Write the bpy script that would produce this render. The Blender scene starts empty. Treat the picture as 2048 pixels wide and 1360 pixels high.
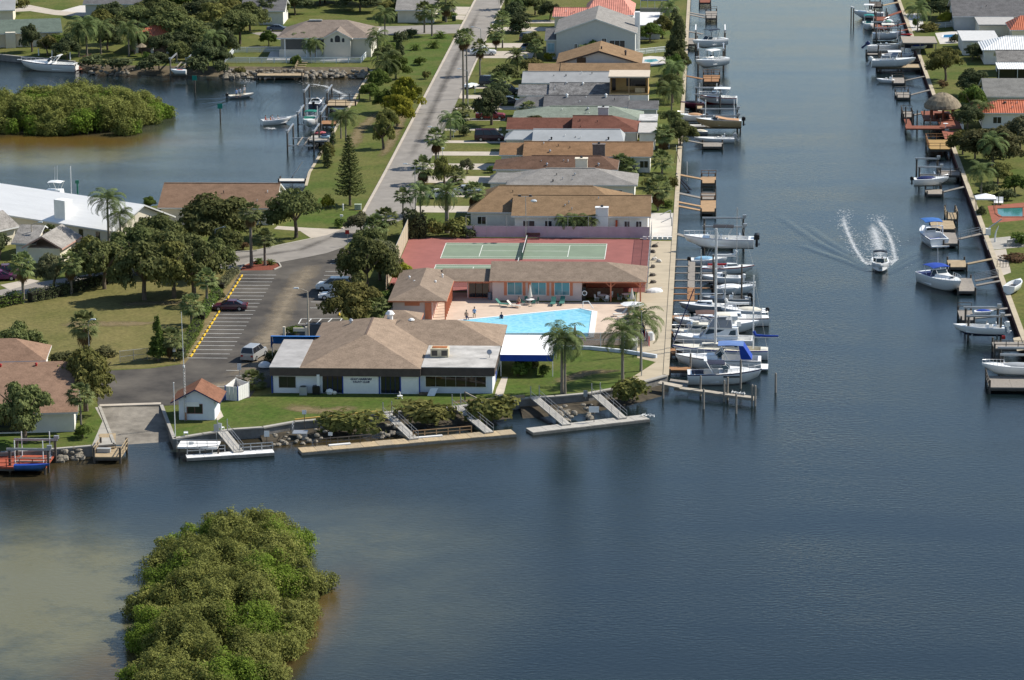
import bpy, math, random
import numpy as np
from mathutils import Vector, Matrix
from mathutils.geometry import tessellate_polygon
R = math.radians
scn = bpy.context.scene
COL = scn.collection
# ---------------------------------------------------------------- camera
LAND = 1.2                      # height of the lots above the water (water is z = 0)
F = 6650.0; CX, CY = 1024.0, 680.0
TH, PSI, ROLL, HC = R(13.58), R(3.45), R(0.40), 102.2
def _basis():
 c, s = math.cos, math.sin
 f = (-s(PSI) * c(TH), c(PSI) * c(TH), -s(TH)); r = (c(PSI), s(PSI), 0.0)
 u = (r[1]*f[2]-r[2]*f[1], r[2]*f[0]-r[0]*f[2], r[0]*f[1]-r[1]*f[0])
 return f, [c(ROLL)*r[i]-s(ROLL)*u[i] for i in range(3)], [s(ROLL)*r[i]+c(ROLL)*u[i] for i in range(3)]
f_, R_, U_ = _basis()
CAM = [25.161558901873352, -417.3647460885066, HC]
cam = bpy.data.cameras.new('camera'); cam.sensor_width = 36.0; cam.lens = 36.0 * F / 2048.0
cam.clip_start = 1.0; cam.clip_end = 6000.0
co = bpy.data.objects.new('camera', cam); COL.objects.link(co)
m = Matrix(((R_[0], U_[0], -f_[0], CAM[0]), (R_[1], U_[1], -f_[1], CAM[1]), (R_[2], U_[2], -f_[2], CAM[2]), (0, 0, 0, 1)))
co.matrix_world = m
scn.camera = co
# ---------------------------------------------------------------- sky, sun, exposure
SUN_EL, SUN_AZ = 43.0, 23.0     # azimuth measured from +X (photo right) towards +Y (away)
w = bpy.data.worlds.new('World'); scn.world = w; w.use_nodes = True
nt = w.node_tree; nt.nodes.clear()
sky = nt.nodes.new('ShaderNodeTexSky'); sky.sky_type = 'NISHITA'; sky.sun_disc = False
sky.sun_elevation = R(SUN_EL); sky.sun_rotation = R(90 - SUN_AZ); sky.air_density = 1.0; sky.dust_density = 0.25; sky.ozone_density = 1.0
bg = nt.nodes.new('ShaderNodeBackground'); bg.inputs[1].default_value = 0.105
ow = nt.nodes.new('ShaderNodeOutputWorld')
nt.links.new(sky.outputs[0], bg.inputs[0]); nt.links.new(bg.outputs[0], ow.inputs[0])
sl = bpy.data.lights.new('sun', 'SUN'); sl.energy = 4.9; sl.angle = R(0.53); sl.color = (1.0, 0.94, 0.84)
so = bpy.data.objects.new('sun', sl); COL.objects.link(so)
sd = Vector((math.cos(R(SUN_AZ))*math.cos(R(SUN_EL)), math.sin(R(SUN_AZ))*math.cos(R(SUN_EL)), math.sin(R(SUN_EL))))
so.rotation_euler = sd.to_track_quat('Z', 'Y').to_euler(); so.location = (150, 50, 200)
vs = scn.view_settings; vs.view_transform = 'Standard'; vs.look = 'None'; vs.exposure = 0.45; vs.gamma = 1.0; vs.use_curve_mapping = False
scn.cycles.max_bounces = 6; scn.cycles.transparent_max_bounces = 6; scn.cycles.caustics_reflective = False; scn.cycles.caustics_refractive = False
# ---------------------------------------------------------------- where a spot of the place lies on the ground
def P(u, v, h=0.0):
 a = (u-CX)/F; b = -(v-CY)/F
 d = [f_[i]+a*R_[i]+b*U_[i] for i in range(3)]
 t = (LAND+h-HC)/d[2]
 return (CAM[0]+d[0]*t, CAM[1]+d[1]*t)
def PW(u, v, z=0.0): return P(u, v, z-LAND)      # on the water
def pxm(v): return (v+929.0)*math.cos(TH)/101.0  # pixels of the survey picture per metre there
def lin(c): return tuple((x/12.92 if x <= .04045 else ((x+.055)/1.055)**2.4) for x in c)
rnd = random.Random(7)
# ---------------------------------------------------------------- materials
MATS = {}
def mat(name, col, rough=.8, var=.18, scale=1.5, bump=0., bscale=8., spec=.3, metal=0., stretch=None, col2=None, world=False, alpha=None):
 if name in MATS: return MATS[name]
 m = bpy.data.materials.new(name); m.use_nodes = True; nt = m.node_tree; N = nt.nodes; L = nt.links
 b = N['Principled BSDF']; b.inputs['Roughness'].default_value = rough; b.inputs['Metallic'].default_value = metal
 b.inputs['Specular IOR Level'].default_value = spec
 if world: src = N.new('ShaderNodeNewGeometry').outputs['Position']
 else: src = N.new('ShaderNodeTexCoord').outputs['Object']
 if stretch:
  mp = N.new('ShaderNodeMapping'); mp.inputs['Scale'].default_value = stretch; L.new(src, mp.inputs[0]); src = mp.outputs[0]
 n1 = N.new('ShaderNodeTexNoise'); n1.inputs['Scale'].default_value = scale; n1.inputs['Detail'].default_value = 6; n1.inputs['Roughness'].default_value = .65
 L.new(src, n1.inputs['Vector'])
 rp = N.new('ShaderNodeValToRGB'); rp.color_ramp.elements[0].position = .3; rp.color_ramp.elements[1].position = .7
 c0 = tuple(x*(1-var) for x in col); c1 = col2 or tuple(min(1, x*(1+var)) for x in col)
 rp.color_ramp.elements[0].color = (*c0, 1); rp.color_ramp.elements[1].color = (*c1, 1)
 L.new(n1.outputs[0], rp.inputs[0]); L.new(rp.outputs[0], b.inputs['Base Color'])
 if bump:
  n2 = N.new('ShaderNodeTexNoise'); n2.inputs['Scale'].default_value = bscale; n2.inputs['Detail'].default_value = 4; L.new(src, n2.inputs['Vector'])
  bp = N.new('ShaderNodeBump'); bp.inputs['Strength'].default_value = bump; bp.inputs['Distance'].default_value = .05
  L.new(n2.outputs[0], bp.inputs['Height']); L.new(bp.outputs[0], b.inputs['Normal'])
 if alpha is not None: b.inputs['Alpha'].default_value = alpha
 MATS[name] = m; return m
def shingle(name, col, dark=.72, stain=0.0):
 """asphalt shingle: courses 0.28 m up the slope, tabs, blotches"""
 if name in MATS: return MATS[name]
 m = bpy.data.materials.new(name); m.use_nodes = True; N = m.node_tree.nodes; L = m.node_tree.links
 b = N['Principled BSDF']; b.inputs['Roughness'].default_value = .95; b.inputs['Specular IOR Level'].default_value = .05
 tc = N.new('ShaderNodeTexCoord')
 n1 = N.new('ShaderNodeTexNoise'); n1.inputs['Scale'].default_value = .7; n1.inputs['Detail'].default_value = 8; n1.inputs['Roughness'].default_value = .7
 n2 = N.new('ShaderNodeTexNoise'); n2.inputs['Scale'].default_value = 5.5; n2.inputs['Detail'].default_value = 3
 mp = N.new('ShaderNodeMapping'); mp.inputs['Scale'].default_value = (1, 1, 2.6); L.new(tc.outputs['Object'], mp.inputs[0])
 L.new(mp.outputs[0], n1.inputs['Vector']); L.new(mp.outputs[0], n2.inputs['Vector'])
 rp = N.new('ShaderNodeValToRGB'); rp.color_ramp.elements[0].position = .25; rp.color_ramp.elements[1].position = .75
 rp.color_ramp.elements[0].color = (*[x*dark*.86*(1-stain) for x in col], 1); rp.color_ramp.elements[1].color = (*[min(1, x*1.24) for x in col], 1)
 mx = N.new('ShaderNodeMath'); mx.operation = 'ADD'; mu = N.new('ShaderNodeMath'); mu.operation = 'MULTIPLY_ADD'
 L.new(n2.outputs[0], mu.inputs[0]); mu.inputs[1].default_value = .8; mu.inputs[2].default_value = -.4
 L.new(n1.outputs[0], mx.inputs[0]); L.new(mu.outputs[0], mx.inputs[1]); L.new(mx.outputs[0], rp.inputs[0])
 wv = N.new('ShaderNodeTexWave'); wv.wave_type = 'BANDS'; wv.bands_direction = 'Z'; wv.inputs['Scale'].default_value = 2.9; wv.wave_profile = 'SAW'
 wv.inputs['Distortion'].default_value = .6; L.new(tc.outputs['Object'], wv.inputs['Vector'])
 bp = N.new('ShaderNodeBump'); bp.inputs['Strength'].default_value = .35; bp.inputs['Distance'].default_value = .03
 L.new(wv.outputs['Fac'], bp.inputs['Height']); L.new(bp.outputs[0], b.inputs['Normal'])
 L.new(rp.outputs[0], b.inputs['Base Color']); MATS[name] = m; return m
def ribbed(name, col, axis='X', per=.3, rough=.6, var=.25):
 """barrel tile or ribbed metal: real courses are below a pixel or two, so they stay in the relief"""
 if name in MATS: return MATS[name]
 m = mat(name, col, rough, var, .8); N = m.node_tree.nodes; L = m.node_tree.links
 tc = N.new('ShaderNodeTexCoord'); wv = N.new('ShaderNodeTexWave'); wv.bands_direction = axis; wv.inputs['Scale'].default_value = 1/(per*3.18)
 wv.inputs['Distortion'].default_value = .1; L.new(tc.outputs['Object'], wv.inputs['Vector'])
 bp = N.new('ShaderNodeBump'); bp.inputs['Strength'].default_value = .9; bp.inputs['Distance'].default_value = .06
 L.new(wv.outputs['Fac'], bp.inputs['Height']); L.new(bp.outputs[0], N['Principled BSDF'].inputs['Normal'])
 return m
def leafmat(name, dark, light, trans=.3):
 if name in MATS: return MATS[name]
 m = bpy.data.materials.new(name); m.use_nodes = True; N = m.node_tree.nodes; L = m.node_tree.links
 N.remove(N['Principled BSDF']); out = N['Material Output']
 at = N.new('ShaderNodeAttribute'); at.attribute_name = 'tint'
 rp = N.new('ShaderNodeValToRGB'); rp.color_ramp.elements[0].color = (*dark, 1); rp.color_ramp.elements[1].color = (*light, 1)
 oi = N.new('ShaderNodeObjectInfo'); hs = N.new('ShaderNodeHueSaturation')
 mr = N.new('ShaderNodeMapRange'); mr.inputs['To Min'].default_value = .8; mr.inputs['To Max'].default_value = 1.2
 mh = N.new('ShaderNodeMapRange'); mh.inputs['To Min'].default_value = .485; mh.inputs['To Max'].default_value = .512
 L.new(oi.outputs['Random'], mr.inputs[0]); L.new(oi.outputs['Random'], mh.inputs[0])
 L.new(at.outputs['Fac'], rp.inputs[0]); L.new(rp.outputs[0], hs.inputs['Color']); L.new(mr.outputs[0], hs.inputs['Value']); L.new(mh.outputs[0], hs.inputs['Hue'])
 d = N.new('ShaderNodeBsdfPrincipled'); d.inputs['Roughness'].default_value = .8; d.inputs['Specular IOR Level'].default_value = .06
 t = N.new('ShaderNodeBsdfTranslucent'); mx = N.new('ShaderNodeMixShader'); mx.inputs[0].default_value = trans
 L.new(hs.outputs[0], d.inputs['Base Color']); L.new(hs.outputs[0], t.inputs['Color'])
 L.new(d.outputs[0], mx.inputs[1]); L.new(t.outputs[0], mx.inputs[2]); L.new(mx.outputs[0], out.inputs[0])
 MATS[name] = m; return m
def glassy(name, col, rough=.06):
 m = mat(name, col, rough, .1, 1., spec=.6); return m
white = mat('white_paint', (.74, .74, .72), .45, .06); stucco = mat('white_stucco', (.68, .655, .60), .9, .08, .7)
creamw = mat('cream_stucco', (.66, .60, .48), .9, .08, .7); greyw = mat('grey_stucco', (.46, .47, .46), .9, .08, .7)
pinkw = mat('pink_stucco', (.62, .50, .46), .9, .07, .7); coral = mat('coral_paint', (.56, .20, .11), .6, .12)
glass = glassy('dark_glass', (.015, .018, .022)); blueglass = glassy('boat_glass', (.02, .035, .04), .04)
brownf = mat('brown_fascia', (.082, .064, .056), .8, .2); blue = mat('blue_canvas', (.012, .05, .30), .8, .15); navy = mat('navy_paint', (.012, .02, .09), .5, .1)
conc = mat('concrete', (.34, .32, .28), .9, .18, .6, .3, 6); conc_d = mat('dark_concrete', (.20, .19, .175), .95, .35, .8, .4, 5)  # second concrete is a darker, more mottled grey for vertical wall faces
gel = mat('gelcoat_white', (.80, .80, .78), .18, .03, spec=.5); gelc = mat('gelcoat_cream', (.70, .65, .53), .25, .04, spec=.5)
gelg = mat('gelcoat_grey', (.34, .35, .35), .3, .05, spec=.5); black = mat('black_plastic', (.012, .012, .013), .35, .1)
steel = mat('galvanised_steel', (.42, .43, .44), .38, .1, metal=.6); alu = mat('aluminium', (.55, .56, .57), .35, .08, metal=.7)
wood_g = mat('grey_weathered_wood', (.24, .215, .185), .9, .25, 1.2, .3, 12, stretch=(3, 3, 1)); wood_n = mat('new_pine_wood', (.35, .225, .12), .8, .2, 1.5, .3, 12)
wood_o = mat('orange_stained_wood', (.28, .145, .066), .8, .22, 1.5, .3, 12); wood_t = mat('tan_deck_wood', (.34, .26, .16), .85, .22, 1.2, .3, 12)
wood_r = mat('red_stained_wood', (.20, .065, .035), .8, .22, 1.4, .3, 10); pilem = mat('piling_wood', (.10, .085, .07), .95, .35, 2., .5, 9); pilel = mat('pale_piling_wood', (.27, .24, .20), .95, .25, 2., .5, 9)
rubber = mat('tyre_rubber', (.015, .015, .015), .85, .1); yellow = mat('yellow_paint', (.62, .40, .02), .6, .15, 3); linep = mat('line_paint', (.58, .58, .55), .7, .2, 2.)
skin = mat('skin', (.42, .24, .16), .6, .06); red = mat('red_paint', (.36, .02, .018), .4, .1); tealc = mat('teal_canvas', (.02, .20, .19), .8, .12)
bark = mat('bark', (.13, .10, .075), .95, .3, 3., .6, 10); palmbark = mat('palm_bark', (.21, .18, .145), .95, .25, 3., .6, 12, stretch=(1, 1, 4))
greenp = mat('green_paint', (.02, .16, .10), .6, .1); tan = mat('tan_canvas', (.42, .25, .14), .85, .1); maroon = mat('maroon_paint', (.075, .015, .03), .18, .05, spec=.6)
# ---------------------------------------------------------------- mesh building
class MB:
 def __init__(s): s.v = []; s.f = []; s.m = []
 def quad(s, *p, mi=0):
  n = len(s.v); s.v += [tuple(q) for q in p]; s.f.append(tuple(range(n, n+len(p)))); s.m.append(mi); return s
 def box(s, x0, x1, y0, y1, z0, z1, mi=0):
  n = len(s.v)
  s.v += [(x0,y0,z0),(x1,y0,z0),(x1,y1,z0),(x0,y1,z0),(x0,y0,z1),(x1,y0,z1),(x1,y1,z1),(x0,y1,z1)]
  for q in ((3,2,1,0),(4,5,6,7),(0,1,5,4),(1,2,6,5),(2,3,7,6),(3,0,4,7)): s.f.append(tuple(n+i for i in q)); s.m.append(mi)
  return s
 def bar(s, a, b, w, h=None, mi=0):
  """rectangular bar from a to b, width w across, height h"""
  h = h or w; a = Vector(a); b = Vector(b); d = (b-a).normalized()
  sd_ = d.cross(Vector((0,0,1)));  sd_ = Vector((1,0,0)) if sd_.length < 1e-4 else sd_.normalized()
  up = sd_.cross(d); n = len(s.v)
  for c in (a, b):
   for i, j in ((-1,-1),(1,-1),(1,1),(-1,1)): s.v.append(tuple(c+sd_*(i*w/2)+up*(j*h/2)))
  for q in ((3,2,1,0),(4,5,6,7),(0,1,5,4),(1,2,6,5),(2,3,7,6),(3,0,4,7)): s.f.append(tuple(n+i for i in q)); s.m.append(mi)
  return s
 def tube(s, a, b, r0, r1=None, n=8, mi=0, caps=True):
  r1 = r0 if r1 is None else r1; a = Vector(a); b = Vector(b); d = (b-a).normalized()
  x = d.cross(Vector((0,0,1))); x = Vector((1,0,0)) if x.length < 1e-4 else x.normalized(); y = d.cross(x); k = len(s.v)
  for c, r in ((a, r0), (b, r1)):
   for i in range(n):
    t = 2*math.pi*i/n; s.v.append(tuple(c+x*(r*math.cos(t))+y*(r*math.sin(t))))
  for i in range(n): s.f.append((k+i, k+(i+1) % n, k+n+(i+1) % n, k+n+i)); s.m.append(mi)
  if caps: s.f += [tuple(k+n-1-i for i in range(n)), tuple(k+n+i for i in range(n))]; s.m += [mi, mi]
  return s
 def path(s, pts, r0, r1=None, n=7, mi=0):
  r1 = r0 if r1 is None else r1; m_ = len(pts)-1
  for i in range(m_): s.tube(pts[i], pts[i+1], r0+(r1-r0)*i/m_, r0+(r1-r0)*(i+1)/m_, n, mi)
  return s
 def prism(s, poly, z0, z1, mi=0, mside=None):
  mside = mi if mside is None else mside; n = len(poly); k = len(s.v)
  ar = sum(poly[i][0]*poly[(i+1) % n][1]-poly[(i+1) % n][0]*poly[i][1] for i in range(n))
  if ar < 0: poly = list(reversed(poly))
  s.v += [(p[0], p[1], z0) for p in poly]+[(p[0], p[1], z1) for p in poly]
  for t in tessellate_polygon([[Vector((p[0], p[1], 0)) for p in poly]]):
   a, b, c = (Vector((*poly[i][:2], 0)) for i in t)
   if (b-a).cross(c-a).z < 0: t = (t[0], t[2], t[1])
   s.f.append(tuple(k+n+i for i in t)); s.m.append(mi)
   s.f.append(tuple(k+i for i in reversed(t))); s.m.append(mi)
  for i in range(n): j = (i+1) % n; s.f.append((k+i, k+j, k+n+j, k+n+i)); s.m.append(mside)
  return s
 def sheet(s, poly, z, mi=0):
  n = len(poly); k = len(s.v); s.v += [(p[0], p[1], z) for p in poly]
  for t in tessellate_polygon([[Vector((p[0], p[1], 0)) for p in poly]]):
   a, b, c = (Vector((*poly[i][:2], 0)) for i in t)
   if (b-a).cross(c-a).z < 0: t = (t[0], t[2], t[1])
   s.f.append(tuple(k+i for i in t)); s.m.append(mi)
  return s
 def rings(s, rings, mi=0, closed=True, cap=False, mis=None):
  k = len(s.v); n = len(rings[0])
  for r in rings: s.v += [tuple(p) for p in r]
  for a in range(len(rings)-1):
   for i in range(n if closed else n-1):
    j = (i+1) % n
    s.f.append((k+a*n+i, k+a*n+j, k+(a+1)*n+j, k+(a+1)*n+i)); s.m.append(mis[i] if mis else mi)
  if cap: s.f += [tuple(k+i for i in reversed(range(n))), tuple(k+(len(rings)-1)*n+i for i in range(n))]; s.m += [mi, mi]
  return s
 def ball(s, c, rx, ry, rz, n=10, mi=0, half=False):
  rr = []
  for i in range(n//2+1):
   t = (-math.pi/2 if not half else 0)+(math.pi if not half else math.pi/2)*i/(n//2)
   rr.append([(c[0]+rx*math.cos(t)*math.cos(2*math.pi*j/n), c[1]+ry*math.cos(t)*math.sin(2*math.pi*j/n), c[2]+rz*math.sin(t)) for j in range(n)])
  return s.rings(rr, mi)
 def mesh(s, name, mats, smooth=False):
  me = bpy.data.meshes.new(name); me.from_pydata(s.v, [], s.f)
  for mm in (mats if isinstance(mats, (list, tuple)) else [mats]): me.materials.append(mm)
  me.polygons.foreach_set('material_index', s.m)
  if smooth: me.polygons.foreach_set('use_smooth', [True]*len(s.f))
  me.update(); return me
 def obj(s, name, mats, parent=None, smooth=False, loc=None, rz=0.0):
  return add(name, s.mesh(name, mats, smooth), parent, loc, rz)
def add(name, me, parent=None, loc=None, rz=0.0):
 o = bpy.data.objects.new(name, me); COL.objects.link(o)
 if parent is not None: o.parent = parent
 if loc is not None: o.location = loc
 if rz: o.rotation_euler[2] = rz
 return o
def tag(o, label=None, cat=None, group=None, kind=None):
 if label: o['label'] = label
 if cat: o['category'] = cat
 if group: o['group'] = group
 if kind: o['kind'] = kind
 return o
def thing(name, label, cat, loc=(0, 0, 0), rz=0.0, group=None, s=None):
 o = bpy.data.objects.new(name, None); COL.objects.link(o); o.location = loc; o.rotation_euler = (0, 0, rz); o.empty_display_size = .3
 if s: o.scale = (s, s, s)
 return tag(o, label, cat, group)
def struct(name, mb, mats): return tag(mb.obj(name, mats), kind='structure')
def copy_tree(o, parent=None):
 c = o.copy(); COL.objects.link(c); c.parent = parent
 for ch in list(o.children): copy_tree(ch, c)
 return c
def ngrid(verts, quads, mats, name, tint=None, smooth=False):
 me = bpy.data.meshes.new(name); nv = len(verts); nq, k = quads.shape
 me.vertices.add(nv); me.vertices.foreach_set('co', np.asarray(verts, np.float32).ravel())
 me.loops.add(nq*k); me.loops.foreach_set('vertex_index', quads.astype(np.int32).ravel())
 me.polygons.add(nq); me.polygons.foreach_set('loop_start', np.arange(0, nq*k, k, dtype=np.int32))
 try: me.polygons.foreach_set('loop_total', np.full(nq, k, np.int32))
 except Exception: pass
 for mm in (mats if isinstance(mats, (list, tuple)) else [mats]): me.materials.append(mm)
 if tint is not None:
  a = me.attributes.new('tint', 'FLOAT', 'FACE'); a.data.foreach_set('value', np.asarray(tint, np.float32))
 me.update(calc_edges=True); me.validate()
 if smooth: me.polygons.foreach_set('use_smooth', [True]*nq)
 return me
# ================================================================ SETTING: land, water, paving
def W(pts, h=0.0): return [P(u, v, h) for u, v in pts]
WALLX0, WALLX1 = 20.15, 20.7
seaB = W([(349,877),(405,868),(465,859),(526,855),(588,844),(643,839),(757,827),(847,818.6),(903,815),(969,806),(1058,796),(1110,793),(1176,787),(1252,773)])+[(WALLX0, P(1332,751)[1])]
seaD = W([(744,141),(723,173),(700.6,211),(675,251),(662.5,274),(619,345),(612,372)])
north = W([(-260,104),(0,109),(40,113),(150,123),(178,127),(267,131),(439,133),(500,133),(612,134),(735,134)])
lag = W([(598,395),(560,407),(330,409),(295,413),(200,416),(100,421),(0,426),(-300,440)])
seaA = W([(-300,915),(0,905),(99,899),(183,892),(228,888)])
land = seaA+W([(198,813),(324,811)])+seaB+[(WALLX1, 440), (-330, 440)]+[(-330, north[0][1])]+north+seaD+lag+[(-330, lag[-1][1]), (-330, seaA[0][1])]
def grass_mat(name, green, dry, bias, sc=.09):
 m = bpy.data.materials.new(name); m.use_nodes = True; N = m.node_tree.nodes; L = m.node_tree.links; b = N['Principled BSDF']
 b.inputs['Roughness'].default_value = .95; b.inputs['Specular IOR Level'].default_value = .1
 g = N.new('ShaderNodeNewGeometry')
 a = N.new('ShaderNodeTexNoise'); a.inputs['Scale'].default_value = sc; a.inputs['Detail'].default_value = 9; a.inputs['Roughness'].default_value = .68
 c = N.new('ShaderNodeTexNoise'); c.inputs['Scale'].default_value = 2.2; c.inputs['Detail'].default_value = 5; c.inputs['Roughness'].default_value = .7
 L.new(g.outputs['Position'], a.inputs['Vector']); L.new(g.outputs['Position'], c.inputs['Vector'])
 rp = N.new('ShaderNodeValToRGB'); rp.color_ramp.elements[0].position = bias-.14; rp.color_ramp.elements[1].position = bias+.16
 rp.color_ramp.elements[0].color = (*green, 1); rp.color_ramp.elements[1].color = (*dry, 1)
 rq = N.new('ShaderNodeValToRGB'); rq.color_ramp.elements[0].position = .3; rq.color_ramp.elements[1].position = .7
 rq.color_ramp.elements[0].color = (.62, .62, .6, 1); rq.color_ramp.elements[1].color = (1.25, 1.22, 1.15, 1)
 mx = N.new('ShaderNodeMix'); mx.data_type = 'RGBA'; mx.blend_type = 'MULTIPLY'; mx.inputs[0].default_value = 1
 L.new(a.outputs[0], rp.inputs[0]); L.new(c.outputs[0], rq.inputs[0]); L.new(rp.outputs[0], mx.inputs[6]); L.new(rq.outputs[0], mx.inputs[7])
 L.new(mx.outputs[2], b.inputs['Base Color'])
 bp = N.new('ShaderNodeBump'); bp.inputs['Strength'].default_value = .6; bp.inputs['Distance'].default_value = .08
 L.new(c.outputs[0], bp.inputs['Height']); L.new(bp.outputs[0], b.inputs['Normal'])
 MATS[name] = m; return m
g_mix = grass_mat('grass_mixed', (.070, .100, .020), (.138, .130, .044), .50)
g_dry = grass_mat('grass_dry', (.105, .108, .034), (.172, .150, .060), .45)
g_lush = grass_mat('grass_green', (.062, .102, .018), (.115, .120, .038), .56, .2)
asph = mat('street_asphalt', (.235, .215, .19), .95, .16, .35, .3, 9, world=True)
asph2 = mat('parking_asphalt', (.060, .056, .053), .95, .25, .16, .3, 9, world=True, col2=(.125, .112, .095), spec=.1)
drive = mat('driveway_concrete', (.42, .37, .305), .95, .14, .5, .2, 7, world=True)
prom = mat('promenade_concrete', (.40, .34, .245), .95, .14, .4, .25, 6, world=True, stretch=(.6, 1.6, 1))
whiteconc = mat('white_concrete', (.50, .47, .43), .9, .1, .5, world=True)
deckp = mat('pool_deck_paving', (.52, .41, .32), .9, .13, .5, .15, 6, world=True)
courtr = mat('court_red', (.26, .095, .082), .95, .14, .35, world=True); courtg = mat('court_green', (.175, .225, .160), .95, .10, .4, world=True)
mulch = mat('red_mulch', (.17, .045, .025), .98, .35, 4., .7, 12, world=True); soil = mat('mud_bank', (.12, .095, .06), .98, .35, .9, .7, 4, world=True)
tilep = mat('terracotta_paving', (.26, .085, .05), .9, .18, .7, world=True)
struct('ground', MB().prism(land, -2.5, LAND, 0, 1), [g_mix, conc_d])
EX = lambda y: 66.0+max(0, (y+0)*.0043)
east = [(EX(-170), -170), (EX(0), 0), (EX(120), 120), (EX(325), 325), (EX(440), 440), (330, 440), (330, -170)]
struct('ground', MB().prism(east, -2.5, LAND, 0, 1), [g_mix, conc_d])
# ---- water: one sheet, the shallow bars are part of its colour because the bottom shows through
def gauss(x, y, c, rx, ry, a=0.0):
 dx, dy = x-c[0], y-c[1]; ca, sa = math.cos(a), math.sin(a); X = dx*ca+dy*sa; Y = -dx*sa+dy*ca
 return np.exp(-((X/rx)**2+(Y/ry)**2)**1.5)
xs = np.concatenate([[-330], np.arange(-150, 172, 2.0), [330]]); ys = np.concatenate([[-520, -400], np.arange(-170, 342, 2.0), [440]])
gx, gy = np.meshgrid(xs, ys); vv = np.stack([gx.ravel(), gy.ravel(), np.zeros(gx.size)], 1)
nx, ny = len(xs), len(ys); ii = np.arange((nx-1)*(ny-1)); r_, c_ = ii//(nx-1), ii % (nx-1)
q = np.stack([r_*nx+c_, r_*nx+c_+1, (r_+1)*nx+c_+1, (r_+1)*nx+c_], 1)
sh = .95*gauss(gx, gy, PW(90,1235), 13, 22)+.62*gauss(gx, gy, PW(40,1110), 12, 16)+.36*gauss(gx, gy, PW(760,1190), 15, 26)+.30*gauss(gx, gy, PW(620,1060), 16, 12)+.75*gauss(gx, gy, PW(60,312), 18, 11)+.5*gauss(gx, gy, PW(330,268), 16, 22)+.35*gauss(gx, gy, PW(150,335), 30, 22)
oc = .9*gauss(gx, gy, PW(600,1260), 3.4, 17, R(-8))+.8*gauss(gx, gy, PW(150,282), 22, 7)+.5*gauss(gx, gy, PW(20,290), 14, 8)+.6*gauss(gx, gy, PW(230,1340), 5, 8)+.35*gauss(gx, gy, PW(700,885), 24, 4)+.35*gauss(gx, gy, PW(120,940), 10, 7)+.3*gauss(gx, gy, PW(690,165), 7, 14)
wm = bpy.data.materials.new('water'); wm.use_nodes = True; N = wm.node_tree.nodes; L = wm.node_tree.links; b = N['Principled BSDF']
b.inputs['IOR'].default_value = 1.33; b.inputs['Roughness'].default_value = .05; b.inputs['Specular IOR Level'].default_value = .34
geo = N.new('ShaderNodeNewGeometry'); a1 = N.new('ShaderNodeAttribute'); a1.attribute_name = 'shallow'; a2 = N.new('ShaderNodeAttribute'); a2.attribute_name = 'ochre'
nz = N.new('ShaderNodeTexNoise'); nz.inputs['Scale'].default_value = .16; nz.inputs['Detail'].default_value = 7; nz.inputs['Roughness'].default_value = .6; L.new(geo.outputs['Position'], nz.inputs['Vector'])
def mth(op, x, y, c=None):
 n = N.new('ShaderNodeMath'); n.operation = op
 for i, k in enumerate((x, y, c)):
  if k is None: continue
  if isinstance(k, (int, float)): n.inputs[i].default_value = k
  else: L.new(k, n.inputs[i])
 return n.outputs[0]
nz2 = N.new('ShaderNodeTexNoise'); nz2.inputs['Scale'].default_value = .9; nz2.inputs['Detail'].default_value = 6; nz2.inputs['Roughness'].default_value = .7; L.new(geo.outputs['Position'], nz2.inputs['Vector'])
wob = mth('ADD', mth('MULTIPLY_ADD', nz.outputs[0], 1.5, .0), mth('MULTIPLY_ADD', nz2.outputs[0], .7, -.1))
s1 = mth('MULTIPLY', a1.outputs['Fac'], wob); s2 = mth('MULTIPLY', a2.outputs['Fac'], wob)
rp = N.new('ShaderNodeValToRGB'); e = rp.color_ramp.elements; e[0].color = (.006, .012, .014, 1); e[0].position = 0.03; e[1].color = (.130, .120, .058, 1); e[1].position = 1.0
k = e.new(.45); k.color = (.045, .050, .034, 1)
mo = N.new('ShaderNodeMix'); mo.data_type = 'RGBA'; mo.inputs[7].default_value = (.105, .066, .016, 1); L.new(s2, mo.inputs[0]); L.new(s1, rp.inputs[0]); L.new(rp.outputs[0], mo.inputs[6]); L.new(mo.outputs[2], b.inputs['Base Color'])
mp = N.new('ShaderNodeMapping'); mp.inputs['Scale'].default_value = (.55, 1.0, 1); mp.inputs['Rotation'].default_value = (0, 0, R(-8)); L.new(geo.outputs['Position'], mp.inputs[0])
w1 = N.new('ShaderNodeTexNoise'); w1.inputs['Scale'].default_value = 2.3; w1.inputs['Detail'].default_value = 5; w1.inputs['Roughness'].default_value = .6; L.new(mp.outputs[0], w1.inputs['Vector'])
w2 = N.new('ShaderNodeTexNoise'); w2.inputs['Scale'].default_value = .05; w2.inputs['Detail'].default_value = 5; m3 = N.new('ShaderNodeMapping'); m3.inputs['Scale'].default_value = (.45, 1.3, 1); m3.inputs['Rotation'].default_value = (0, 0, R(14)); L.new(geo.outputs['Position'], m3.inputs[0]); L.new(m3.outputs[0], w2.inputs['Vector'])
bp = N.new('ShaderNodeBump'); bp.inputs['Distance'].default_value = .062; L.new(w1.outputs[0], bp.inputs['Height'])
L.new(mth('MULTIPLY_ADD', w2.outputs[0], 1.5, -.02), bp.inputs['Strength']); L.new(bp.outputs[0], b.inputs['Normal'])
MATS['water'] = wm
wme = ngrid(vv, q, wm, 'water')
for nm, dat in (('shallow', sh), ('ochre', oc)):
 at = wme.attributes.new(nm, 'FLOAT', 'POINT'); at.data.foreach_set('value', dat.ravel().astype(np.float32))
tag(add('water', wme), kind='structure')
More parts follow.
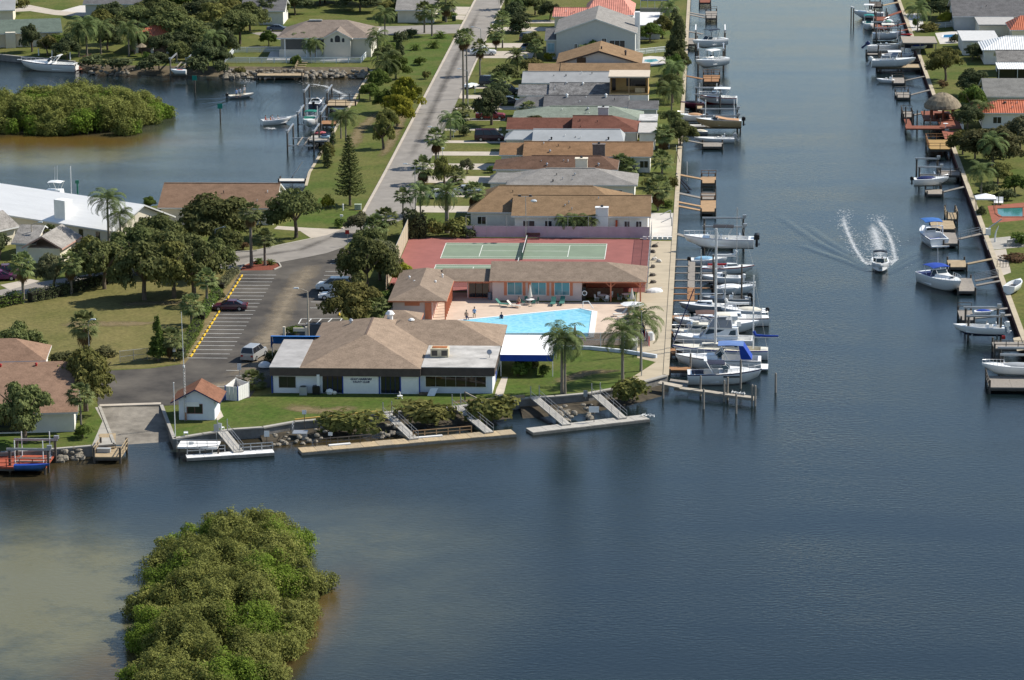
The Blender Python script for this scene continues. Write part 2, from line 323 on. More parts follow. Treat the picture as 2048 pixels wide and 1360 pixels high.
# ---- paving, each sheet 4 mm above the last
LV = [LAND+.004*i for i in range(1, 9)]
def sheet(name, pts, m_, lv=1, world=False): return struct(name, MB().sheet(pts if world else W(pts), LV[lv]), m_)
sheet('lawn', [(-60,606),(130,574),(216,560),(300,548),(400,538),(478,540),(394,680),(365,726),(300,735),(223,739),(150,765),(60,740),(-60,690)], g_dry, 0)
sheet('lawn', [(350,876),(420,862),(526,853),(643,837),(757,825),(903,813),(985,801),(989,787),(842,789),(545,788),(505,795),(442,802),(430,842),(344,862)], g_lush, 0)
sheet('lawn', [(1012,756),(1080,712),(1130,694),(1311,712),(1312,722),(1240,772),(1176,785),(1058,793),(992,803)], g_lush, 0)
sheet('lawn', [(600,430),(640,395),(700,420),(724,424),(708,441),(680,457),(560,455)], g_lush, 0)
sheet('lawn', [(905,70),(890,150),(820,150),(800,100),(850,60)], g_lush, 0)
sheet('lawn', [(-200,900),(0,900),(180,888),(225,885),(196,812),(150,870),(-200,880)], g_lush, 0)
SX0, SX1 = -27.6, -21.1
sheet('street', [(SX0+.5, 430), (SX0+.2, 250), (SX0, 118), P(755,373), P(727,424), P(712,441), P(684,458), P(623,478), P(560,491), P(512,502), P(467,505), P(228,540), P(152,553), P(66,566), P(0,580), P(-250,620), P(-250,640), P(0,598), P(132,573), P(216,558), P(400,536), P(484,538), P(562,524), P(616,514), P(654,506), P(688,494), P(712,473), P(770,455), P(829,428), (SX1, 105), (SX1, 250), (SX1+.4, 430)], asph, 2, True)
sheet('street', [(SX0+1.5, P(900,48)[1]), (SX0+1.5, P(900,66)[1]), P(700,72), P(560,80), P(500,66), P(640,55), P(800,52)], asph, 1, True)
sheet('street', [P(-250,22), P(20,14), P(60,10), P(110,20), P(250,30), P(250,37), P(110,30), P(60,22), P(-250,40)], drive, 1, True)
sheet('driveway', [(623,477),(655,470),(684,459),(620,456),(555,452),(548,458),(600,462)], drive, 3)
sheet('parking_lot', [(484,539),(562,524),(616,514),(654,506),(688,494),(712,520),(705,560),(684,615),(680,636),(705,646),(640,690),(600,700),(541,740),(541,775),(513,777),(500,796),(440,803),(325,812),(197,813),(190,790),(200,745),(223.5,741),(300,737),(368,728),(381,714),(400,680)], asph2, 3)
sheet('mulch_bed', [(478,541),(486,531),(505,524),(535,522),(558,527),(562,534),(548,540),(520,541)], mulch, 4)
def kerb(pts, wdt=.3, h=.13, m_=None):
 mb = MB()
 for a, b_ in zip(pts, pts[1:]): mb.bar((a[0], a[1], LAND+h/2), (b_[0], b_[1], LAND+h/2), wdt, h)
 return struct('kerb', mb, m_ or conc)
kerb([(SX0+.5, 430), (SX0+.2, 250), (SX0, 118), P(755,373), P(727,424), P(712,441), P(684,458)], .4, .13, drive)
kerb([(SX1+.4, 430), (SX1+.2, 250), (SX1+.2, 190)], .35, .12, drive)
kerb(W([(623,478),(560,491),(512,502),(467,505)]), .3, .13)
kerb(W([(478,541),(486,531),(505,524),(535,522),(558,527),(562,534),(548,540)]), .2, .14, conc)
sheet('verge', [(484,539),(474,540),(395,664),(360,728),(368,729),(381,714),(400,680)], mat('dry_verge', (.17,.13,.055), .95, .25, .6, .3, 6, world=True), 4)
py0, py1 = P(1300,482)[1], P(1318,716)[1]
sheet('promenade', [(15.5, P(1303,482)[1]), (20.0, P(1350,482)[1]), (20.0, P(1332,751)[1]+.2), P(1252,771), P(1240,770), P(1312,724), (16.4, P(1313,716)[1]), (15.6, P(1299,619)[1])], prom, 1, True)
sheet('patio', [(15.2, P(1300,426)[1]), (20.1, P(1350,426)[1]), (20.0, P(1350,478)[1]), (15.2, P(1300,478)[1])], whiteconc, 1, True)
sheet('footpath', [(987,801),(993,778),(1004,754),(1016,754),(1010,778),(1003,803)], drive, 2)
sheet('footpath', [(434,842),(430,822),(441,820),(447,833)], drive, 2)
sheet('footpath', [(183,893),(205,842),(190,815),(200,813),(229,887)], conc, 2)
cy0, cy1 = 48.0, 64.2
court = struct('tennis_court', MB().sheet([(-19.0, 28.5), (16.6, 28.5), (16.8, cy1), (-19.0, cy1)], LV[2]), courtr)
def court_lines(x0, y0, full):
 t = LV[4]; mb = MB(); L_, Wd = 23.77, 10.97; w_ = .1
 MB().sheet([(x0, y0), (x0+L_, y0), (x0+L_, y0+Wd), (x0, y0+Wd)], LV[3]).obj('playing_surface', courtg, court)
 def ln(a, b_, c, d): mb.sheet([(a, c), (b_, c), (b_, d), (a, d)], t)
 for yy in (0, 1.37, Wd-1.37-w_, Wd-w_): ln(x0, x0+L_, y0+yy, y0+yy+w_)
 for xx in (0, L_-w_): ln(x0+xx, x0+xx+w_, y0, y0+Wd)
 for xx in (L_/2-6.4, L_/2+6.4): ln(x0+xx, x0+xx+w_, y0+1.37, y0+Wd-1.37)
 ln(x0+L_/2-6.4, x0+L_/2+6.4, y0+Wd/2-w_/2, y0+Wd/2+w_/2)
 mb.obj('court_line', mat('court_line_paint', (.62,.64,.58), .8, .1), court)
court_lines(-13.3, 49.6, True); court_lines(-13.6, 34.6, True)
pool_pts = W([(900,643),(1161,617.5),(1189,623.5),(1182,676),(1008,676)])
deck_pts = [P(838,648), (-17.5, 12), (-17.2, 27.5), (-3.5, 27.5), (-3.3, 22), (15.4, 22), (15.3, P(1298,690)[1]), P(1110,692), P(1005,692), P(1000,655), P(905,650)]
pool = bpy.data.materials.new('pool_water'); pool.use_nodes = True; N = pool.node_tree.nodes; L = pool.node_tree.links; b = N['Principled BSDF']
b.inputs['Roughness'].default_value = .12; b.inputs['IOR'].default_value = 1.33
g = N.new('ShaderNodeNewGeometry'); vz = N.new('ShaderNodeTexVoronoi'); vz.feature = 'DISTANCE_TO_EDGE'; vz.inputs['Scale'].default_value = .9
nd = N.new('ShaderNodeTexNoise'); nd.inputs['Scale'].default_value = 1.1; L.new(g.outputs['Position'], nd.inputs['Vector'])
va = N.new('ShaderNodeVectorMath'); va.operation = 'MULTIPLY_ADD'; va.inputs[1].default_value = (1.6,)*3; L.new(nd.outputs[1], va.inputs[0]); L.new(g.outputs['Position'], va.inputs[2]); L.new(va.outputs[0], vz.inputs['Vector'])
rp = N.new('ShaderNodeValToRGB'); rp.color_ramp.elements[0].color = (.30, .66, .78, 1); rp.color_ramp.elements[1].color = (.20, .55, .72, 1); rp.color_ramp.elements[1].position = .22
L.new(vz.outputs[0], rp.inputs[0]); L.new(rp.outputs[0], b.inputs['Base Color'])
nb = N.new('ShaderNodeTexNoise'); nb.inputs['Scale'].default_value = 2.; L.new(g.outputs['Position'], nb.inputs['Vector']); bp = N.new('ShaderNodeBump'); bp.inputs['Strength'].default_value = .3; bp.inputs['Distance'].default_value = .05; L.new(nb.outputs[0], bp.inputs['Height']); L.new(bp.outputs[0], b.inputs['Normal'])
MATS['pool_water'] = pool
struct('pool_deck', MB().sheet(deck_pts, LV[1]), deckp)
mb = MB(); n = len(pool_pts)
cpx = sum(p[0] for p in pool_pts)/n; cpy = sum(p[1] for p in pool_pts)/n
for i in range(n):
 a, b_ = pool_pts[i], pool_pts[(i+1) % n]; mb.bar((*a, LAND+.03), (*b_, LAND+.03), .75 if i in (2, 3) else .4, .12)
pt = thing('swimming_pool', 'wedge-shaped turquoise swimming pool behind the yacht club', 'pool')
mb.obj('coping', white, pt); MB().sheet(pool_pts, LV[3]).obj('pool_water', pool, pt)
sp = W([(1150,619.5),(1178,622.5),(1184,631),(1158,624)])
MB().sheet(sp, LV[4]).obj('steps', mat('pool_step', (.16, .42, .55), .3, .05), pt)
MB().path([(P(1166,616)[0], P(1166,616)[1], LAND), (P(1166,616)[0], P(1166,616)[1], LAND+.9), (P(1177,617)[0], P(1177,617)[1], LAND+1.0), (P(1187,619)[0], P(1187,619)[1]-.3, LAND+.2)], .06).obj('handrail', white, pt)
# ---- boat ramp
ra, rb, rc, rd = P(199,813), P(323,811), P(349,884), P(230,892)
mb = MB(); z1_ = -.45
mb.quad((*rd, z1_), (*rc, z1_), (*rb, LAND-.02), (*ra, LAND-.02))
struct('boat_ramp', mb, mat('ramp_concrete', (.20,.18,.15), .95, .4, .5, .5, 5, world=True))
struct('kerb', MB().bar((*P(199,812.5), LAND+.06), (*P(322,808.5), LAND+.06), .9, .14), drive)
# ---- front-yard driveways of the row, from street to houses
def drv(v0, v1, x1):
 y0, y1 = P(900, v1)[1], P(900, v0)[1]
 struct('driveway', MB().sheet([(SX1-.1, y0), (x1, y0), (x1, y1), (SX1-.1, y1)], LV[1]), drive)
for v0, v1, x1 in ((86,95,-9),(102,116,-10),(171,177,-12),(190,197,-11),(212,219,-9),(236,241,-11),(257,261,-11),(281,286,-9.5),(303,311,-9.5),(327,339,-7.5),(352,366,-7.5),(383,394,-7.5),(412,425,-7.5),(54,62,-7),(40,46,-7)): drv(v0, v1, x1)
struct('driveway', MB().sheet(W([(860,28),(945,30),(950,14),(890,13)]), LV[1]), drive)
struct('driveway', MB().sheet(W([(905,38),(930,40),(936,31),(908,30)]), LV[1]), drive)
struct('driveway', MB().sheet(W([(120,22),(160,11),(270,9),(270,22),(215,30),(200,38),(190,30),(150,24)]), LV[2]), whiteconc)
struct('driveway', MB().sheet(W([(0,570),(60,558),(80,562),(20,580)]), LV[3]), drive)
sheet('patio', [(1988,500),(2012,498),(2022,545),(2002,552)], drive, 1); sheet('patio', [(1968,478),(2048,470),(2048,494),(1976,500)], conc, 1)
sheet('patio', [(1975,412),(2048,405),(2048,440),(1985,446)], tilep, 1); sheet('patio', [(2026,676),(2048,672),(2048,700),(2034,702)], prom, 1)
sheet('patio', [(1806,28),(1842,26),(1850,60),(1822,62)], whiteconc, 1); sheet('patio', [(1870,66),(1960,58),(1960,84),(1880,88)], whiteconc, 1)
for nm, pts, lb in (('plunge', [(1992,417),(2048,415),(2048,434),(2002,434),(1993,428)], 'green kidney pool on terracotta deck beside the east seawall'), ('plunge', [(1886,70),(1926,68),(1926,76),(1884,76)], 'narrow blue lap pool behind the beige boathouse roof')):
 t = thing('swimming_pool', lb, 'pool'); wp = W(pts)
 mb = MB(); [mb.bar((*wp[i], LAND+.03), (*wp[(i+1) % len(wp)], LAND+.03), .4, .1) for i in range(len(wp))]; mb.obj('coping', tilep if 'green' in lb else white, t)
 MB().sheet(wp, LV[3]).obj('pool_water', mat('green_pool', (.04,.17,.16), .1, .1) if 'green' in lb else mat('blue_pool', (.04,.20,.42), .1, .1), t)
t = thing('swimming_pool', 'blue pool with white paving beside the big beige house', 'pool'); wp = W([(607,106),(672,104),(672,116),(604,117)])
MB().sheet(W([(541,103),(606,104),(606,120),(533,120)]), LV[1]).obj('paving', whiteconc, t); MB().sheet(wp, LV[3]).obj('pool_water', mat('blue_pool2', (.05,.22,.32), .1, .1), t)
MB().sheet(W([(650,112),(704,113),(698,123),(640,122)]), LV[2]).obj('paving', whiteconc, t)
t = thing('swimming_pool', 'small oval backyard pool below the grey two-storey house', 'pool'); MB().sheet(W([(1270,116),(1300,112),(1330,114),(1332,128),(1300,132),(1275,126)]), LV[1]).obj('paving', whiteconc, t)
MB().sheet(W([(1290,119),(1312,118),(1318,122),(1300,125),(1288,123)]), LV[3]).obj('pool_water', mat('blue_pool3', (.05,.24,.26), .1, .1), t)
def ribbon(name, pts, w0, w1, m_, z, world=False, n=10, kind='structure', px=None):
 wp = [Vector((*p, 0)) for p in (pts if world else [(px or P)(*q_) for q_ in pts])]; f = []
 for a, b_ in zip(wp, wp[1:]): f += [a.lerp(b_, i/n) for i in range(n)]
 f.append(wp[-1]); k = len(f); V, Q, E2 = [], [], []
 for i, p in enumerate(f):
  d = (f[min(i+1, k-1)]-f[max(i-1, 0)]).normalized(); s = Vector((-d.y, d.x, 0)); ww = w0+(w1-w0)*i/(k-1); e = min(1, 5*i/(k-1), 5*(1-i/(k-1)))
  for j, o in enumerate((-1, -.5, 0, .5, 1)): V.append((p.x+s.x*o*ww/2, p.y+s.y*o*ww/2, z)); E2.append((0, .55, 1, .55, 0)[j]*e)
 for i in range(k-1):
  for j in range(4): Q.append((i*5+j, (i+1)*5+j, (i+1)*5+j+1, i*5+j+1))
 me = ngrid(np.array(V), np.array(Q), m_, name); at = me.attributes.new('soft', 'FLOAT', 'POINT'); at.data.foreach_set('value', np.array(E2, np.float32)); return tag(add(name, me), kind=kind)
def softmat(name, col, amt, scale, lo=.35, hi=.75, stretch=(1, 1, 1)):
 m = mat(name, col, .95, .15, 2., world=True, spec=.1); N = m.node_tree.nodes; L = m.node_tree.links; g = N.new('ShaderNodeNewGeometry'); a = N.new('ShaderNodeAttribute'); a.attribute_name = 'soft'
 mp = N.new('ShaderNodeMapping'); mp.inputs['Scale'].default_value = stretch; L.new(g.outputs['Position'], mp.inputs[0]); nn = N.new('ShaderNodeTexNoise'); nn.inputs['Scale'].default_value = scale; nn.inputs['Detail'].default_value = 7; nn.inputs['Roughness'].default_value = .7; L.new(mp.outputs[0], nn.inputs['Vector'])
 q1 = N.new('ShaderNodeMath'); q1.operation = 'MULTIPLY_ADD'; q1.inputs[1].default_value = .6; L.new(a.outputs['Fac'], q1.inputs[0]); L.new(nn.outputs[0], q1.inputs[2])
 r = N.new('ShaderNodeMapRange'); r.inputs['From Min'].default_value = lo+.3; r.inputs['From Max'].default_value = hi+.3; r.inputs['To Max'].default_value = amt; L.new(q1.outputs[0], r.inputs[0]); q2 = N.new('ShaderNodeMath'); q2.operation = 'MULTIPLY'; q3 = N.new('ShaderNodeMath'); q3.operation = 'MINIMUM'; q3.inputs[1].default_value = 1
 q4 = N.new('ShaderNodeMath'); q4.operation = 'MULTIPLY'; q4.inputs[1].default_value = 4; L.new(a.outputs['Fac'], q4.inputs[0]); L.new(q4.outputs[0], q3.inputs[0]); L.new(r.outputs[0], q2.inputs[0]); L.new(q3.outputs[0], q2.inputs[1]); L.new(q2.outputs[0], N['Principled BSDF'].inputs['Alpha']); return m
sand_t = softmat('sand_wear', (.26, .215, .155), .75, .35, .3, .8); dirt_t = softmat('dirt_wear', (.20, .155, .085), .8, .5, .3, .7); oil_t = softmat('oil_wear', (.07, .065, .06), .5, .3, .35, .9)
ribbon('worn_track', [(640,520),(610,548),(575,600),(545,660),(505,735),(440,755)], 4.5, 5.5, sand_t, LV[4]+.002); ribbon('worn_track', [(560,735),(500,762),(430,772),(330,790)], 4, 5, sand_t, LV[4]+.003)
ribbon('worn_track', [(-24.6, 120), (-25, 200), (-25.2, 330)], 2.6, 2.2, oil_t, LV[4]+.001, True, 30); ribbon('worn_track', [(100,592),(250,552),(460,518),(600,500),(720,450)], 2.6, 2.6, oil_t, LV[4]+.001, n=16)
for kk, (pts, w_) in enumerate((([(560,812),(640,822),(720,815)], 5), ([(230,608),(320,606),(400,604)], 5), ([(110,650),(220,648),(320,646)], 5), ([(900,806),(960,798)], 2.5), ([(1090,770),(1180,745),(1250,740)], 4), ([(700,300),(720,260),(760,220)], 4), ([(760,320),(790,270),(830,180)], 3))): ribbon('bare_patch', pts, w_, w_*.7, dirt_t, LV[2]+.001+.0004*kk)
# ---- seawalls
def seawall(label, pts, cap=.55, m_=None, wm_=None, h=.06):
 t = thing('seawall', label, 'seawall'); a, b2 = MB(), MB()
 for p, q_ in zip(pts, pts[1:]):
  d = Vector((q_[0]-p[0], q_[1]-p[1], 0)).normalized()*.05
  a.bar((p[0], p[1], (-1.5+LAND)/2), (q_[0], q_[1], (-1.5+LAND)/2), .3, LAND+1.5)
  b2.bar((p[0]-d.x, p[1]-d.y, LAND+h-.05), (q_[0]+d.x, q_[1]+d.y, LAND+h-.05), cap, .16)
 a.obj('wall', wm_ or conc_d, t); b2.obj('cap', m_ or conc, t); return t
seawall('grey concrete seawall below the bottom-left house', seaA, .5)
seawall('long curved concrete seawall below the yacht club lawn', seaB, .6)
seawall('straight seawall of the promenade and house row along the canal', [(WALLX0, P(1332,751)[1]), (20.25, 60), (20.5, 200), (WALLX1, 430)], .7, prom)
seawall('seawall along the palm strip beside the lagoon', seaD, .45, prom)
seawall('seawall behind the moored white cruiser at top left', north[:4], .5)
seawall('reddish seawall along the east side of the canal', [(EX(-170), -170), (EX(0), 0), (EX(120), 120), (EX(325), 325), (EX(430), 430)], .7, prom, mat('red_wall', (.14,.055,.05), .9, .3, .8))
seawall('left side wall of the boat ramp', [ra, P(229,889)], .35); seawall('right side wall of the boat ramp beside the shed', [rb, P(349,879)], .4)
# ---- sloping banks where there is no wall
def bank(top, bot, m_=None, name='bank', z0=LAND+.002):
 mb = MB(); n = len(top); rr = []
 for i in range(n):
  a, b_ = Vector((*top[i], z0)), Vector((*bot[i], -.35)); rr.append([tuple(a), tuple(a.lerp(b_, .35)+Vector((0, 0, .1))), tuple(a.lerp(b_, .7)+Vector((0, 0, .02))), tuple(b_)])
 mb.rings(rr, closed=False); return struct(name, mb, m_ or soil)
mud = mat('dark_mud', (.055, .045, .03), .98, .45, .9, .8, 4, world=True)
nb = [(150,137),(178,147),(267,151),(439,155),(500,156),(612,157),(740,157)]
bank(north[3:], [PW(u, v) for u, v in nb])
bank(W([(520,856),(588,845),(643,840),(757,828),(847,819),(903,816),(969,807),(1020,801)]), [PW(u, v) for u, v in ((530,893),(588,893),(650,890),(757,880),(850,868),(910,862),(975,856),(1030,850))], mud, 'bank', .3)
bank(W([(1040,799),(1100,794),(1176,788),(1252,774),(1325,755)]), [PW(u, v) for u, v in ((1050,853),(1110,848),(1180,842),(1262,826),(1330,806))], mud, 'bank', .3)
bank(lag[:6], [(p[0], p[1]+5) for p in lag[:6]], soil)
# ================================================================ BUILDINGS: helpers
def roof_mb(x0, x1, y0, y1, ze, zr, a0=None, a1=None, axis='x', th=.2, yr=None):
 """ridge along axis from a0 to a1 (equal to the ends = gable); returns a mesh with fascia and soffit"""
 mb = MB()
 if axis == 'y':
  m2 = roof_mb(y0, y1, -x1, -x0, ze, zr, a0, a1, 'x', th); mb.f = m2.f; mb.m = m2.m
  mb.v = [(-q[1], q[0], q[2]) for q in m2.v]; return mb
 a0 = x0 if a0 is None else a0; a1 = x1 if a1 is None else a1; ym = (y0+y1)/2 if yr is None else yr
 A, B, C, D = (x0, y0, ze), (x1, y0, ze), (x1, y1, ze), (x0, y1, ze); E, G = (a0, ym, zr), (a1, ym, zr)
 mb.quad(A, B, G, E); mb.quad(C, D, E, G); mb.quad(B, C, G); mb.quad(D, A, E)
 lo = lambda p: (p[0], p[1], p[2]-th)
 if a0 == x0 and a1 == x1:
  mb.f = mb.f[:2]; mb.m = mb.m[:2]; mb.v = mb.v[:8]
  for s in ((A, B), (C, D), (B, G), (G, C), (D, E), (E, A)): mb.quad(lo(s[0]), lo(s[1]), s[1], s[0], mi=1)
  mb.quad(lo(E), lo(G), lo(B), lo(A), mi=1); mb.quad(lo(G), lo(E), lo(D), lo(C), mi=1)
 else:
  if a0 == x0 or a1 == x1: pass
  for s in ((A, B), (B, C), (C, D), (D, A)): mb.quad(lo(s[0]), lo(s[1]), s[1], s[0], mi=1)
  mb.quad(lo(D), lo(C), lo(B), lo(A), mi=1)
 return mb
def window(par, face, a, z, w_, h, x0, x1, y0, y1, fr=None, gl=None, mull=1, shutters=None):
 """window on a wall face ('f' camera side, 'r' right, 'l' left); a is the centre along the wall, z the sill height above land"""
 z += LAND; o = MB(); g_ = MB(); fr = fr or white; gl = gl or glass; t = .07
 def bx(mb, u0, u1, d0, d1, za, zb):
  if face == 'f': mb.box(u0, u1, y0-d1, y0-d0, za, zb)
  elif face == 'r': mb.box(x1+d0, x1+d1, u0, u1, za, zb)
  else: mb.box(x0-d1, x0-d0, u0, u1, za, zb)
 bx(o, a-w_/2-t, a-w_/2, .003, .06, z-t, z+h+t); bx(o, a+w_/2, a+w_/2+t, .003, .06, z-t, z+h+t)
 bx(o, a-w_/2, a+w_/2, .003, .06, z-t, z); bx(o, a-w_/2, a+w_/2, .003, .06, z+h, z+h+t)
 for i in range(1, mull+1): c = a-w_/2+w_*i/(mull+1); bx(o, c-.03, c+.03, .026, .05, z, z+h)
 wd = o.obj('window', fr, par); bx(g_, a-w_/2, a+w_/2, .003, .024, z, z+h); g_.obj('pane', gl, wd)
 if shutters:
  for s in (-1, 1):
   s_ = MB(); c = a+s*(w_/2+.28); bx(s_, c-.2, c+.2, .003, .07, z-.1, z+h+.1); s_.obj('shutter', shutters, par)
 return wd
def walls_mb(x0, x1, y0, y1, z1, gable=None, zr=None, axis='x'):
 mb = MB().box(x0, x1, y0, y1, LAND-.05, z1)
 if gable:
  if axis == 'x':
   ym = (y0+y1)/2
   for s in gable:
    x = x0 if s == 'l' else x1; xi = x+.2 if s == 'l' else x-.2
    mb.quad((x, y0, z1), (x, y1, z1), (x, ym, zr)); mb.quad((xi, y0, z1), (xi, y1, z1), (xi, ym, zr))
  else:
   xm = (x0+x1)/2
   for s in gable:
    y = y0 if s == 'f' else y1
    mb.quad((x0, y, z1), (x1, y, z1), (xm, y, zr))
 return mb
def vent(par, x, y, z, r=.16, h=.35, m_=None, cap=True):
 mb = MB().tube((x, y, z-.3), (x, y, z+h*.7), r*.6, n=8)
 if cap: mb.tube((x, y, z+h*.6), (x, y, z+h), r, r*.5, n=8)
 return mb.obj('vent', m_ or steel, par)
def chimney(par, x, y, w_, d, z0, z1, m_, cap=True):
 c = MB().box(x-w_/2, x+w_/2, y-d/2, y+d/2, z0, z1).obj('chimney', m_, par)
 if cap: MB().box(x-w_/2-.08, x+w_/2+.08, y-d/2-.08, y+d/2+.08, z1+.003, z1+.14).obj('cap', m_, c); MB().tube((x, y, z1+.14), (x, y, z1+.4), .2, n=8).obj('flue', black, c)
 return c
def solve_roof(u, ve, vr, eave, slope):
 yf = P(u, ve, eave)[1]; k = P(u, vr, 0)[1]-P(u, vr, 1)[1]; y0 = P(u, vr, 0)[1]
 d = (y0-k*eave-yf)/(1+k*slope); return yf, d, eave+slope*d
fascw = mat('white_trim', (.62, .62, .60), .6, .06)
# ---------------------------------------------------------------- yacht club
rf_tan = shingle('shingle_tan', (.265, .200, .148), .8)
club = thing('yacht_club', 'long white yacht club with tan hip roofs and dark brown fascia', 'building', (0, 0, 0))
E_ = LAND+3.25; FL = LAND+2.25
MB().box(-23.9, -9.55, -28.2, -6.0, LAND-.05, FL).box(-27.4, -23.9, -28.2, -14.6, LAND-.05, FL).box(-9.55, -.75, -27.7, -5.8, LAND-.05, FL).obj('wall', mat('club_wall', (.66,.68,.70), .85, .05, .8), club)
fb = MB()
fb.box(-27.75, -9.4, -28.65, -28.2, FL, E_-.003).box(-27.75, -27.35, -28.2, -14.4, FL, E_-.003).box(-9.4, -.45, -28.05, -27.65, FL, E_-.003).box(-.75, -.45, -27.65, -5.6, FL, E_-.003)
fb.obj('fascia', brownf, club)
MB().box(-27.8, -24.1, -28.7, -14.3, E_, E_+.10).obj('flat_roof', mat('roof_membrane_grey', (.33,.32,.31), .9, .22, .5), club)
flat2 = MB().box(-9.35, -.4, -28.0, -16.9, E_-.02, E_+.08).obj('flat_roof', mat('roof_membrane_white', (.40,.385,.36), .9, .3, .5), club)
m1 = roof_mb(-24.1, -9.35, -28.7, -4.8, E_+.02, E_+2.5, -21.3, -12.2, 'y', .12)
m1.obj('roof', [rf_tan, brownf], club)
MB().bar((-16.72, -21.3, E_+2.5), (-16.72, -12.2, E_+2.5), .22, .06).obj('ridge_cap', mat('ridge_brown', (.13,.09,.07), .9), club)
m2 = roof_mb(-16.7, -.25, -16.9, -5.3, E_+.03, E_+2.0, -16.7+3.5, -6.3, 'x', .12)
m2.obj('roof', [rf_tan, brownf], club)
vent(club, *P(702,649,4.6), LAND+4.75, .3, .6, steel); vent(club, *P(823,646,4.8), LAND+4.9, .45, .5, white); vent(club, *P(781,632,5.3)[:1], -10.0, LAND+5.1, .62, 1.0, white)
x, y = P(880,712,3.3)
ac = MB().box(x-1.1, x+1.1, y-.9, y+.9, E_+.1, E_+1.15).obj('air_conditioner', mat('aircon_cream', (.55,.48,.34), .7, .25), club)
for i in range(2): MB().box(x-.95+i*1.2, x-.25+i*1.2, y-.93, y-.903, E_+.3, E_+.95).obj('grille', mat('grille_dark', (.08,.07,.06), .7), ac)
MB().box(x-.9, x+.9, y-.5, y+.5, E_+1.153, E_+1.22).obj('lid', mat('rust', (.33,.13,.05), .9, .3), ac)
x, y = P(979,716,3.3); d_ = MB().tube((x, y, E_+.08), (x, y, E_+.8), .04).obj('dish_pole', steel, club); MB().tube((x, y-.05, E_+.8), (x, y-.25, E_+.9), .35, .3, 10).obj('dish', steel, d_)
X0, X1, Y0, Y1 = -23.9, -9.55, -28.2, -6
def px_x(u): return P(u, 788)[0]
window(club, 'f', px_x(574), .75, 1.9, 1.25, -27.4, X1, Y0, Y1, brownf)
for a, b2 in ((645,685),(762,800)):
 o = MB().box(px_x(a), px_x(b2), Y0-.02, Y0-.003, LAND+.05, FL-.003).obj('sliding_door', navy, club)
 n_ = 4
 for i in range(n_):
  w_ = (px_x(b2)-px_x(a))/n_; MB().box(px_x(a)+i*w_+.05, px_x(a)+(i+1)*w_-.05, Y0-.05, Y0-.023, LAND+.12, FL-.12).obj('pane', glass, o)
MB().box(px_x(686.5), px_x(757.5), Y0-.12, Y0-.003, LAND+.02, FL-.01).obj('sign_panel', white, club)
MB().box(px_x(802.5), px_x(838), Y0-.1, Y0-.003, LAND+.02, FL-.01).obj('sign_panel', white, club)
for u in (685.6, 759, 801.2, 543.4, 839.6): MB().box(px_x(u)-.06, px_x(u)+.06, Y0-.14, Y0-.001, LAND, FL-.004).obj('blue_trim', blue, club)
def text(body, size, loc, par, m_, name='lettering', rx=90, shear=0.):
 c = bpy.data.curves.new(name, 'FONT'); c.body = body; c.size = size; c.align_x = 'CENTER'; c.extrude = .012; c.shear = shear; c.offset = .012
 c.materials.append(m_); c.resolution_u = 3
 o = bpy.data.objects.new('tmp', c); COL.objects.link(o); bpy.context.view_layer.update()
 me = bpy.data.meshes.new_from_object(o.evaluated_get(bpy.context.evaluated_depsgraph_get())); bpy.data.objects.remove(o); bpy.data.curves.remove(c); me.name = name
 o = add(name, me, par, loc); o.rotation_euler = (R(rx), 0, 0); return o
text('GULF HARBORS', .36, (px_x(722), Y0-.14, LAND+1.72), club, navy, shear=.25); text('YACHT CLUB', .34, (px_x(722), Y0-.14, LAND+1.38), club, navy, shear=.25)
MB().box(px_x(634), px_x(640), Y0-.5, Y0-.01, LAND, FL+.2).obj('flue_box', white, club)
wx0, wx1 = P(851,788)[0], P(972,788)[0]
fr = MB().box(wx0-.1, wx1+.1, -27.78, -27.705, LAND+.78, FL-.08).obj('window', white, club)
npan = 6
for i in range(npan):
 w_ = (wx1-wx0)/npan; MB().box(wx0+i*w_+.02, wx0+(i+1)*w_-.02, -27.82, -27.783, LAND+.85, FL-.14).obj('pane', glassy('smoked_glass', (.03,.02,.014), .05), fr)
MB().box(-.745, -.70, -22, -20.8, LAND, LAND+2.1).obj('door', blue, club)
aw = thing('entrance_awning', 'white canvas canopy with deep blue valance at the club side door', 'awning')
ax0, ax1 = -.35, P(1107,705,2.7)[0]; ay0, ay1 = P(1050,712,2.6)[1], P(1050,672,2.9)[1]
MB().quad((ax0, ay0, LAND+2.75), (ax1, ay0, LAND+2.75), (ax1, ay1, LAND+3.05), (ax0, ay1, LAND+3.05)).quad((ax0, ay1, LAND+3.03), (ax1, ay1, LAND+3.03), (ax1, ay0, LAND+2.73), (ax0, ay0, LAND+2.73)).obj('canopy', mat('white_canvas', (.85,.85,.85), .8, .03), aw)
MB().box(ax0, ax1, ay0-.06, ay0-.01, LAND+1.95, LAND+2.74).quad((ax1+.02, ay0, LAND+2.0), (ax1+.02, ay1, LAND+2.3), (ax1+.02, ay1, LAND+3.04), (ax1+.02, ay0, LAND+2.74)).obj('valance', blue, aw)
for x in (ax0+.1, ax1-.05):
 for y in (ay0+.05, ay1-.1): MB().tube((x, y, LAND), (x, y, LAND+2.7), .05).obj('post', white, aw)
aw = thing('entrance_awning', 'rounded blue canvas awning at the club parking entrance', 'awning')
x0_, x1_ = P(549,690,2.6)[0]-.5, P(640,690,2.6)[0]; yb = -14.2
rr = []
for i in range(7):
 t = math.pi/2*i/6; rr.append([(x0_, yb+2.2*math.cos(t), LAND+2.2+1.5*math.sin(t)), (x1_, yb+2.2*math.cos(t), LAND+2.2+1.5*math.sin(t))])
MB().rings(rr, closed=False).obj('canopy', mat('bright_blue_canvas', (.035,.17,.48), .8, .08), aw); MB().tube((x0_, yb+1.4, LAND), (x0_, yb+1.4, LAND+2.1), .05).obj('post', steel, aw)
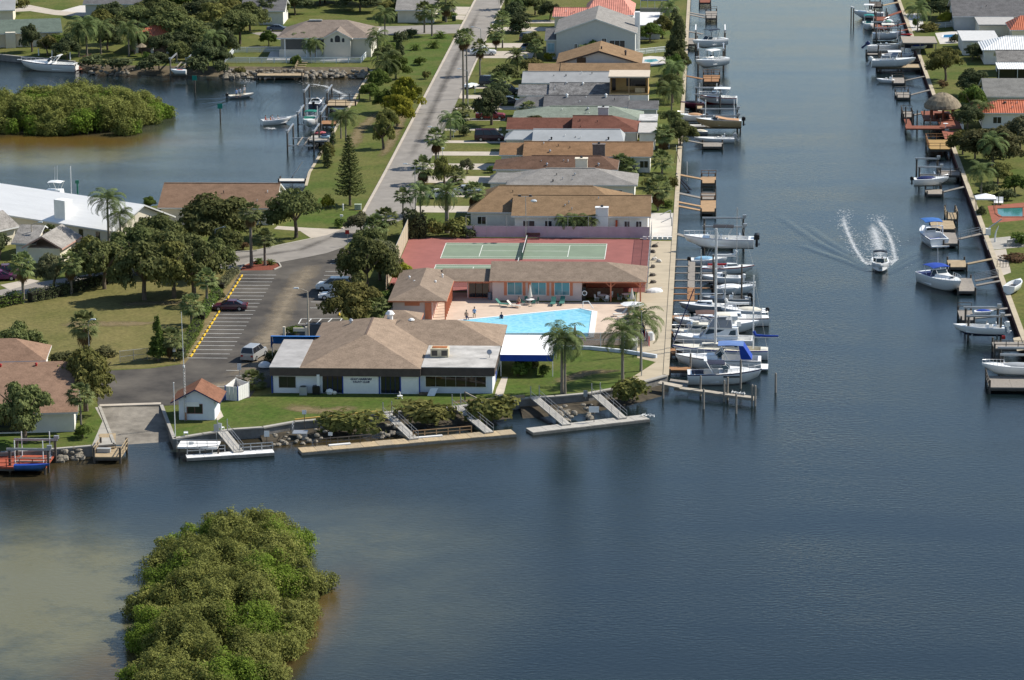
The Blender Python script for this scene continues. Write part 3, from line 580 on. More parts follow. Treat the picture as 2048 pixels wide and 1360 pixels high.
MB().quad((x0_, yb, LAND+2), (x0_, yb+2.2, LAND+2.2), (x0_, yb+1.3, LAND+3.4), (x0_, yb, LAND+3.7)).obj('end_panel', MATS['bright_blue_canvas'], aw)
# ---------------------------------------------------------------- pool house with its wings
rf_brown = shingle('shingle_brown', (.225, .175, .134), .82)
ph = thing('pool_house', 'pink pool house with brown roof, coral shutters and open pavilion', 'building')
eh = 2.85
xl, xr = P(978,563,eh)[0], P(1293,562,eh)[0]; yf, d, zr = solve_roof(1130, 563, 523, eh, .33); print('poolhouse', xl, xr, yf, d, zr)
yb_ = yf+2*d
xw = P(1164,600)[0]
MB().box(xl+.4, xw, yf+.6, yb_-.4, LAND-.05, LAND+eh-.1).obj('wall', pinkw, ph)
roof_mb(xl, xr, yf, yb_, LAND+eh, LAND+zr, xl, P(1212,523,zr)[0], 'x', .18).obj('roof', [rf_brown, coral], ph)
MB().box(xw+.003, xr-1.2, yb_-.9, yb_-.6, LAND, LAND+eh-.15).obj('back_wall', coral, ph)
MB().box(xw, xr-3.2, yf+3.0, yf+3.15, LAND, LAND+1.3).obj('partition', mat('brown_slats', (.15,.08,.05), .8, .3, 3), ph)
for u in (1028, 1076, 1123): window(ph, 'f', P(u,608)[0], .85, 1.95, 1.75, xl+.4, xw, yf+.6, yb_, white, glassy('pool_reflection_tint', (.10,.26,.30), .03), 1, coral)  # turquoise reflection of the pool is put into the pane colour
for u in (1222, 1281):
 x = P(u,600)[0]; p_ = MB().box(x-.1, x+.1, yf+.4, yf+.6, LAND, LAND+eh-.18)
 for s in (-1, 1): p_.bar((x, yf+.5, LAND+eh-.9), (x+s*.7, yf+.5, LAND+eh-.25), .1)
 p_.obj('post', coral, ph)
for x in (xw+.3, xr-1.3): MB().box(x-.1, x+.1, yb_-.6, yb_-.4, LAND, LAND+eh-.18).obj('post', coral, ph)
MB().box(xw+.1, xw+.5, yf+.7, yf+2.6, LAND, LAND+1.9).obj('vending_cabinet', black, ph)
ring = []
for i in range(13): t = 2*math.pi*i/12; ring.append((P(1167,600)[0], yf+.35+.0*t, LAND+1.1+.0))
lb = thing('life_ring', 'white life ring hanging beside the pool house doorway', 'life ring', (P(1168,600)[0]+.1, yf+.45, LAND+1.15))
rr = []
for i in range(17):
 t = 2*math.pi*i/16; rr.append([(( .3+.08*math.cos(s))*math.cos(t), .08*math.sin(s), (.3+.08*math.cos(s))*math.sin(t)) for s in [2*math.pi*j/6 for j in range(6)]])
MB().rings(rr).obj('ring', white, lb); MB().box(-.04, .04, .05, .25, -.04, .04).obj('hook', steel, lb)
bx0, bx1 = P(925,590,2.4)[0], xl+.35; bz = 2.55
byf, bd, bzr = solve_roof(960, 563, 537, bz, .33)
MB().box(bx0, bx1, byf+.9, byf+2*bd, LAND, LAND+bz-.1).obj('link_wall', pinkw, ph)
roof_mb(bx0-3.5, bx1+.3, byf, byf+2*bd, LAND+bz, LAND+bzr, bx0-3.5, bx1+.3, 'x', .15).obj('link_roof', [rf_brown, coral], ph)
for i, u in enumerate((946, 959.5, 973)): window(ph, 'f', P(u,592)[0], .15, .85, 1.95, bx0, bx1, byf+.9, byf+6, coral, glass, 0)
MB().tube((P(979,603)[0], byf+.3, LAND), (P(979,603)[0], byf+.3, LAND+1.0), .32, n=10).obj('bin', mat('grey_blue_bin', (.16,.2,.24), .6), ph)
cw = thing('changing_room', 'pink changing block with brown hip roof and coral porch posts', 'building')
cz = 2.65
cx0, cx1 = P(776,601,cz)[0], P(893,604,cz)[0]; cyf = P(830,602,cz)[1]; cyb = byf+2*bd-.4
zc = cz+.33*(cx1-cx0)/2; ay = P(848,570,zc)[1]; by = min(P(886,536,zc)[1], cyb-.5); print('wing', cx0, cx1, cyf, cyb, zc, ay, by)
roof_mb(cx0, cx1, cyf, cyb, LAND+cz, LAND+zc, cyf+(cx1-cx0)/2, cyb-(cx1-cx0)/2, 'y', .18).obj('roof', [rf_brown, coral], cw)
wx1 = P(868,630)[0]
MB().box(cx0+.6, wx1, cyf+.5, cyb-.5, LAND-.05, LAND+cz-.15).obj('wall', pinkw, cw)
for i in range(8):
 y = cyf+.6+(cyb-7-cyf)*i/7; MB().box(cx1-.35, cx1-.18, y, y+.17, LAND, LAND+cz-.18).obj('post', coral, cw)
for i in range(6):
 y = cyf+1.5+i*2.2; MB().box(wx1+.003, wx1+.06, y, y+.8, LAND+.05, LAND+2.0).obj('door', mat('salmon_door', (.5,.27,.2), .7), cw)
MB().box(P(853,632)[0], P(866,632)[0], cyf+.42, cyf+.497, LAND+.1, LAND+2.3).obj('louvre_panel', coral, cw)
for u in (820, 835): MB().box(P(u,632)[0]-.5, P(u,632)[0]+.5, cyf+.44, cyf+.497, LAND+1.9, LAND+2.35).obj('louvre', coral, cw)
for u, v in ((819,558),(843,556.5),(829,567),(871,567),(885,554)): vent(cw, *P(u,v,3.2), LAND+3.35, .18, .3, white)
kx0, kx1 = P(766,636,2.3)[0], P(843,636,2.3)[0]; ky = P(800,640,2.3)[1]
an = thing('pump_shed', 'small tan-roofed pump shed behind the club roof', 'shed')
MB().box(kx0+.3, kx1-.3, ky+.3, ky+4.2, LAND, LAND+2.2).obj('wall', pinkw, an); roof_mb(kx0, kx1, ky, ky+4.5, LAND+2.25, LAND+3.1, kx0+.6, kx1-2.4, 'x').obj('roof', [rf_tan, coral], an)
# ---------------------------------------------------------------- shed beside the ramp
sh_ = thing('dockmaster_shed', 'small white shed with orange-brown gable roof and blue trim', 'shed')
sx0, sx1 = P(357,842)[0], P(431,838)[0]; sy0 = P(395,840)[1]; sz = 2.5
sy1 = sy0+4.4; rz_ = sz+1.35; rfo = shingle('shingle_rust', (.205, .102, .066), .75)
walls_mb(sx0, sx1, sy0, sy1, LAND+sz, 'fb', LAND+rz_-.1, 'y').obj('wall', mat('shed_wall', (.64,.67,.72), .8, .05), sh_)
roof_mb(sx0-.9, sx1+.75, sy0-.5, sy1+.5, LAND+sz-.25, LAND+rz_, sy0-.5, sy1+.5, 'y', .16).obj('roof', [rfo, navy], sh_)
window(sh_, 'f', P(396,830)[0], .85, 1.75, 1.05, sx0, sx1, sy0, sy1, mat('plum_trim', (.2,.08,.08), .7), glass, 1)
sg = MB().box(P(380,820)[0], P(411,820)[0], sy0-.09, sy0-.062, LAND+1.65, LAND+2.2).obj('sign_board', white, sh_)
MB().box(sx0+.75, sx0+.92, sy0-.2, sy0-.01, LAND, LAND+.9).obj('post', mat('orange_post', (.4,.14,.06), .7), sh_)
MB().box(P(395,800)[0]-.15, P(395,800)[0]+.15, sy0-.12, sy0-.01, LAND+2.75, LAND+3.15).obj('wall_lamp', black, sh_)
ant = thing('radio_mast', 'tall lattice radio mast standing against the small shed', 'antenna', (*P(371,842), LAND))
mb = MB()
for i in range(3):
 t = 2*math.pi*i/3; mb.tube((.16*math.cos(t), .16*math.sin(t), 0), (.12*math.cos(t), .12*math.sin(t), 6.6), .018, n=5)
for k_ in range(20):
 for i in range(3):
  t, t2 = 2*math.pi*i/3, 2*math.pi*(i+1)/3; mb.bar((.15*math.cos(t), .15*math.sin(t), k_*.33), (.15*math.cos(t2), .15*math.sin(t2), k_*.33+.33), .015)
mb.obj('lattice', steel, ant); MB().tube((0, 0, 6.5), (-.1, 0, 13.2), .05, .03, 6).obj('whip', white, ant); MB().tube((0, 0, 6.5), (0, 0, 6.75), .12, n=6).obj('bracket', white, ant)
fp = thing('flagpole', 'bare white flagpole at the corner of the boat ramp', 'flagpole', (*P(350.5,872), LAND)); MB().tube((0, 0, 0), (0, 0, 6.3), .06, .04).obj('pole', white, fp); MB().ball((0, 0, 6.36), .08, .08, .08, 8).obj('finial', white, fp)
en = thing('bin_enclosure', 'roofless white boarded bin enclosure with blue corner beside the shed', 'enclosure')
c = [P(451,800), P(476,802), P(498,793), P(472,784)]
mb = MB(); hh = 1.75
panel_m = mat('enclosure_board', (.68,.67,.63), .8, .06)
for i in range(4):
 a, b2 = Vector((*c[i], LAND+hh/2)), Vector((*c[(i+1) % 4], LAND+hh/2)); nb_ = max(3, int((b2-a).length/.45))
 for k_ in range(nb_):
  s_, e_ = a.lerp(b2, (k_+.03)/nb_), a.lerp(b2, (k_+.97)/nb_); MB().bar(s_, e_, .06, hh-(.0 if k_ % 2 else .03)).obj('board', panel_m, en)
for i in range(4): MB().bar((*c[i], LAND), (*c[i], LAND+hh+.05), .12).obj('corner_post', blue if i in (0, 1) else white, en)
MB().sheet(c, LAND+.7).obj('bin_top', mat('bin_rust', (.12,.05,.04), .9, .4), en)
# ================================================================ HOUSES
def house(label, L_, R_x, ve, vr, roofm, wallm=None, eave=2.7, slope=.36, hipl=None, hipr=None, depth=None, trim=None, name='house', gablew=None, maxd=None):
 """a house of the row: roof read from its front eave and ridge lines; ridge runs towards the canal"""
 mid = (L_+R_x)/2; yf, d, zr = solve_roof(mid, ve, vr, eave, slope); wallm = wallm or stucco
 if maxd and d > maxd: d = maxd; zr = eave+slope*d
 x0, x1 = P(L_, ve, eave)[0], P(R_x, ve, eave)[0]; yb_ = yf+2*d if depth is None else yf+depth
 t = thing(name, label, 'house'); a0 = x0 if hipl is None else (P(hipl, vr, zr)[0]); a1 = x1 if hipr is None else (P(hipr, vr, zr)[0])
 roof_mb(x0, x1, yf, yf+2*d, LAND+eave, LAND+zr, a0, a1, 'x', .2).obj('roof', [roofm, trim or fascw], t)
 g_ = ('l' if hipl is None else '')+('r' if hipr is None else '')
 walls_mb(x0+.5, x1-.5, yf+.5, yf+2*d-.5, LAND+eave-.19, g_, LAND+zr-.25).obj('wall', wallm, t)
 MB().bar((a0, yf+d, LAND+zr+.01), (a1, yf+d, LAND+zr+.01), .3, .07).obj('ridge_cap', roofm, t)
 for _ in range(3): yy = yf+d*rnd.uniform(.25, .85); vent(t, rnd.uniform(a0+1, a1-1), yy, LAND+eave+(zr-eave)*(yy-yf)/d, .09, rnd.uniform(.2, .45), rnd.choice((steel, white, black)))
 return t, (x0, x1, yf, yf+2*d, eave, zr)
def addroof(t, L_, R_x, ve, vr, roofm, wallm=None, eave=2.5, slope=.36, hipl=None, hipr=None, trim=None, maxd=None, rn='roof', wn='wall'):
 mid = (L_+R_x)/2; yf, d, zr = solve_roof(mid, ve, vr, eave, slope)
 if maxd and d > maxd: d = maxd; zr = eave+slope*d
 x0, x1 = P(L_, ve, eave)[0], P(R_x, ve, eave)[0]
 a0 = x0 if hipl is None else P(hipl, vr, zr)[0]; a1 = x1 if hipr is None else P(hipr, vr, zr)[0]
 roof_mb(x0, x1, yf, yf+2*d, LAND+eave, LAND+zr, a0, a1, 'x', .2).obj(rn, [roofm, trim or fascw], t)
 g_ = ('l' if hipl is None else '')+('r' if hipr is None else '')
 walls_mb(x0+.35, x1-.35, yf+.45, yf+2*d-.5, LAND+eave-.19, g_, LAND+zr-.25).obj(wn, wallm or stucco, t)
 return (x0, x1, yf, yf+2*d, eave, zr)
def flatroof(t, L_, R_x, v0, v1, h, m_, wallm, th=.25, rn='flat_roof'):
 """flat-roofed wing between roof lines v0 (near) and v1 (far) at height h"""
 x0, x1 = P(L_, v0, h)[0], P(R_x, v0, h)[0]; y0, y1 = P(L_, v0, h)[1], P(L_, v1, h)[1]
 MB().box(x0, x1, y0, y1, LAND+h-th, LAND+h).obj(rn, m_, t); MB().box(x0+.25, x1-.25, y0+.3, y1-.2, LAND-.05, LAND+h-th-.003).obj('wall', wallm, t); return x0, x1, y0, y1
def rzf(b, y):  # roof height at y on the front slope
 return LAND+b[4]+(b[5]-b[4])*(y-b[2])/((b[3]-b[2])/2)
def onroof(b, u, v):
 for _ in range(1): pass
 h = b[4]
 for i in range(30): x, y = P(u, v, h); h += .25*(min(rzf(b, y)-LAND, b[5])-h)
 return x, y, LAND+h
S_tan = shingle('shingle_gold', (.225, .150, .088), .82); S_tan2 = shingle('shingle_orange_tan', (.235, .142, .080), .8); S_br = shingle('shingle_dark_brown', (.135, .082, .058), .7)
S_gr = shingle('shingle_beige_grey', (.245, .232, .215), .8); S_red = shingle('shingle_maroon', (.150, .068, .050), .75); S_grn = shingle('shingle_sage', (.215, .245, .200), .78)
S_dk = shingle('shingle_charcoal', (.145, .142, .142), .7); S_mid = shingle('shingle_stained_grey', (.23, .225, .22), .5, .45); S_lt = mat('roof_light_grey', (.28, .285, .285), .8, .14, .5); S_wh = mat('roof_white', (.31, .325, .33), .7, .10, .4)
S_pinkt = ribbed('tile_pink', (.50, .20, .145), 'X', .45); S_ort = ribbed('tile_orange', (.40, .105, .045), 'X', .4); S_whr = ribbed('roof_white_ribbed', (.72, .72, .70), 'X', .45, .5, .06)
ply = mat('plywood', (.48, .32, .14), .85, .18, 1.); redt = mat('red_trim', (.35, .08, .04), .7)
# --- nearest pair
t, b2 = house('tan hip-roofed house just beyond the tennis court hedge', 934, 1262, 425, 367, S_tan, hipl=1000, hipr=1187, maxd=7.4)
window(t, 'f', P(968,445)[0], .8, 1.2, 1.1, b2[0], b2[1], b2[2]+.5, b2[3])
t, b1 = house('tan gable house with broad white chimney above the tennis fence', 1022, 1302, 433, 390, S_tan, eave=2.8)
for u, w_ in ((1061,1.7),(1256,.8),(1279,.8),(1100,1.0)): window(t, 'f', P(u,455)[0], .9, w_, 1.1, b1[0]+.5, b1[1]-.5, b1[2]+.5, b1[3])
x = P(1207,450)[0]; chimney(t, x, b1[2]+.15, 1.85, 1.0, LAND, LAND+4.1, white); MB().box(P(1235,455)[0]-.15, P(1235,455)[0]+.15, b1[2]+.1, b1[2]+.45, LAND+.5, LAND+2.2).obj('downpipe_cover', mat('orange_red', (.45,.08,.03), .6), t)
vent(t, *onroof(b1, 1130, 412), .12, .3)
# --- third: beige-grey hip
t, b = house('beige-grey hip-roofed house, third of the canal row', 1012, 1275, 370, 336, S_gr, hipl=1092, hipr=1191)
addroof(t, 976, 1040, 365, 345, S_gr, hipl=995, hipr=1040, rn='garage_roof', wn='garage_wall'); window(t, 'f', P(1240,378)[0], .9, 1.2, .9, b[0], b[1], b[2]+.5, b[3]); vent(t, *onroof(b, 1106, 363), .15, .35, black); vent(t, *onroof(b, 1150, 350), .15, .35)
t, b = house('dark brown hip-roofed house with square beige chimney', 985, 1236, 339, 311, S_br, hipl=1064, hipr=1203)
chimney(t, P(1163,327,4.4)[0], P(1163,330,4.2)[1], 1.9, 1.2, LAND, LAND+5.2, creamw); vent(t, *onroof(b, 1094, 331), .2, .45, steel); vent(t, *onroof(b, 1197, 331), .2, .45, steel)
t, b = house('orange-tan gable house with dark stone chimney', 1045, 1306, 313, 283, S_tan2)
addroof(t, 998, 1046, 310, 285, S_tan2, eave=2.5, rn='garage_roof', wn='garage_wall'); chimney(t, P(1198,300,4)[0], P(1198,305,3.7)[1], 2.0, 1.1, LAND, LAND+5.0, mat('stone_chimney', (.15,.125,.115), .9, .3, 3)); vent(t, *onroof(b, 1100, 304), .2, .4)
window(t, 'f', P(1290,325)[0], .8, 1.3, 1.1, b[0], b[1]-.5, b[2]+.5, b[3])
t, b = house('white-roofed house between the tan and maroon roofs', 1064, 1248, 284, 258, S_wh, hipr=1241)
addroof(t, 1008, 1066, 279, 261, S_wh, eave=2.5, hipl=1027, hipr=1066, rn='garage_roof', wn='garage_wall'); vent(t, *onroof(b, 1103, 279), .2, .45, black); vent(t, *onroof(b, 1217, 279), .2, .45, black)
flatroof(t, 1276, 1313, 265, 245, 3.0, mat('flat_cream', (.42,.40,.37), .9, .15), stucco)
t, b = house('maroon shingled house behind the pale bushy tree', 1143, 1279, 264, 231, S_red, hipr=1225)
addroof(t, 1012, 1146, 259, 235, S_red, eave=2.5, rn='garage_roof', wn='garage_wall')
t, b = house('sage green hip-roofed house with small chimney', 1023, 1286, 240, 212, S_grn, hipl=1100, hipr=1224); chimney(t, P(1207,224,4)[0], P(1207,228,3.8)[1], 1.8, 1.0, LAND, LAND+4.9, greyw); vent(t, *onroof(b, 1176, 219), .25, .4)
flatroof(t, 1277, 1315, 241, 228, 2.9, mat('flat_stained', (.44,.43,.41), .9, .35, .8), greyw)
t, b = house('charcoal gable house with two white roof vents', 1086, 1257, 214, 190, S_dk)
addroof(t, 1028, 1088, 213, 193, S_dk, eave=2.5, hipl=1056, hipr=1088, rn='garage_roof', wn='garage_wall'); addroof(t, 1256, 1317, 218, 201, S_dk, greyw, eave=2.5, rn='lanai_roof', wn='lanai_wall'); vent(t, *onroof(b, 1134, 194), .3, .6, white); vent(t, *onroof(b, 1212, 194), .3, .6, white)
t, b = house('grey house with black mildew streaks on its roof', 1097, 1260, 190, 165, S_mid)
addroof(t, 1035, 1100, 191, 169, S_mid, eave=2.5, rn='garage_roof', wn='garage_wall'); vent(t, *onroof(b, 1133, 167), .2, .3); vent(t, *onroof(b, 1166, 169), .25, .4, white)
t, b = house('light grey gable house beside the plywood extension', 1043, 1230, 166, 143, S_lt); vent(t, *onroof(b, 1132, 152), .15, .3, black)
ex = thing('plywood_extension', 'raw plywood second storey under construction above the grey roofs', 'building'); h0 = 3.4
x0, x1 = P(1219,190,h0)[0], P(1296,190,h0)[0]; y0 = P(1257,188,h0)[1]; y1 = y0+7.5; hz = LAND+h0
MB().box(x0, x1, y0, y1, LAND, hz-.15).obj('lower_wall', stucco, ex); MB().box(x0-.1, x1+.1, y0-.1, y1, hz-.15, hz+.1).obj('floor_deck', ply, ex)
MB().box(x0, x1, y0+3.4, y0+3.6, hz+.1, hz+2.9).box(x0, x0+.18, y0+.4, y1, hz+.1, hz+2.9).box(x1-.18, x1, y0+.4, y1, hz+.1, hz+2.9).obj('wall', ply, ex)
MB().box(x0-.25, x1+.25, y0+.1, y1+.2, hz+2.9, hz+3.15).obj('flat_roof', mat('roof_felt_cream', (.50,.43,.34), .9, .1), ex)
MB().box(x0+2.9, x1-.5, y0+3.36, y0+3.397, hz+.9, hz+2.5).obj('window_dark_panel', glass, ex); MB().box(x0+.3, x0+1.0, y0+3.36, y0+3.397, hz+.1, hz+2.3).obj('door_dark_panel', glass, ex)  # solid dark panels on the wall stand in for the shade inside the openings
for x in (x0+.08, x1-.08, (x0+x1)/2): MB().box(x-.08, x+.08, y0+.1, y0+.26, hz+.1, hz+2.9).obj('post', wood_n, ex)
MB().quad((x1-2.4, y0+1.0, hz+.12), (x1-.6, y0+1.0, hz+.12), (x1-.6, y0+1.5, hz+.9), (x1-2.4, y0+1.5, hz+.9)).obj('sheet_stack', mat('pale_ply', (.6,.44,.24), .8), ex)
bh = thing('house', 'brown gable-fronted house with grey siding behind the grey row', 'house'); eh_ = 2.9
x0, x1 = P(1112,126,eh_)[0], P(1284,126,eh_)[0]; y0 = P(1195,127,eh_)[1]; zz = eh_+.30*(x1-x0)/2
roof_mb(x0, x1, y0, y0+13, LAND+eh_, LAND+zz, y0, y0+13, 'y', .25).obj('roof', [S_tan, brownf], bh); walls_mb(x0+.5, x1-.5, y0+.7, y0+12.6, LAND+eh_-.2, 'fb', LAND+zz-.45, 'y').obj('wall', greyw, bh)
window(bh, 'f', P(1171,122)[0], 2.6, 1.6, 1.3, x0, x1, y0+.7, y0+5, brownf)
x2, x3 = P(1120,142,2.6)[0], P(1300,142,2.6)[0]; y2 = P(1200,142,2.6)[1]
roof_mb(x2, x3, y2, y2+7, LAND+2.6, LAND+3.6, x2, x3, 'x', .2).obj('porch_roof', [S_tan, brownf], bh); MB().box(x2+.4, x3-.4, y2+.5, y2+6.5, LAND, LAND+2.4).obj('porch_wall', stucco, bh)
x2, x3 = P(1056,141,2.5)[0], P(1122,141,2.5)[0]; roof_mb(x2, x3, y2+.4, y2+6.6, LAND+2.5, LAND+3.5, x2, x3, 'x', .2).obj('garage_roof', [S_tan, brownf], bh); MB().box(x2+.4, x3-.2, y2+.9, y2+6, LAND, LAND+2.3).obj('garage_wall', stucco, bh)
vent(bh, P(1250,116,4)[0], y0+4, LAND+4.0, .3, .9, brownf); vent(bh, (x0+x1)/2+.4, y0+3, LAND+zz-.1, .2, .5, black)
gh = thing('house', 'tall grey two-storey house with front gable and white chimney', 'house'); eh_ = 5.3
x0, x1 = P(1108,80,eh_)[0], P(1268,80,eh_)[0]; y0 = P(1190,119,0)[1]; zz = eh_+.37*(x1-x0)/2
roof_mb(x0-.4, x1+.4, y0-.3, y0+19, LAND+eh_, LAND+zz, y0-.3, y0+19, 'y', .25).obj('roof', [S_gr, fascw], gh); walls_mb(x0, x1, y0, y0+18.5, LAND+eh_-.1, 'fb', LAND+zz-.2, 'y').obj('wall', mat('blue_grey_wall', (.50,.50,.48), .85, .05), gh)
for u, w_, z_, h_ in ((1154,.5,1.6,1.5),(1210,.8,2.8,1.4)): window(gh, 'f', P(u,110)[0], z_, w_, h_, x0, x1, y0, y0+9, white)
window(gh, 'f', P(1236,110)[0], 1.0, 3.0, 2.8, x0, x1, y0, y0+9, white, glass, 2)
x2, x3 = P(1086,86,4.2)[0], x0-.42; roof_mb(x2, x3+4.5, y0+.2, y0+10, LAND+3.9, LAND+5.5, x2, x3+4.5, 'x', .2).obj('wing_roof', [S_dk, fascw], gh); MB().box(x2+.3, x0-.003, y0+.4, y0+9.6, LAND, LAND+3.7).obj('wing_wall', MATS['blue_grey_wall'], gh); window(gh, 'f', P(1104,112)[0], 1.5, 1.2, 1.6, x2, x3, y0+.4, y0+9, mat('pale_blue_trim', (.4,.55,.65), .6), glassy('sky_glass', (.25,.38,.45), .1))
chimney(gh, P(1275,45,6)[0], y0+9, 1.0, 1.6, LAND, LAND+8.3, white, False)
t, b = house('pink barrel-tiled house at the top of the canal row', 1104, 1205, 33, 15, S_pinkt, creamw, eave=3.0, hipl=1108)
addroof(t, 1168, 1268, 30, -12, S_pinkt, creamw, eave=3.4, hipl=1196, hipr=1240)
fr = thing('carport', 'flat white roof beside the pink tiled house', 'carport'); flatroof(fr, 1218, 1322, 50, 24, 3.0, mat('flat_white', (.6,.6,.59), .8, .06), greyw)
cg = thing('pool_cage', 'dark screened pool cage beside the canal at the top', 'pool cage'); x0, y0 = P(1281,24,0); x1 = P(1338,24,0)[0]
MB().box(x0, x1, y0, y0+6, LAND+2.4, LAND+2.5).obj('screen_roof', mat('screen_dark', (.03,.035,.04), .5), cg)
for i in range(5): x = x0+(x1-x0)*i/4; MB().bar((x, y0-.05, LAND), (x, y0-.05, LAND+2.5), .08).obj('post', white, cg)
MB().box(x0-.1, x1+1.5, y0-.9, y0-.3, LAND, LAND+1.0).obj('low_wall', conc, cg)
# --- lagoon-side houses
t, b = house('brown-roofed house among the oaks by the lagoon', 314, 551, 416, 366, S_br if False else shingle('shingle_cinnamon', (.20, .128, .086), .8), creamw, eave=2.7, maxd=7.5)
window(t, 'f', P(531,430)[0], .6, 1.4, 1.4, b[0], b[1], b[2]+.5, b[3], white)
xg = P(425,390,4)[0]; roof_mb(xg-3.4, xg+3.4, b[2]-1.2, b[2]+6, LAND+2.7, LAND+4.3, b[2]-1.2, b[2]+6, 'y', .2).obj('porch_gable', [MATS['shingle_cinnamon'], fascw], t)
def turned(label, A, B, w_, eave, rise, roofm, wallm, trim=None, gable=True, name='house'):
 """A and B are the ends of the eave nearest the camera, on the ground plan"""
 a = Vector((*A, 0)); b_ = Vector((*B, 0)); d = b_-a; ln = d.length; rz = math.atan2(d.y, d.x); t = thing(name, label, 'house', (A[0], A[1], LAND), rz)
 roof_mb(0, ln, 0, w_, eave, eave+rise, 0 if gable else w_/2, ln if gable else ln-w_/2, 'x', .22).obj('roof', [roofm, trim or fascw], t)
 mb = MB().box(.5, ln-.5, .6, w_-.6, -.05, eave-.19)
 if gable:
  for x in (.5, ln-.5): mb.quad((x, .6, eave-.19), (x, w_-.6, eave-.19), (x, w_/2, eave+rise-.3))
 mb.obj('wall', wallm, t); return t, ln
Wr = mat('roof_white_tile', (.80, .79, .76), .7, .05, .5, .5, 3, stretch=(.3, 3, 3))
t, ln = turned('long white-roofed lagoon house with square white chimney', P(-62,418,2.8), P(228,463,2.8), 13.5, 2.8, 2.9, Wr, creamw)
for i in range(3): MB().box(ln-11+i*3.4, ln-10.2+i*3.4, .53, .597, .7, 2.2).obj('window', glass, t)
MB().box(ln-12.8, ln-10.6, .9, 2.6, 0, 6.0).obj('chimney', white, t); MB().box(ln-.5, ln+9, 5.2, 5.6, 0, 2.1).obj('garden_wall', stucco, t)
t, ln = turned('low garage with weathered grey shingle gables in front of the white roof', P(22,486,2.4), P(74,486,2.4), 8.5, 2.4, 1.9, shingle('shingle_weathered', (.30,.28,.255), .55), creamw)
t.rotation_euler[2] = R(-8)
MB().box(ln*.15, ln*.85, .5, .595, .1, 2.0).obj('garage_door', white, t)
roof_mb(2.5, 8.6, -2.5, 6.5, 2.4, 4.1, -2.5, 6.5, 'y', .25).obj('porch_roof', [MATS['shingle_weathered'], mat('pink_trim', (.45,.27,.22), .7)], t); MB().box(3.1, 8.0, -1.8, 6, 0, 2.2).obj('porch_wall', creamw, t)
t, ln = turned('small grey shingle gable at the left edge behind the garage', P(-40,470,2.6), P(40,452,2.6), 7, 2.6, 2.0, MATS['shingle_weathered'], creamw)
S_l3 = shingle('shingle_salmon', (.235, .150, .104), .82)
_, d3, z3 = solve_roof(70, 828, 724, 2.5, .3)
t, ln = turned('salmon-roofed house at bottom left behind the dark tree', P(-120,832,2.5), P(156,824,2.5), 2*d3, 2.5, z3-2.5, S_l3, stucco)
MB().box(ln-9.6, ln-6.6, .5, .597, .2, 1.9).obj('sliding_door', glass, t)
for i in range(2): vent(t, ln-9.4+i*4.2, d3-.9, z3-.3, .2, .4, red)
t, ln = turned('small hip-roofed wing behind the salmon house roof', P(-75,724,4.4), P(92,721,4.4), 8.0, 4.4, 1.9, S_l3, stucco, gable=False)
# --- far top-left
t, ln = turned('green-grey roofed house at the top left shore', P(-90,70,3.0), P(125,63,3.0), 13, 3.0, 1.9, shingle('shingle_green_grey', (.115,.145,.120), .85), creamw)
MB().box(ln-15.6, ln-14.8, .55, .597, .4, 2.2).obj('door', black, t); MB().box(ln-11.6, ln-9.6, -.6, .6, 0, 3.2).obj('bay', creamw, t)
MB().box(ln-25, ln-13.5, -4.5, .55, 2.6, 2.75).obj('porch_roof', mat('porch_grey', (.36,.36,.37), .8), t)
t, ln = turned('pale grey roof at the very top left corner', P(-70,22,3.0), P(30,20,3.0), 12, 3.0, 2.2, S_lt, creamw)
t, ln = turned('orange-tiled house hidden among trees at top left', P(255,74,3.0), P(375,76,3.0), 11, 3.0, 2.6, S_ort, mat('brown_wall', (.22,.16,.12), .9), gable=False)
for i in range(3): MB().box(2+i*3.2, 2.5+i*3.2, -1.6, -1.2, 0, 2.9).obj('porch_post', stucco, t)
t, ln = turned('grey-roofed house behind the driveway at the top', P(165,8,3.2), P(300,8,3.2), 11, 3.2, 2.2, S_dk, greyw)
t, ln = turned('low cream house between palms left of the street top', P(790,20,2.8), P(872,20,2.8), 12, 2.8, 2.0, S_gr, creamw)
t, ln = turned('pale hidden house behind dark trees at the top', P(480,22,3.0), P(570,22,3.0), 10, 3.0, 1.8, S_dk, stucco)
bg_ = thing('house', 'big cream house with hipped roof and arched gable window', 'house'); e = 3.9
x0, x1 = P(569,62,e)[0], P(748,66,e)[0]; y0 = P(660,114,0)[1]; dd = 14.5
roof_mb(x0-.4, x1+.5, y0-.4, y0+dd, LAND+e, LAND+e+2.6, x0+5.5, x1-5.5, 'x', .25).obj('roof', [shingle('shingle_taupe', (.215,.175,.145), .8), fascw], bg_)
crw = mat('cream_wall', (.60,.57,.49), .9, .05); gx0, gx1 = P(650,114)[0], P(703,114)[0]; px1 = P(652,114)[0]
MB().box(px1, x1, y0, y0+dd-.6, LAND, LAND+e-.2).box(x0, px1, y0+2.6, y0+dd-.6, LAND, LAND+e-.2).box(x0, px1, y0, y0+.25, LAND, LAND+1.5).obj('wall', crw, bg_)
gz = LAND+e+.25; gm = (gx0+gx1)/2
mb = MB().box(gx0, gx1, y0-1.3, y0-.003, LAND, gz); mb.quad((gx0, y0-1.3, gz), (gx1, y0-1.3, gz), (gm, y0-1.3, gz+1.25)); mb.obj('gable_wall', crw, bg_)
roof_mb(gx0-.4, gx1+.4, y0-1.7, y0+5.5, gz-.2, gz+1.45, y0-1.7, y0+5.5, 'y', .2).obj('gable_roof', [MATS['shingle_taupe'], fascw], bg_)
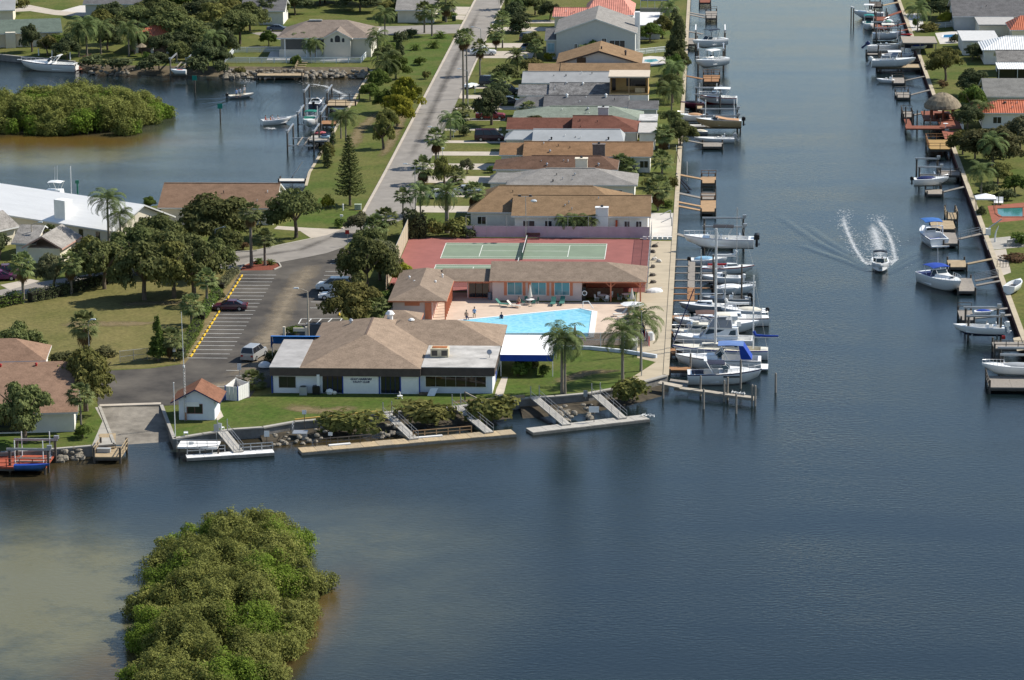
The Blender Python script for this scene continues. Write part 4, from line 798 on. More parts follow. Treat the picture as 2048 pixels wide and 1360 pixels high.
def arch(par, cx, y, z, w_, h_):
 pts = [(cx-w_/2, z), (cx+w_/2, z)]+[(cx+w_/2*math.cos(t), z+h_-w_/2+w_/2*math.sin(t)) for t in [math.pi*i/10 for i in range(11)]]
 mb = MB(); n0 = len(pts); mb.quad(*[(p[0], y, p[1]) for p in pts]); mb.obj('window', glass, par)
arch(bg_, gm+.05, y0-1.34, LAND+3.2, 1.05, 1.35)
for s in (-1, 1): arch(bg_, gm+s*1.15+.05, y0-1.34, LAND+3.2, .5, .8)
for i, (a, b2_) in enumerate(((572,612),(615,632),(633,650))): MB().box(P(a,114)[0], P(b2_,114)[0], y0+.1, y0+.16, LAND+1.53, LAND+e-.25).obj('screen', glassy('screen_mesh', (.05,.055,.06), .4), bg_)
for u in (570, 613.5, 632.5, 651): MB().box(P(u,114)[0]-.12, P(u,114)[0]+.12, y0-.02, y0+.22, LAND, LAND+e-.2).obj('porch_post', white, bg_)
for i in range(3): MB().box(x1+.003, x1+.06, y0+2+i*3.5, y0+3+i*3.5, LAND+.9, LAND+2.6).obj('window', glass, bg_)
MB().box(P(652,20,6)[0]-1.3, P(652,20,6)[0]+1.3, y0+6.3, y0+6.7, LAND+e+2.45, LAND+e+2.75).obj('ridge_vent', mat('pale_vent', (.5,.48,.45), .7), bg_)
# --- east bank houses
t, b = house('grey-roofed house with white awning at the top right', 1905, 2120, 33, -12, S_dk, greyw, eave=3.0, maxd=8)
x0, y0 = P(1923,22,2.6); x1 = P(2003,22,2.6)[0]; y1 = P(1923,9,2.9)[1]
MB().quad((x0, y0, LAND+2.6), (x1, y0, LAND+2.6), (x1, y1, LAND+2.95), (x0, y1, LAND+2.95)).obj('awning', mat('awning_white', (.78,.78,.77), .5, .03), t)
for i in range(5): x = x0+(x1-x0)*i/4; MB().bar((x, y0+.1, LAND), (x, y0+.1, LAND+2.6), .08).obj('post', white, t)
MB().box(x0, x1, y0+2.6, y0+2.8, LAND+.2, LAND+2.4).obj('window_band', glass, t)
t = thing('house', 'red-tiled house with flat grey wing at the right edge', 'house'); flatroof(t, 1957, 2036, 49, 33, 2.9, mat('flat_grey', (.37,.36,.34), .9, .15), creamw)
x0, y0 = P(2020,60,3.0); roof_mb(x0, x0+16, y0, y0+11, LAND+3.0, LAND+5.2, x0+2.5, x0+13, 'x', .2).obj('roof', [S_ort, fascw], t); MB().box(x0+.5, x0+15, y0+.5, y0+10.5, LAND, LAND+2.8).obj('wall', creamw, t)
t = thing('house', 'flat pale grey roofed house with tall narrow windows, east bank', 'house'); bx = flatroof(t, 1924, 2000, 81, 61, 3.0, mat('flat_pale', (.50,.50,.49), .9, .12), stucco)
for u in (1942, 1950, 1958): MB().box(P(u,100)[0]-.2, P(u,100)[0]+.3, bx[2]+.2, bx[2]+.297, LAND+.4, LAND+2.3).obj('window', greenp if u != 1950 else glass, t)
t, b = house('white ribbed metal hip roof house, east bank', 1964, 2110, 100, 72, S_whr, stucco, eave=2.9, hipl=2010, hipr=2080); MB().box(P(1990,112)[0], P(2004,112)[0], b[2]+.4, b[2]+.497, LAND+.3, LAND+2.2).obj('door', glass, t)
t, b = house('house with streaky grey shingles and white porch roof, east bank', 1994, 2130, 124, 100, shingle('shingle_streaky', (.23,.22,.205), .45), stucco, eave=2.8)
x0, y0 = P(1996,138,2.5); x1 = x0+12; y1 = P(1996,126,2.7)[1]; MB().quad((x0, y0, LAND+2.5), (x1, y0, LAND+2.5), (x1, y1, LAND+2.8), (x0, y1, LAND+2.8)).obj('porch_roof', S_whr, t); MB().box(x0, x1, y0+2, y0+2.2, LAND, LAND+2.4).obj('porch_screen', glass, t)
for i in range(4): MB().bar((x0+.2+i*3.5, y0+.15, LAND), (x0+.2+i*3.5, y0+.15, LAND+2.5), .1).obj('post', white, t)
t = MB() and thing('house', 'plain taupe gable roof behind the dark tree, east bank', 'house'); e = 2.7
x0, y0 = P(1968,193,e); roof_mb(x0, x0+20, y0, y0+13, LAND+e, LAND+e+2.3, x0, x0+20, 'x', .2).obj('roof', [shingle('shingle_taupe2', (.20,.195,.18), .8), fascw], t); MB().box(x0+.5, x0+19.5, y0+.5, y0+12.5, LAND, LAND+e-.2).obj('wall', greyw, t); t.rotation_euler[2] = 0
t, b = house('orange-tiled house with white wall behind the thatched hut', 1960, 2080, 226, 200, S_ort, stucco, eave=2.8, hipl=1995, hipr=2050)
window(t, 'f', P(1985,238)[0], .9, 1.4, 1.1, b[0], b[1], b[2]+.5, b[3]); vent(t, *onroof(b, 2010, 206), .3, .3, brownf)
# ================================================================ DOCKS, LIFTS, BOATS
def rail_mb(pts, h=1.0, step=1.6, r=.045, rails=(1.0, .55), mi=0):
 mb = MB()
 for a, b_ in zip(pts, pts[1:]):
  a, b_ = Vector(a), Vector(b_); n = max(1, round((b_-a).length/step))
  for i in range(n+1): p = a.lerp(b_, i/n); mb.bar(p, p+Vector((0, 0, h)), r*2)
  for k in rails: mb.bar(a+Vector((0, 0, h*k)), b_+Vector((0, 0, h*k)), r*1.7)
 return mb
def pile(par, x, y, top, r=.14, m_=None, name='piling', z0=-1.6):
 return MB().tube((x, y, z0), (x, y, top), r, r*.92, 8).obj(name, m_ or pilem, par)
def dock(label, uL, uR, vN, vF, z=.75, m_=None, rail='', gang=(), piles=True, sec=0, gm=None, pt=None, rm=None, gr=False, name='dock', skew=0.):
 m_ = m_ or wood_g; t = thing(name, label, 'dock'); um = (uL+uR)/2
 y0, y1 = PW(um, vN, z)[1], PW(um, vF, z)[1]; x0, x1 = PW(uL, vN, z)[0], PW(uR, vN, z)[0]
 n = sec or max(1, int((x1-x0)/2.4))
 for i in range(n):
  a, b_ = x0+(x1-x0)*i/n, x0+(x1-x0)*(i+1)/n
  MB().box(a+.01, b_-.01, y0, y1, z-.14, z+.012*rnd.random()).obj('deck_section', m_, t)
 for yy in (y0+.02, y1-.12): MB().box(x0, x1, yy, yy+.1, z-.42, z-.145).obj('beam', pilem, t)
 if piles:
  for x in (x0+.1, x1-.1):
   for y in (y0+.05, y1-.05): pile(t, x, y, z+(pt if pt is not None else .5))
 c = {'f': ((x0, y0, z), (x1, y0, z)), 'b': ((x0, y1, z), (x1, y1, z)), 'l': ((x0, y0, z), (x0, y1, z)), 'r': ((x1, y0, z), (x1, y1, z))}
 for s in rail: rail_mb(c[s]).obj('railing', rm or m_, t)
 for g in gang:
  (u0, v0), (u1, v1) = g[:2]; za, zb = (LAND+.05, z+.02) if len(g) < 3 else g[2]
  w_ = g[3] if len(g) > 3 else .9
  a, b_ = (*PW(u0, v0, za), za), (*PW(u1, v1, zb), zb); gg = MB().bar(a, b_, w_, .12).obj('gangway', gm or m_, t)
  if gr or (len(g) > 4 and g[4]):
   d = Vector((b_[0]-a[0], b_[1]-a[1], 0)).normalized(); s_ = Vector((-d.y, d.x, 0))*w_/2
   mb = rail_mb([tuple(Vector(a)+s_), tuple(Vector(b_)+s_)], .95, 1.5, .03); m2 = rail_mb([tuple(Vector(a)-s_), tuple(Vector(b_)-s_)], .95, 1.5, .03)
   k = len(mb.v); mb.v += m2.v; mb.f += [tuple(i+k for i in f) for f in m2.f]; mb.m += m2.m; mb.obj('handrail', steel, gg)
 return t, (x0, x1, y0, y1, z)
def lift(label, uL, uR, vN, vF, top=3.2, cradle=1.2, m_=None, beams='x', bm=None, guides=0):
 """four pilings, two top beams and a slung cradle; v lines are taken at the water"""
 t = thing('boat_lift', label, 'boat lift'); um = (uL+uR)/2
 y0, y1 = PW(um, vN)[1], PW(um, vF)[1]; x0, x1 = PW(uL, vN)[0], PW(uR, vN)[0]; bm = bm or steel
 for x in (x0, x1):
  for y in (y0, y1): pile(t, x, y, top, .15, m_)
 if beams == 'x':
  for y in (y0, y1): MB().box(x0-.3, x1+.3, y-.12, y+.12, top+.002, top+.24).obj('top_beam', bm, t); MB().box(x1-.1, x1+.45, y-.2, y+.2, top+.245, top+.6).obj('motor', steel, t)
 else:
  for x in (x0, x1): MB().box(x-.12, x+.12, y0-.3, y1+.3, top+.002, top+.24).obj('top_beam', bm, t); MB().box(x-.2, x+.2, y0-.5, y0+.05, top+.245, top+.55).obj('motor', steel, t)
 if beams == 'x':
  for x in (x0+.5, x1-.5): MB().box(x-.1, x+.1, y0-.2, y1+.2, cradle-.12, cradle+.12).obj('cradle_beam', alu, t)
  ym = (y0+y1)/2
  for s in (-.6, .6): MB().box(x0+.2, x1-.2, ym+s-.1, ym+s+.1, cradle+.123, cradle+.25).obj('bunk', wood_g, t)
 else:
  for y in (y0+.5, y1-.5): MB().box(x0-.2, x1+.2, y-.1, y+.1, cradle-.12, cradle+.12).obj('cradle_beam', alu, t)
  xm = (x0+x1)/2
  for s in (-.6, .6): MB().box(xm+s-.1, xm+s+.1, y0+.2, y1-.2, cradle+.123, cradle+.25).obj('bunk', wood_g, t)
 mb = MB()
 for x in (x0, x1):
  for y in (y0, y1): mb.tube((x+(.2 if x == x0 else -.2), y+.05, cradle), (x+(.2 if x == x0 else -.2), y+.05, top), .02, n=4)
 mb.obj('cable', steel, t)
 if guides:
  for x in (x0+.6, x1-.6):
   for y in (y0+.1, y1-.1): MB().tube((x, y, cradle), (x, y, cradle+guides), .06, n=6).obj('guide_post', white, t)
 return t
def hull(t, L_, B, H, cock=None, hm=None, dm=None, bm=None, stripe=None, stern=.9, bowk=2.4, floor=.25, fdeck=.08):
 hm = hm or gel; dm = dm or gel
 ts = [0, .1, .22, .35, .48, .6, .7, .8, .88, .94, .98, 1.0]
 if cock: ts = sorted(set([x for x in ts if not any(abs(x-c) < .02 for c in cock)]+[cock[0]-.004, cock[0], cock[1], cock[1]+.004]))
 hb_ = lambda q: max(.02, B/2*(1-max(0, (q-.42)/.58)**bowk*.985)*(stern+(1-stern)*min(1, q/.42)))
 h, d = MB(), MB(); hr, dr = [], []; S = lambda q: H*(1+.32*q*q)
 for q in ts:
  x = -L_/2+L_*q; b_ = hb_(q); zs = S(q); cz = .06+.55*H*q**4; cb = b_*(.86-.3*q**3)
  kz = -.4+(H*.8+.4)*max(0, (q-.6)/.4)**2.2; xk = x-L_*.10*q**5; xc = x-L_*.05*q**5
  half = [(xk, 0, kz), (xc, cb, cz), (x-.01, b_*.985, zs-.16), (x, b_, zs)]
  hr.append([(p[0], -p[1], p[2]) for p in reversed(half)]+half[1:])
  inc = cock and cock[0] <= q <= cock[1]; zf = (H*floor if inc else zs+fdeck*min(1, b_)); bi = max(.01, b_-.14); zi = zs+.02
  hd = [(x, b_, zs), (x, bi, zi), (x, bi-.03 if bi > .1 else bi*.7, zf if inc else zi+.01), (x, 0, zf)]
  dr.append(hd[:3]+[hd[3]]+[(p[0], -p[1], p[2]) for p in reversed(hd[:3])])
 h.rings(hr, closed=False, mis=[2, 0, 1, 1, 0, 2]) if False else h.rings(hr, closed=False, mis=[2, 0, 1, 1, 0, 2])
 r0 = hr[0]; h.quad(*r0, mi=0)
 d.rings(dr, closed=False)
 h.obj('hull', [hm, bm or hm, stripe or hm], t, True); d.obj('deck', dm, t); return S, hb_
def outboard(t, x, y, z, m_=None, s=1.0, tilt=0.0):
 m_ = m_ or black
 o = MB().box(-.55*s, .05*s, -.22*s, .22*s, .1*s, .62*s).tube((-.25*s, 0, .62*s), (-.25*s, 0, .72*s), .26*s, .16*s, 8).box(-.38*s, -.12*s, -.09*s, .09*s, -.75*s, .1*s).box(-.6*s, -.05*s, -.12*s, .12*s, -.55*s, -.5*s).obj('outboard', m_, t, loc=(x, y, z)); o.rotation_euler[1] = tilt; return o
def canopy(t, x0, x1, w_, z0, h, m_, pm=None, curve=.15, name='canopy_top', th=.05, posts=True):
 rr = []; n = 6
 for i in range(n+1):
  x = x0+(x1-x0)*i/n; k = math.sin(math.pi*i/n)*curve
  rr.append([(x, -w_/2, z0+h-.12+k), (x, -w_/4, z0+h+k), (x, w_/4, z0+h+k), (x, w_/2, z0+h-.12+k), (x, w_/2, z0+h-.12-th+k), (x, 0, z0+h-th+k), (x, -w_/2, z0+h-.12-th+k)])
 o = MB().rings(rr, cap=True).obj(name, m_, t)
 if posts:
  for s in (-1, 1):
   for a, c in ((x0+.1, x0+(x1-x0)*.3), (x1-.1, x0+(x1-x0)*.7)): MB().tube((a, s*w_*.46, z0+h-.1), (c, s*w_*.46, z0), .035, n=5).obj('frame_tube', pm or alu, o)
 return o
def cabin(t, x0, x1, w0, w1, z0, h, m_, win=True, rake0=.1, rake1=.5, roofm=None, gm=None):
 """tapered deckhouse; x1 is the bow end"""
 i = .12*w0
 lo = [(x0, -w0/2, z0), (x1, -w1/2, z0), (x1, w1/2, z0), (x0, w0/2, z0)]; hi = [(x0+rake0, -w0/2+i, z0+h), (x1-rake1, -w1/2+i, z0+h), (x1-rake1, w1/2-i, z0+h), (x0+rake0, w0/2-i, z0+h)]
 mb = MB(); mb.rings([lo, hi]); mb.quad(*hi); c = mb.obj('cabin', m_, t)
 if roofm: MB().prism([(p[0]+(.1 if k in (1, 2) else -.1), p[1]*1.04) for k, p in enumerate(hi)], z0+h+.003, z0+h+.08).obj('roof', roofm, c)
 if win:
  g = gm or blueglass; a, b_ = .38, .86
  def ip(p, q, f): return tuple(p[k]+(q[k]-p[k])*f for k in range(3))
  for s, (p0, p1, q0, q1) in enumerate(((lo[0], lo[1], hi[0], hi[1]), (lo[2], lo[3], hi[2], hi[3]), (lo[1], lo[2], hi[1], hi[2]))):
   e = .06; A, B_ = ip(p0, q0, a), ip(p1, q1, a); C, D = ip(p1, q1, b_), ip(p0, q0, b_)
   quad = [ip(A, B_, e), ip(A, B_, 1-e), ip(D, C, 1-e), ip(D, C, e)]
   nrm = (Vector(p1)-Vector(p0)).cross(Vector(q0)-Vector(p0)).normalized()*.012
   MB().quad(*[tuple(Vector(k)+nrm) for k in quad]).obj('cabin_window', g, c)
 return c
def windshield(t, x, w_, z, h, rake=.55, m_=None):
 o = MB(); o.quad((x, -w_*.3, z), (x, w_*.3, z), (x-rake, w_*.28, z+h), (x-rake, -w_*.28, z+h))
 for s in (-1, 1): o.quad((x, s*w_*.3, z), (x-.9, s*w_*.47, z), (x-.9-rake*.7, s*w_*.44, z+h*.9), (x-rake, s*w_*.28, z+h))
 w0 = o.obj('windshield', m_ or blueglass, t)
 mb = MB().bar((x-rake, -w_*.28, z+h), (x-rake, w_*.28, z+h), .05)
 for s in (-1, 1): mb.bar((x, s*w_*.3, z), (x-rake, s*w_*.28, z+h), .05).bar((x-rake, s*w_*.28, z+h), (x-.9-rake*.7, s*w_*.44, z+h*.9), .05)
 mb.obj('frame', white, w0); return w0
def bowrail(t, L_, S, hb_, t0=.5, h=.55):
 mb = MB(); qs = [t0+(.99-t0)*i/6 for i in range(7)]
 for s in (-1, 1):
  pts = [(-L_/2+L_*q, s*hb_(q)*.93, S(q)+h) for q in qs]
  for a, b_ in zip(pts, pts[1:]): mb.tube(a, b_, .025, n=4)
  for q, p in zip(qs, pts): mb.tube((p[0], p[1], S(q)), p, .022, n=4)
 mb.obj('bow_rail', alu, t)
def mast(t, x, z, h, boom=0, r=.09, m_=None, sail=None, back=True, spreaders=1):
 m_ = m_ or alu; o = MB().tube((x, 0, z), (x, 0, z+h), r, r*.8, 8).obj('mast', m_, t); mb = MB()
 for k in range(spreaders): zz = z+h*(k+1)/(spreaders+1); mb.bar((x, -.8, zz), (x, .8, zz), .07)
 mb.obj('spreader', m_, o)
 if boom:
  MB().tube((x, 0, z+1.5), (x-boom, 0, z+1.55), .07, n=6).obj('boom', m_, o)
  if sail: MB().path([(x-.05, 0, z+2.3), (x-.3, 0, z+1.75), (x-boom*.5, 0, z+1.68), (x-boom, 0, z+1.7)], .2, .12, 7).obj('sail_cover', sail, o)
 return o
def stays(t, pts, r=.018):
 mb = MB()
 for a, b_ in pts: mb.tube(a, b_, r, n=4)
 mb.obj('rigging', steel, t)
def boat(name, label, u, v, hd, L_, B, H, z=0., cat='boat', **k):
 t = thing(name, label, cat, (*PW(u, v, z), z), R(hd)); S, hb_ = hull(t, L_, B, H, **k); return t, S, hb_
def console(t, x, z, w_=.9, h=1.0, m_=None):
 MB().rings([[(x-.4, -w_/2, z), (x+.35, -w_/2, z), (x+.35, w_/2, z), (x-.4, w_/2, z)], [(x-.3, -w_/2, z+h), (x+.05, -w_/2, z+h), (x+.05, w_/2, z+h), (x-.3, w_/2, z+h)]], cap=True).obj('console', m_ or gel, t)
 MB().quad((x+.06, -w_/2, z+h), (x+.06, w_/2, z+h), (x-.12, w_/2*.9, z+h+.45), (x-.12, -w_/2*.9, z+h+.45)).obj('windshield', blueglass, t)
 MB().box(x-1.25, x-.75, -w_*.6, w_*.6, z, z+.75).box(x-1.3, x-1.2, -w_*.6, w_*.6, z+.75, z+1.1).obj('seat', m_ or gel, t)
# ---------------------------------------------------------------- yacht club finger docks along the promenade
t = thing('ladder_dock', 'long grey and orange finger dock beside the promenade', 'dock'); z = .72
xa, xb = PW(1376,545,z)[0], PW(1390,545,z)[0]
seg = [(518,532),(532,546),(546,561),(561,575),(575,588),(588,602)]
for i, (a, b_) in enumerate(seg): MB().box(xa, xb, PW(1382,b_,z)[1]+.02, PW(1382,a,z)[1]-.02, z-.12, z+.01*i % .03).obj('deck_section', wood_g if i < 4 else wood_o, t)
for i, v in enumerate((519,533,546,561,576,588,601)):
 y = PW(1390,v,z)[1]; x1 = PW((1442,1436,1434,1432,1432,1400,1424)[i],v,z)[0]
 MB().box(20.4, xa-.02, y-.22, y+.22, z-.1, z+.02).obj('walkway', wood_g if i < 4 else wood_o, t); MB().box(xb+.02, x1, y-.25, y+.25, z-.1, z+.02).obj('finger', wood_g if i < 4 else wood_o, t)
 for x in (xa+.1, x1-.2): pile(t, x, y+.25, z+.1, .11)
fing = (('orange finger dock below the grey sailboat', 1342, 1378, 637, 631), ('orange finger dock beside the small cabin boat', 1341, 1378, 669, 661), ('short orange finger dock beside the ketch bow', 1340, 1356, 706, 697), ('orange finger dock behind the nearest white cruiser', 1338, 1381, 740, 734))
for lb_, a, b_, c, d in fing: dock(lb_, a, b_, c, d, .8, wood_o, pt=.12)
END_PIER = True
def lone(label, pts, group=None, m_=None, r=.15):
 for i, (u, v, top) in enumerate(pts):
  o = thing('mooring_pile', label[i], 'piling', (*PW(u, v), 0)); MB().tube((0, 0, -1.6), (0, 0, top), r, r*.9, 9).obj('pole', m_ or pilel, o); MB().tube((0, 0, top), (0, 0, top+.12), r*.95, .03, 9).obj('cap', pilel, o)
lone(['lone pale mooring pile standing far right of the end pier', 'mooring pile in front of the end pier, below the cruiser bow', 'mooring pile right of centre in front of the end pier', 'first of two pale piles at the outer end of the pier', 'second pile at the outer end of the pier, rope-wrapped', 'thick pile standing behind the middle of the end pier', 'twin pile beside the thick one behind the end pier', 'pile between cruiser and pier near its left end', 'slim tall pile in front of the blue-canvas cruiser', 'pale pile beside the gangway at the promenade tip', 'slim pile amid the orange finger docks below the canvas cruiser'],
     [(1551,785,2.4),(1407,818,2.4),(1472,827,2.4),(1504,812,2.6),(1510,812,2.5),(1448,803,2.6),(1455,800,2.8),(1401,792,2.5),(1481,777,3.6),(1326,797,2.0),(1381,745,2.4)], r=.14)
lone(['tall dark pile left of the main mast among the finger docks', 'tall dark pile just left of the ketch main mast', 'tall dark pile right of the ketch main mast', 'dark pile below the lifted centre console, left', 'dark pile with lashed pale gear beside the ladder dock'],
     [(1402,592,5.4),(1427.5,598,5.2),(1483,604,5.2),(1408,508,4.4),(1426,560,3.6)], m_=pilem, r=.13)
# ---------------------------------------------------------------- yacht club boats, nearest first
t, S, hb = boat('cabin_cruiser', 'nearest white express cruiser with dark cockpit canvas, bow right', 1449, 765, 2, 9.2, 3.0, 1.35, cock=(.06, .42), stripe=navy)
cabin(t, .3, 3.6, 2.2, .7, 1.45, .5, gel, False, .1, 1.0); windshield(t, .9, 2.3, 1.75, .65, .8); bowrail(t, 9.2, S, hb, .5)
mb = MB()
for s in (-1, 1): mb.bar((-1.5, s*1.3, 1.5), (-2.4, s*1.2, 3.0), .3, .1)
mb.bar((-2.4, -1.2, 3.0), (-2.4, 1.2, 3.0), .4, .12).obj('radar_arch', gel, t); canopy(t, -2.4, .0, 2.2, 1.6, 1.1, mat('dark_canvas', (.02,.025,.05), .85), curve=.05, posts=False)
MB().box(-4.4, -2.6, -1.2, 1.2, 1.1, 1.35).obj('cockpit_cover', MATS['dark_canvas'], t); MB().box(-.2, 2.0, -1.512, -1.5, 1.0, 1.2).obj('hull_window', blueglass, t)
t, S, hb = boat('cabin_cruiser', 'white cruiser with bright blue canvas enclosure, bow towards the seawall', 1436, 738, 178, 10.8, 3.3, 1.45, cock=(.04, .45), stripe=gelg)
cabin(t, 0, 4.0, 2.5, .8, 1.5, .45, gel, False, .1, 1.2); windshield(t, .6, 2.6, 1.8, .75, .9); bowrail(t, 10.8, S, hb, .5)
bcan = mat('sky_blue_canvas', (.11,.19,.40), .8, .1); canopy(t, -3.2, .0, 2.6, 1.6, 1.85, bcan, gel, .08); MB().quad((-3.2, -1.3, 3.3), (-3.2, 1.3, 3.3), (-4.3, 1.3, 1.6), (-4.3, -1.3, 1.6)).quad((-3.2, 1.3, 3.3), (-2.6, 1.3, 3.35), (-2.9, 1.35, 1.6), (-4.3, 1.35, 1.6)).quad((-3.2, -1.3, 3.3), (-2.6, -1.3, 3.35), (-2.9, -1.35, 1.6), (-4.3, -1.35, 1.6)).obj('aft_curtain', blue, t)
mb = MB()
for s in (-1, 1): mb.bar((-1.2, s*1.45, 1.6), (-.4, s*1.3, 3.25), .18, .1)
mb.obj('radar_arch', gel, t); MB().box(-6.3, -5.4, -1.3, 1.3, .3, .45).obj('swim_platform', gel, t)
t, S, hb = boat('sailing_ketch', 'big white ketch with blue stripe, tall main mast and blue mizzen cover', 1440, 716, 178, 12.2, 3.3, 1.3, cat='sailboat', stern=.62, stripe=blue, cock=(.08, .26), dm=gelc, bm=navy)
cabin(t, -2.6, 2.8, 2.0, 1.1, 1.45, .5, gelc, True, .1, .5); mast(t, .6, 1.4, 15.5, 4.2, .17, m_=mat('pale_spar', (.6,.6,.6), .5), spreaders=2); mast(t, -4.2, 1.3, 9.6, 3.2, .09, m_=white, sail=blue); bowrail(t, 12.2, S, hb, .35); stays(t, [((6, 0, 1.6), (.6, 0, 16.8)), ((.6, 1.5, 1.4), (.6, 0, 12)), ((.6, -1.5, 1.4), (.6, 0, 12)), ((-6, 0, 1.3), (-4.2, 0, 10.8))])
MB().path([(6.0, 0, 1.9), (3.4, 0, 9.0)], .1, .07, 6).obj('furled_jib', navy, t)
t, S, hb = boat('flybridge_cruiser', 'white flybridge cruiser with grey canvas enclosure, bow left', 1427, 696, 178, 10.4, 3.3, 1.4, cock=(.03, .2))
gcan = mat('grey_canvas', (.27,.29,.32), .85, .08); cabin(t, -3.2, 1.8, 2.8, 1.8, 1.5, 1.35, gel, True, .1, 1.1, gel); cabin(t, -2.4, .6, 2.3, 1.6, 2.95, 1.0, gcan, False, .1, .7); canopy(t, -2.2, -.2, 2.1, 2.95, 1.7, gelc, curve=.06); bowrail(t, 10.4, S, hb, .5)
MB().quad((1.9, -.9, 1.6), (1.9, .9, 1.6), (.3, .8, 3.0), (.3, -.8, 3.0)).obj('front_curtain', gcan, t); MB().box(-3.5, -3.0, -.3, .3, 3.0, 3.6).obj('raft_canister', white, t)
t, S, hb = boat('cabin_boat', 'small cream cabin boat tucked behind the flybridge cruiser, bow left', 1393, 680, 178, 6.6, 2.4, 1.1, cock=(.06, .3), dm=gelc)
cabin(t, -1.5, 1.2, 2.0, 1.4, 1.15, 1.0, gelc, True, .1, .7, gelc); bowrail(t, 6.6, S, hb, .5); MB().box(-.3, .5, -.4, .4, 2.24, 2.5).obj('hatch', gelc, t)
t, S, hb = boat('powerboat', 'white powerboat with brown bimini and long white cover, bow right', 1450, 664, 3, 9.0, 2.9, 1.2, cock=(.05, .4))
cabin(t, -.6, 2.6, 2.3, 1.0, 1.25, .5, gel, False, .1, 1.2); canopy(t, -3.9, -1.0, 2.4, 1.2, 1.6, mat('brown_canvas', (.10,.06,.05), .85), curve=.06); MB().box(-.9, 1.6, -1.0, 1.0, 1.8, 2.35).obj('white_cover', white, t); outboard(t, -4.5, 0, .6, white)
t, S, hb = boat('sloop', 'white sailboat with maroon stripe, stern to the open canal', 1462, 650, 182, 10.0, 2.9, 1.15, cat='sailboat', stern=.6, stripe=maroon, cock=(.1, .3), bm=maroon)
cabin(t, -1.4, 2.6, 1.8, 1.0, 1.25, .45, gel, True); mast(t, .8, 1.3, 6.2, 3.2, .07, sail=white);
mb = MB()
for s in (-1, 1): mb.path([(-4.9, s*.5, 1.2), (-4.9, s*.5, 1.9), (-4.0, s*1.0, 1.95), (-4.0, s*1.0, 1.2)], .025, n=4)
mb.obj('stern_rail', alu, t)
t, S, hb = boat('day_sailer', 'grey-hulled small sailboat with white cabin, bow to the promenade', 1412, 624, 178, 7.3, 2.4, 1.0, cat='sailboat', hm=gelg, stern=.7, cock=(.1, .38))
cabin(t, -.9, 1.6, 1.6, .8, 1.1, .45, gel, True); outboard(t, -3.7, .3, .7, white, .8); mast(t, .7, 1.05, 7.6, 3.0, .07);
t, S, hb = boat('inflatable_boat', 'grey inflatable with white bimini and black outboard', 1450, 606, 182, 6.4, 2.3, .75, hm=gelg, dm=gelg, cock=(.08, .72), stern=1.0)
canopy(t, -1.8, .6, 1.9, .7, 1.7, white); console(t, .2, .3, .8, .8); outboard(t, -3.3, 0, .6, black, 1.1, .4); outboard(t, -3.1, .6, .5, gelg, .7)
t, S, hb = boat('runabout', 'small white cuddy boat with pale outboard between finger docks', 1443, 565, 182, 5.6, 2.2, .85, cock=(.08, .5)); windshield(t, .4, 1.8, .95, .45, .4); outboard(t, -2.9, 0, .6, white, .9)
cabin(t, -.2, 1.4, 1.5, .8, .9, .5, gel, True)
t, S, hb = boat('day_sailer', 'slim white sailboat with red sail bag, furthest of the club boats', 1455, 546, 2, 7.6, 2.3, .9, cat='sailboat', stern=.65, cock=(.12, .42), stripe=red); cabin(t, -.2, 1.8, 1.4, .7, 1.0, .4, gel, True); mast(t, 1.3, .95, 8.6, 3.1, .06, m_=alu, sail=white); MB().path([(-2.8, .6, 1.1), (.8, .7, 1.15)], .15, .12).obj('sail_bag', red, t); stays(t, [((3.7, 0, 1.1), (1.3, 0, 9.3)), ((-3.7, 0, .9), (1.3, 0, 9.4))])
t, S, hb = boat('centre_console', 'large white centre console on a lift with black T-top, bow left', 1437, 492, 178, 10.2, 3.0, 1.25, z=2.0, cock=(.08, .62), stripe=mat('pale_grey_paint', (.5,.5,.52), .4))
console(t, -.2, .4, 1.1, 1.3); canopy(t, -2.2, .8, 2.2, 1.3, 1.75, mat('black_canvas', (.02,.02,.025), .8), curve=.04); bowrail(t, 10.2, S, hb, .55); outboard(t, -5.2, .4, 1.0, black, 1.3); outboard(t, -5.2, -.4, 1.0, black, 1.3)
lift('boat lift under the large centre console', 1408, 1487, 503, 485, 3.6, 1.35)
dock('low grey dock under the lifted centre console', 1403, 1466, 489, 481, .6, wood_g, gang=[((1353,468),(1405,484))])
dock('orange two-level dock with plank ramps, nearest of the row', 1401, 1432, 423, 400, .7, wood_n, 'b', gang=[((1355,404),(1402,413)),((1355,412),(1402,421))], rm=wood_o)
dock('small upper deck with black railing on the row canal dock', 1402, 1431, 398, 384, .8, wood_g, 'fb', gang=[((1355,386),(1402,396))], rm=black)
dock('square orange pine dock with open railing opposite the brown house', 1402, 1432, 366, 353, .8, wood_n, 'b', gang=[((1360,350),(1403,358))], rm=wood_o)
t = thing('launch_rails', 'pair of black boat rails sloping into the canal', 'boat rails')
for o_ in (0, 4): a, b_ = (*PW(1353-1+o_*.3,347+o_*1.4,LAND+.1), LAND+.1), (*PW(1388-o_*.6,382+o_*1.8,.05), -.3); MB().bar(a, b_, .22, .2).obj('rail', black, t)
t = thing('fishing_pole_stand', 'slim white flag pole standing in the canal by the launch rails', 'pole', (*PW(1374,362), 0)); MB().tube((0, 0, -1), (0, 0, 3.2), .05).obj('pole', white, t); MB().tube((0, 0, .6), (0, 0, .8), .12).obj('collar', steel, t)
dock('pale grey floating dock below the skiff', 1404, 1446, 293, 285, .55, wood_g, gang=[((1368,280),(1405,287))])
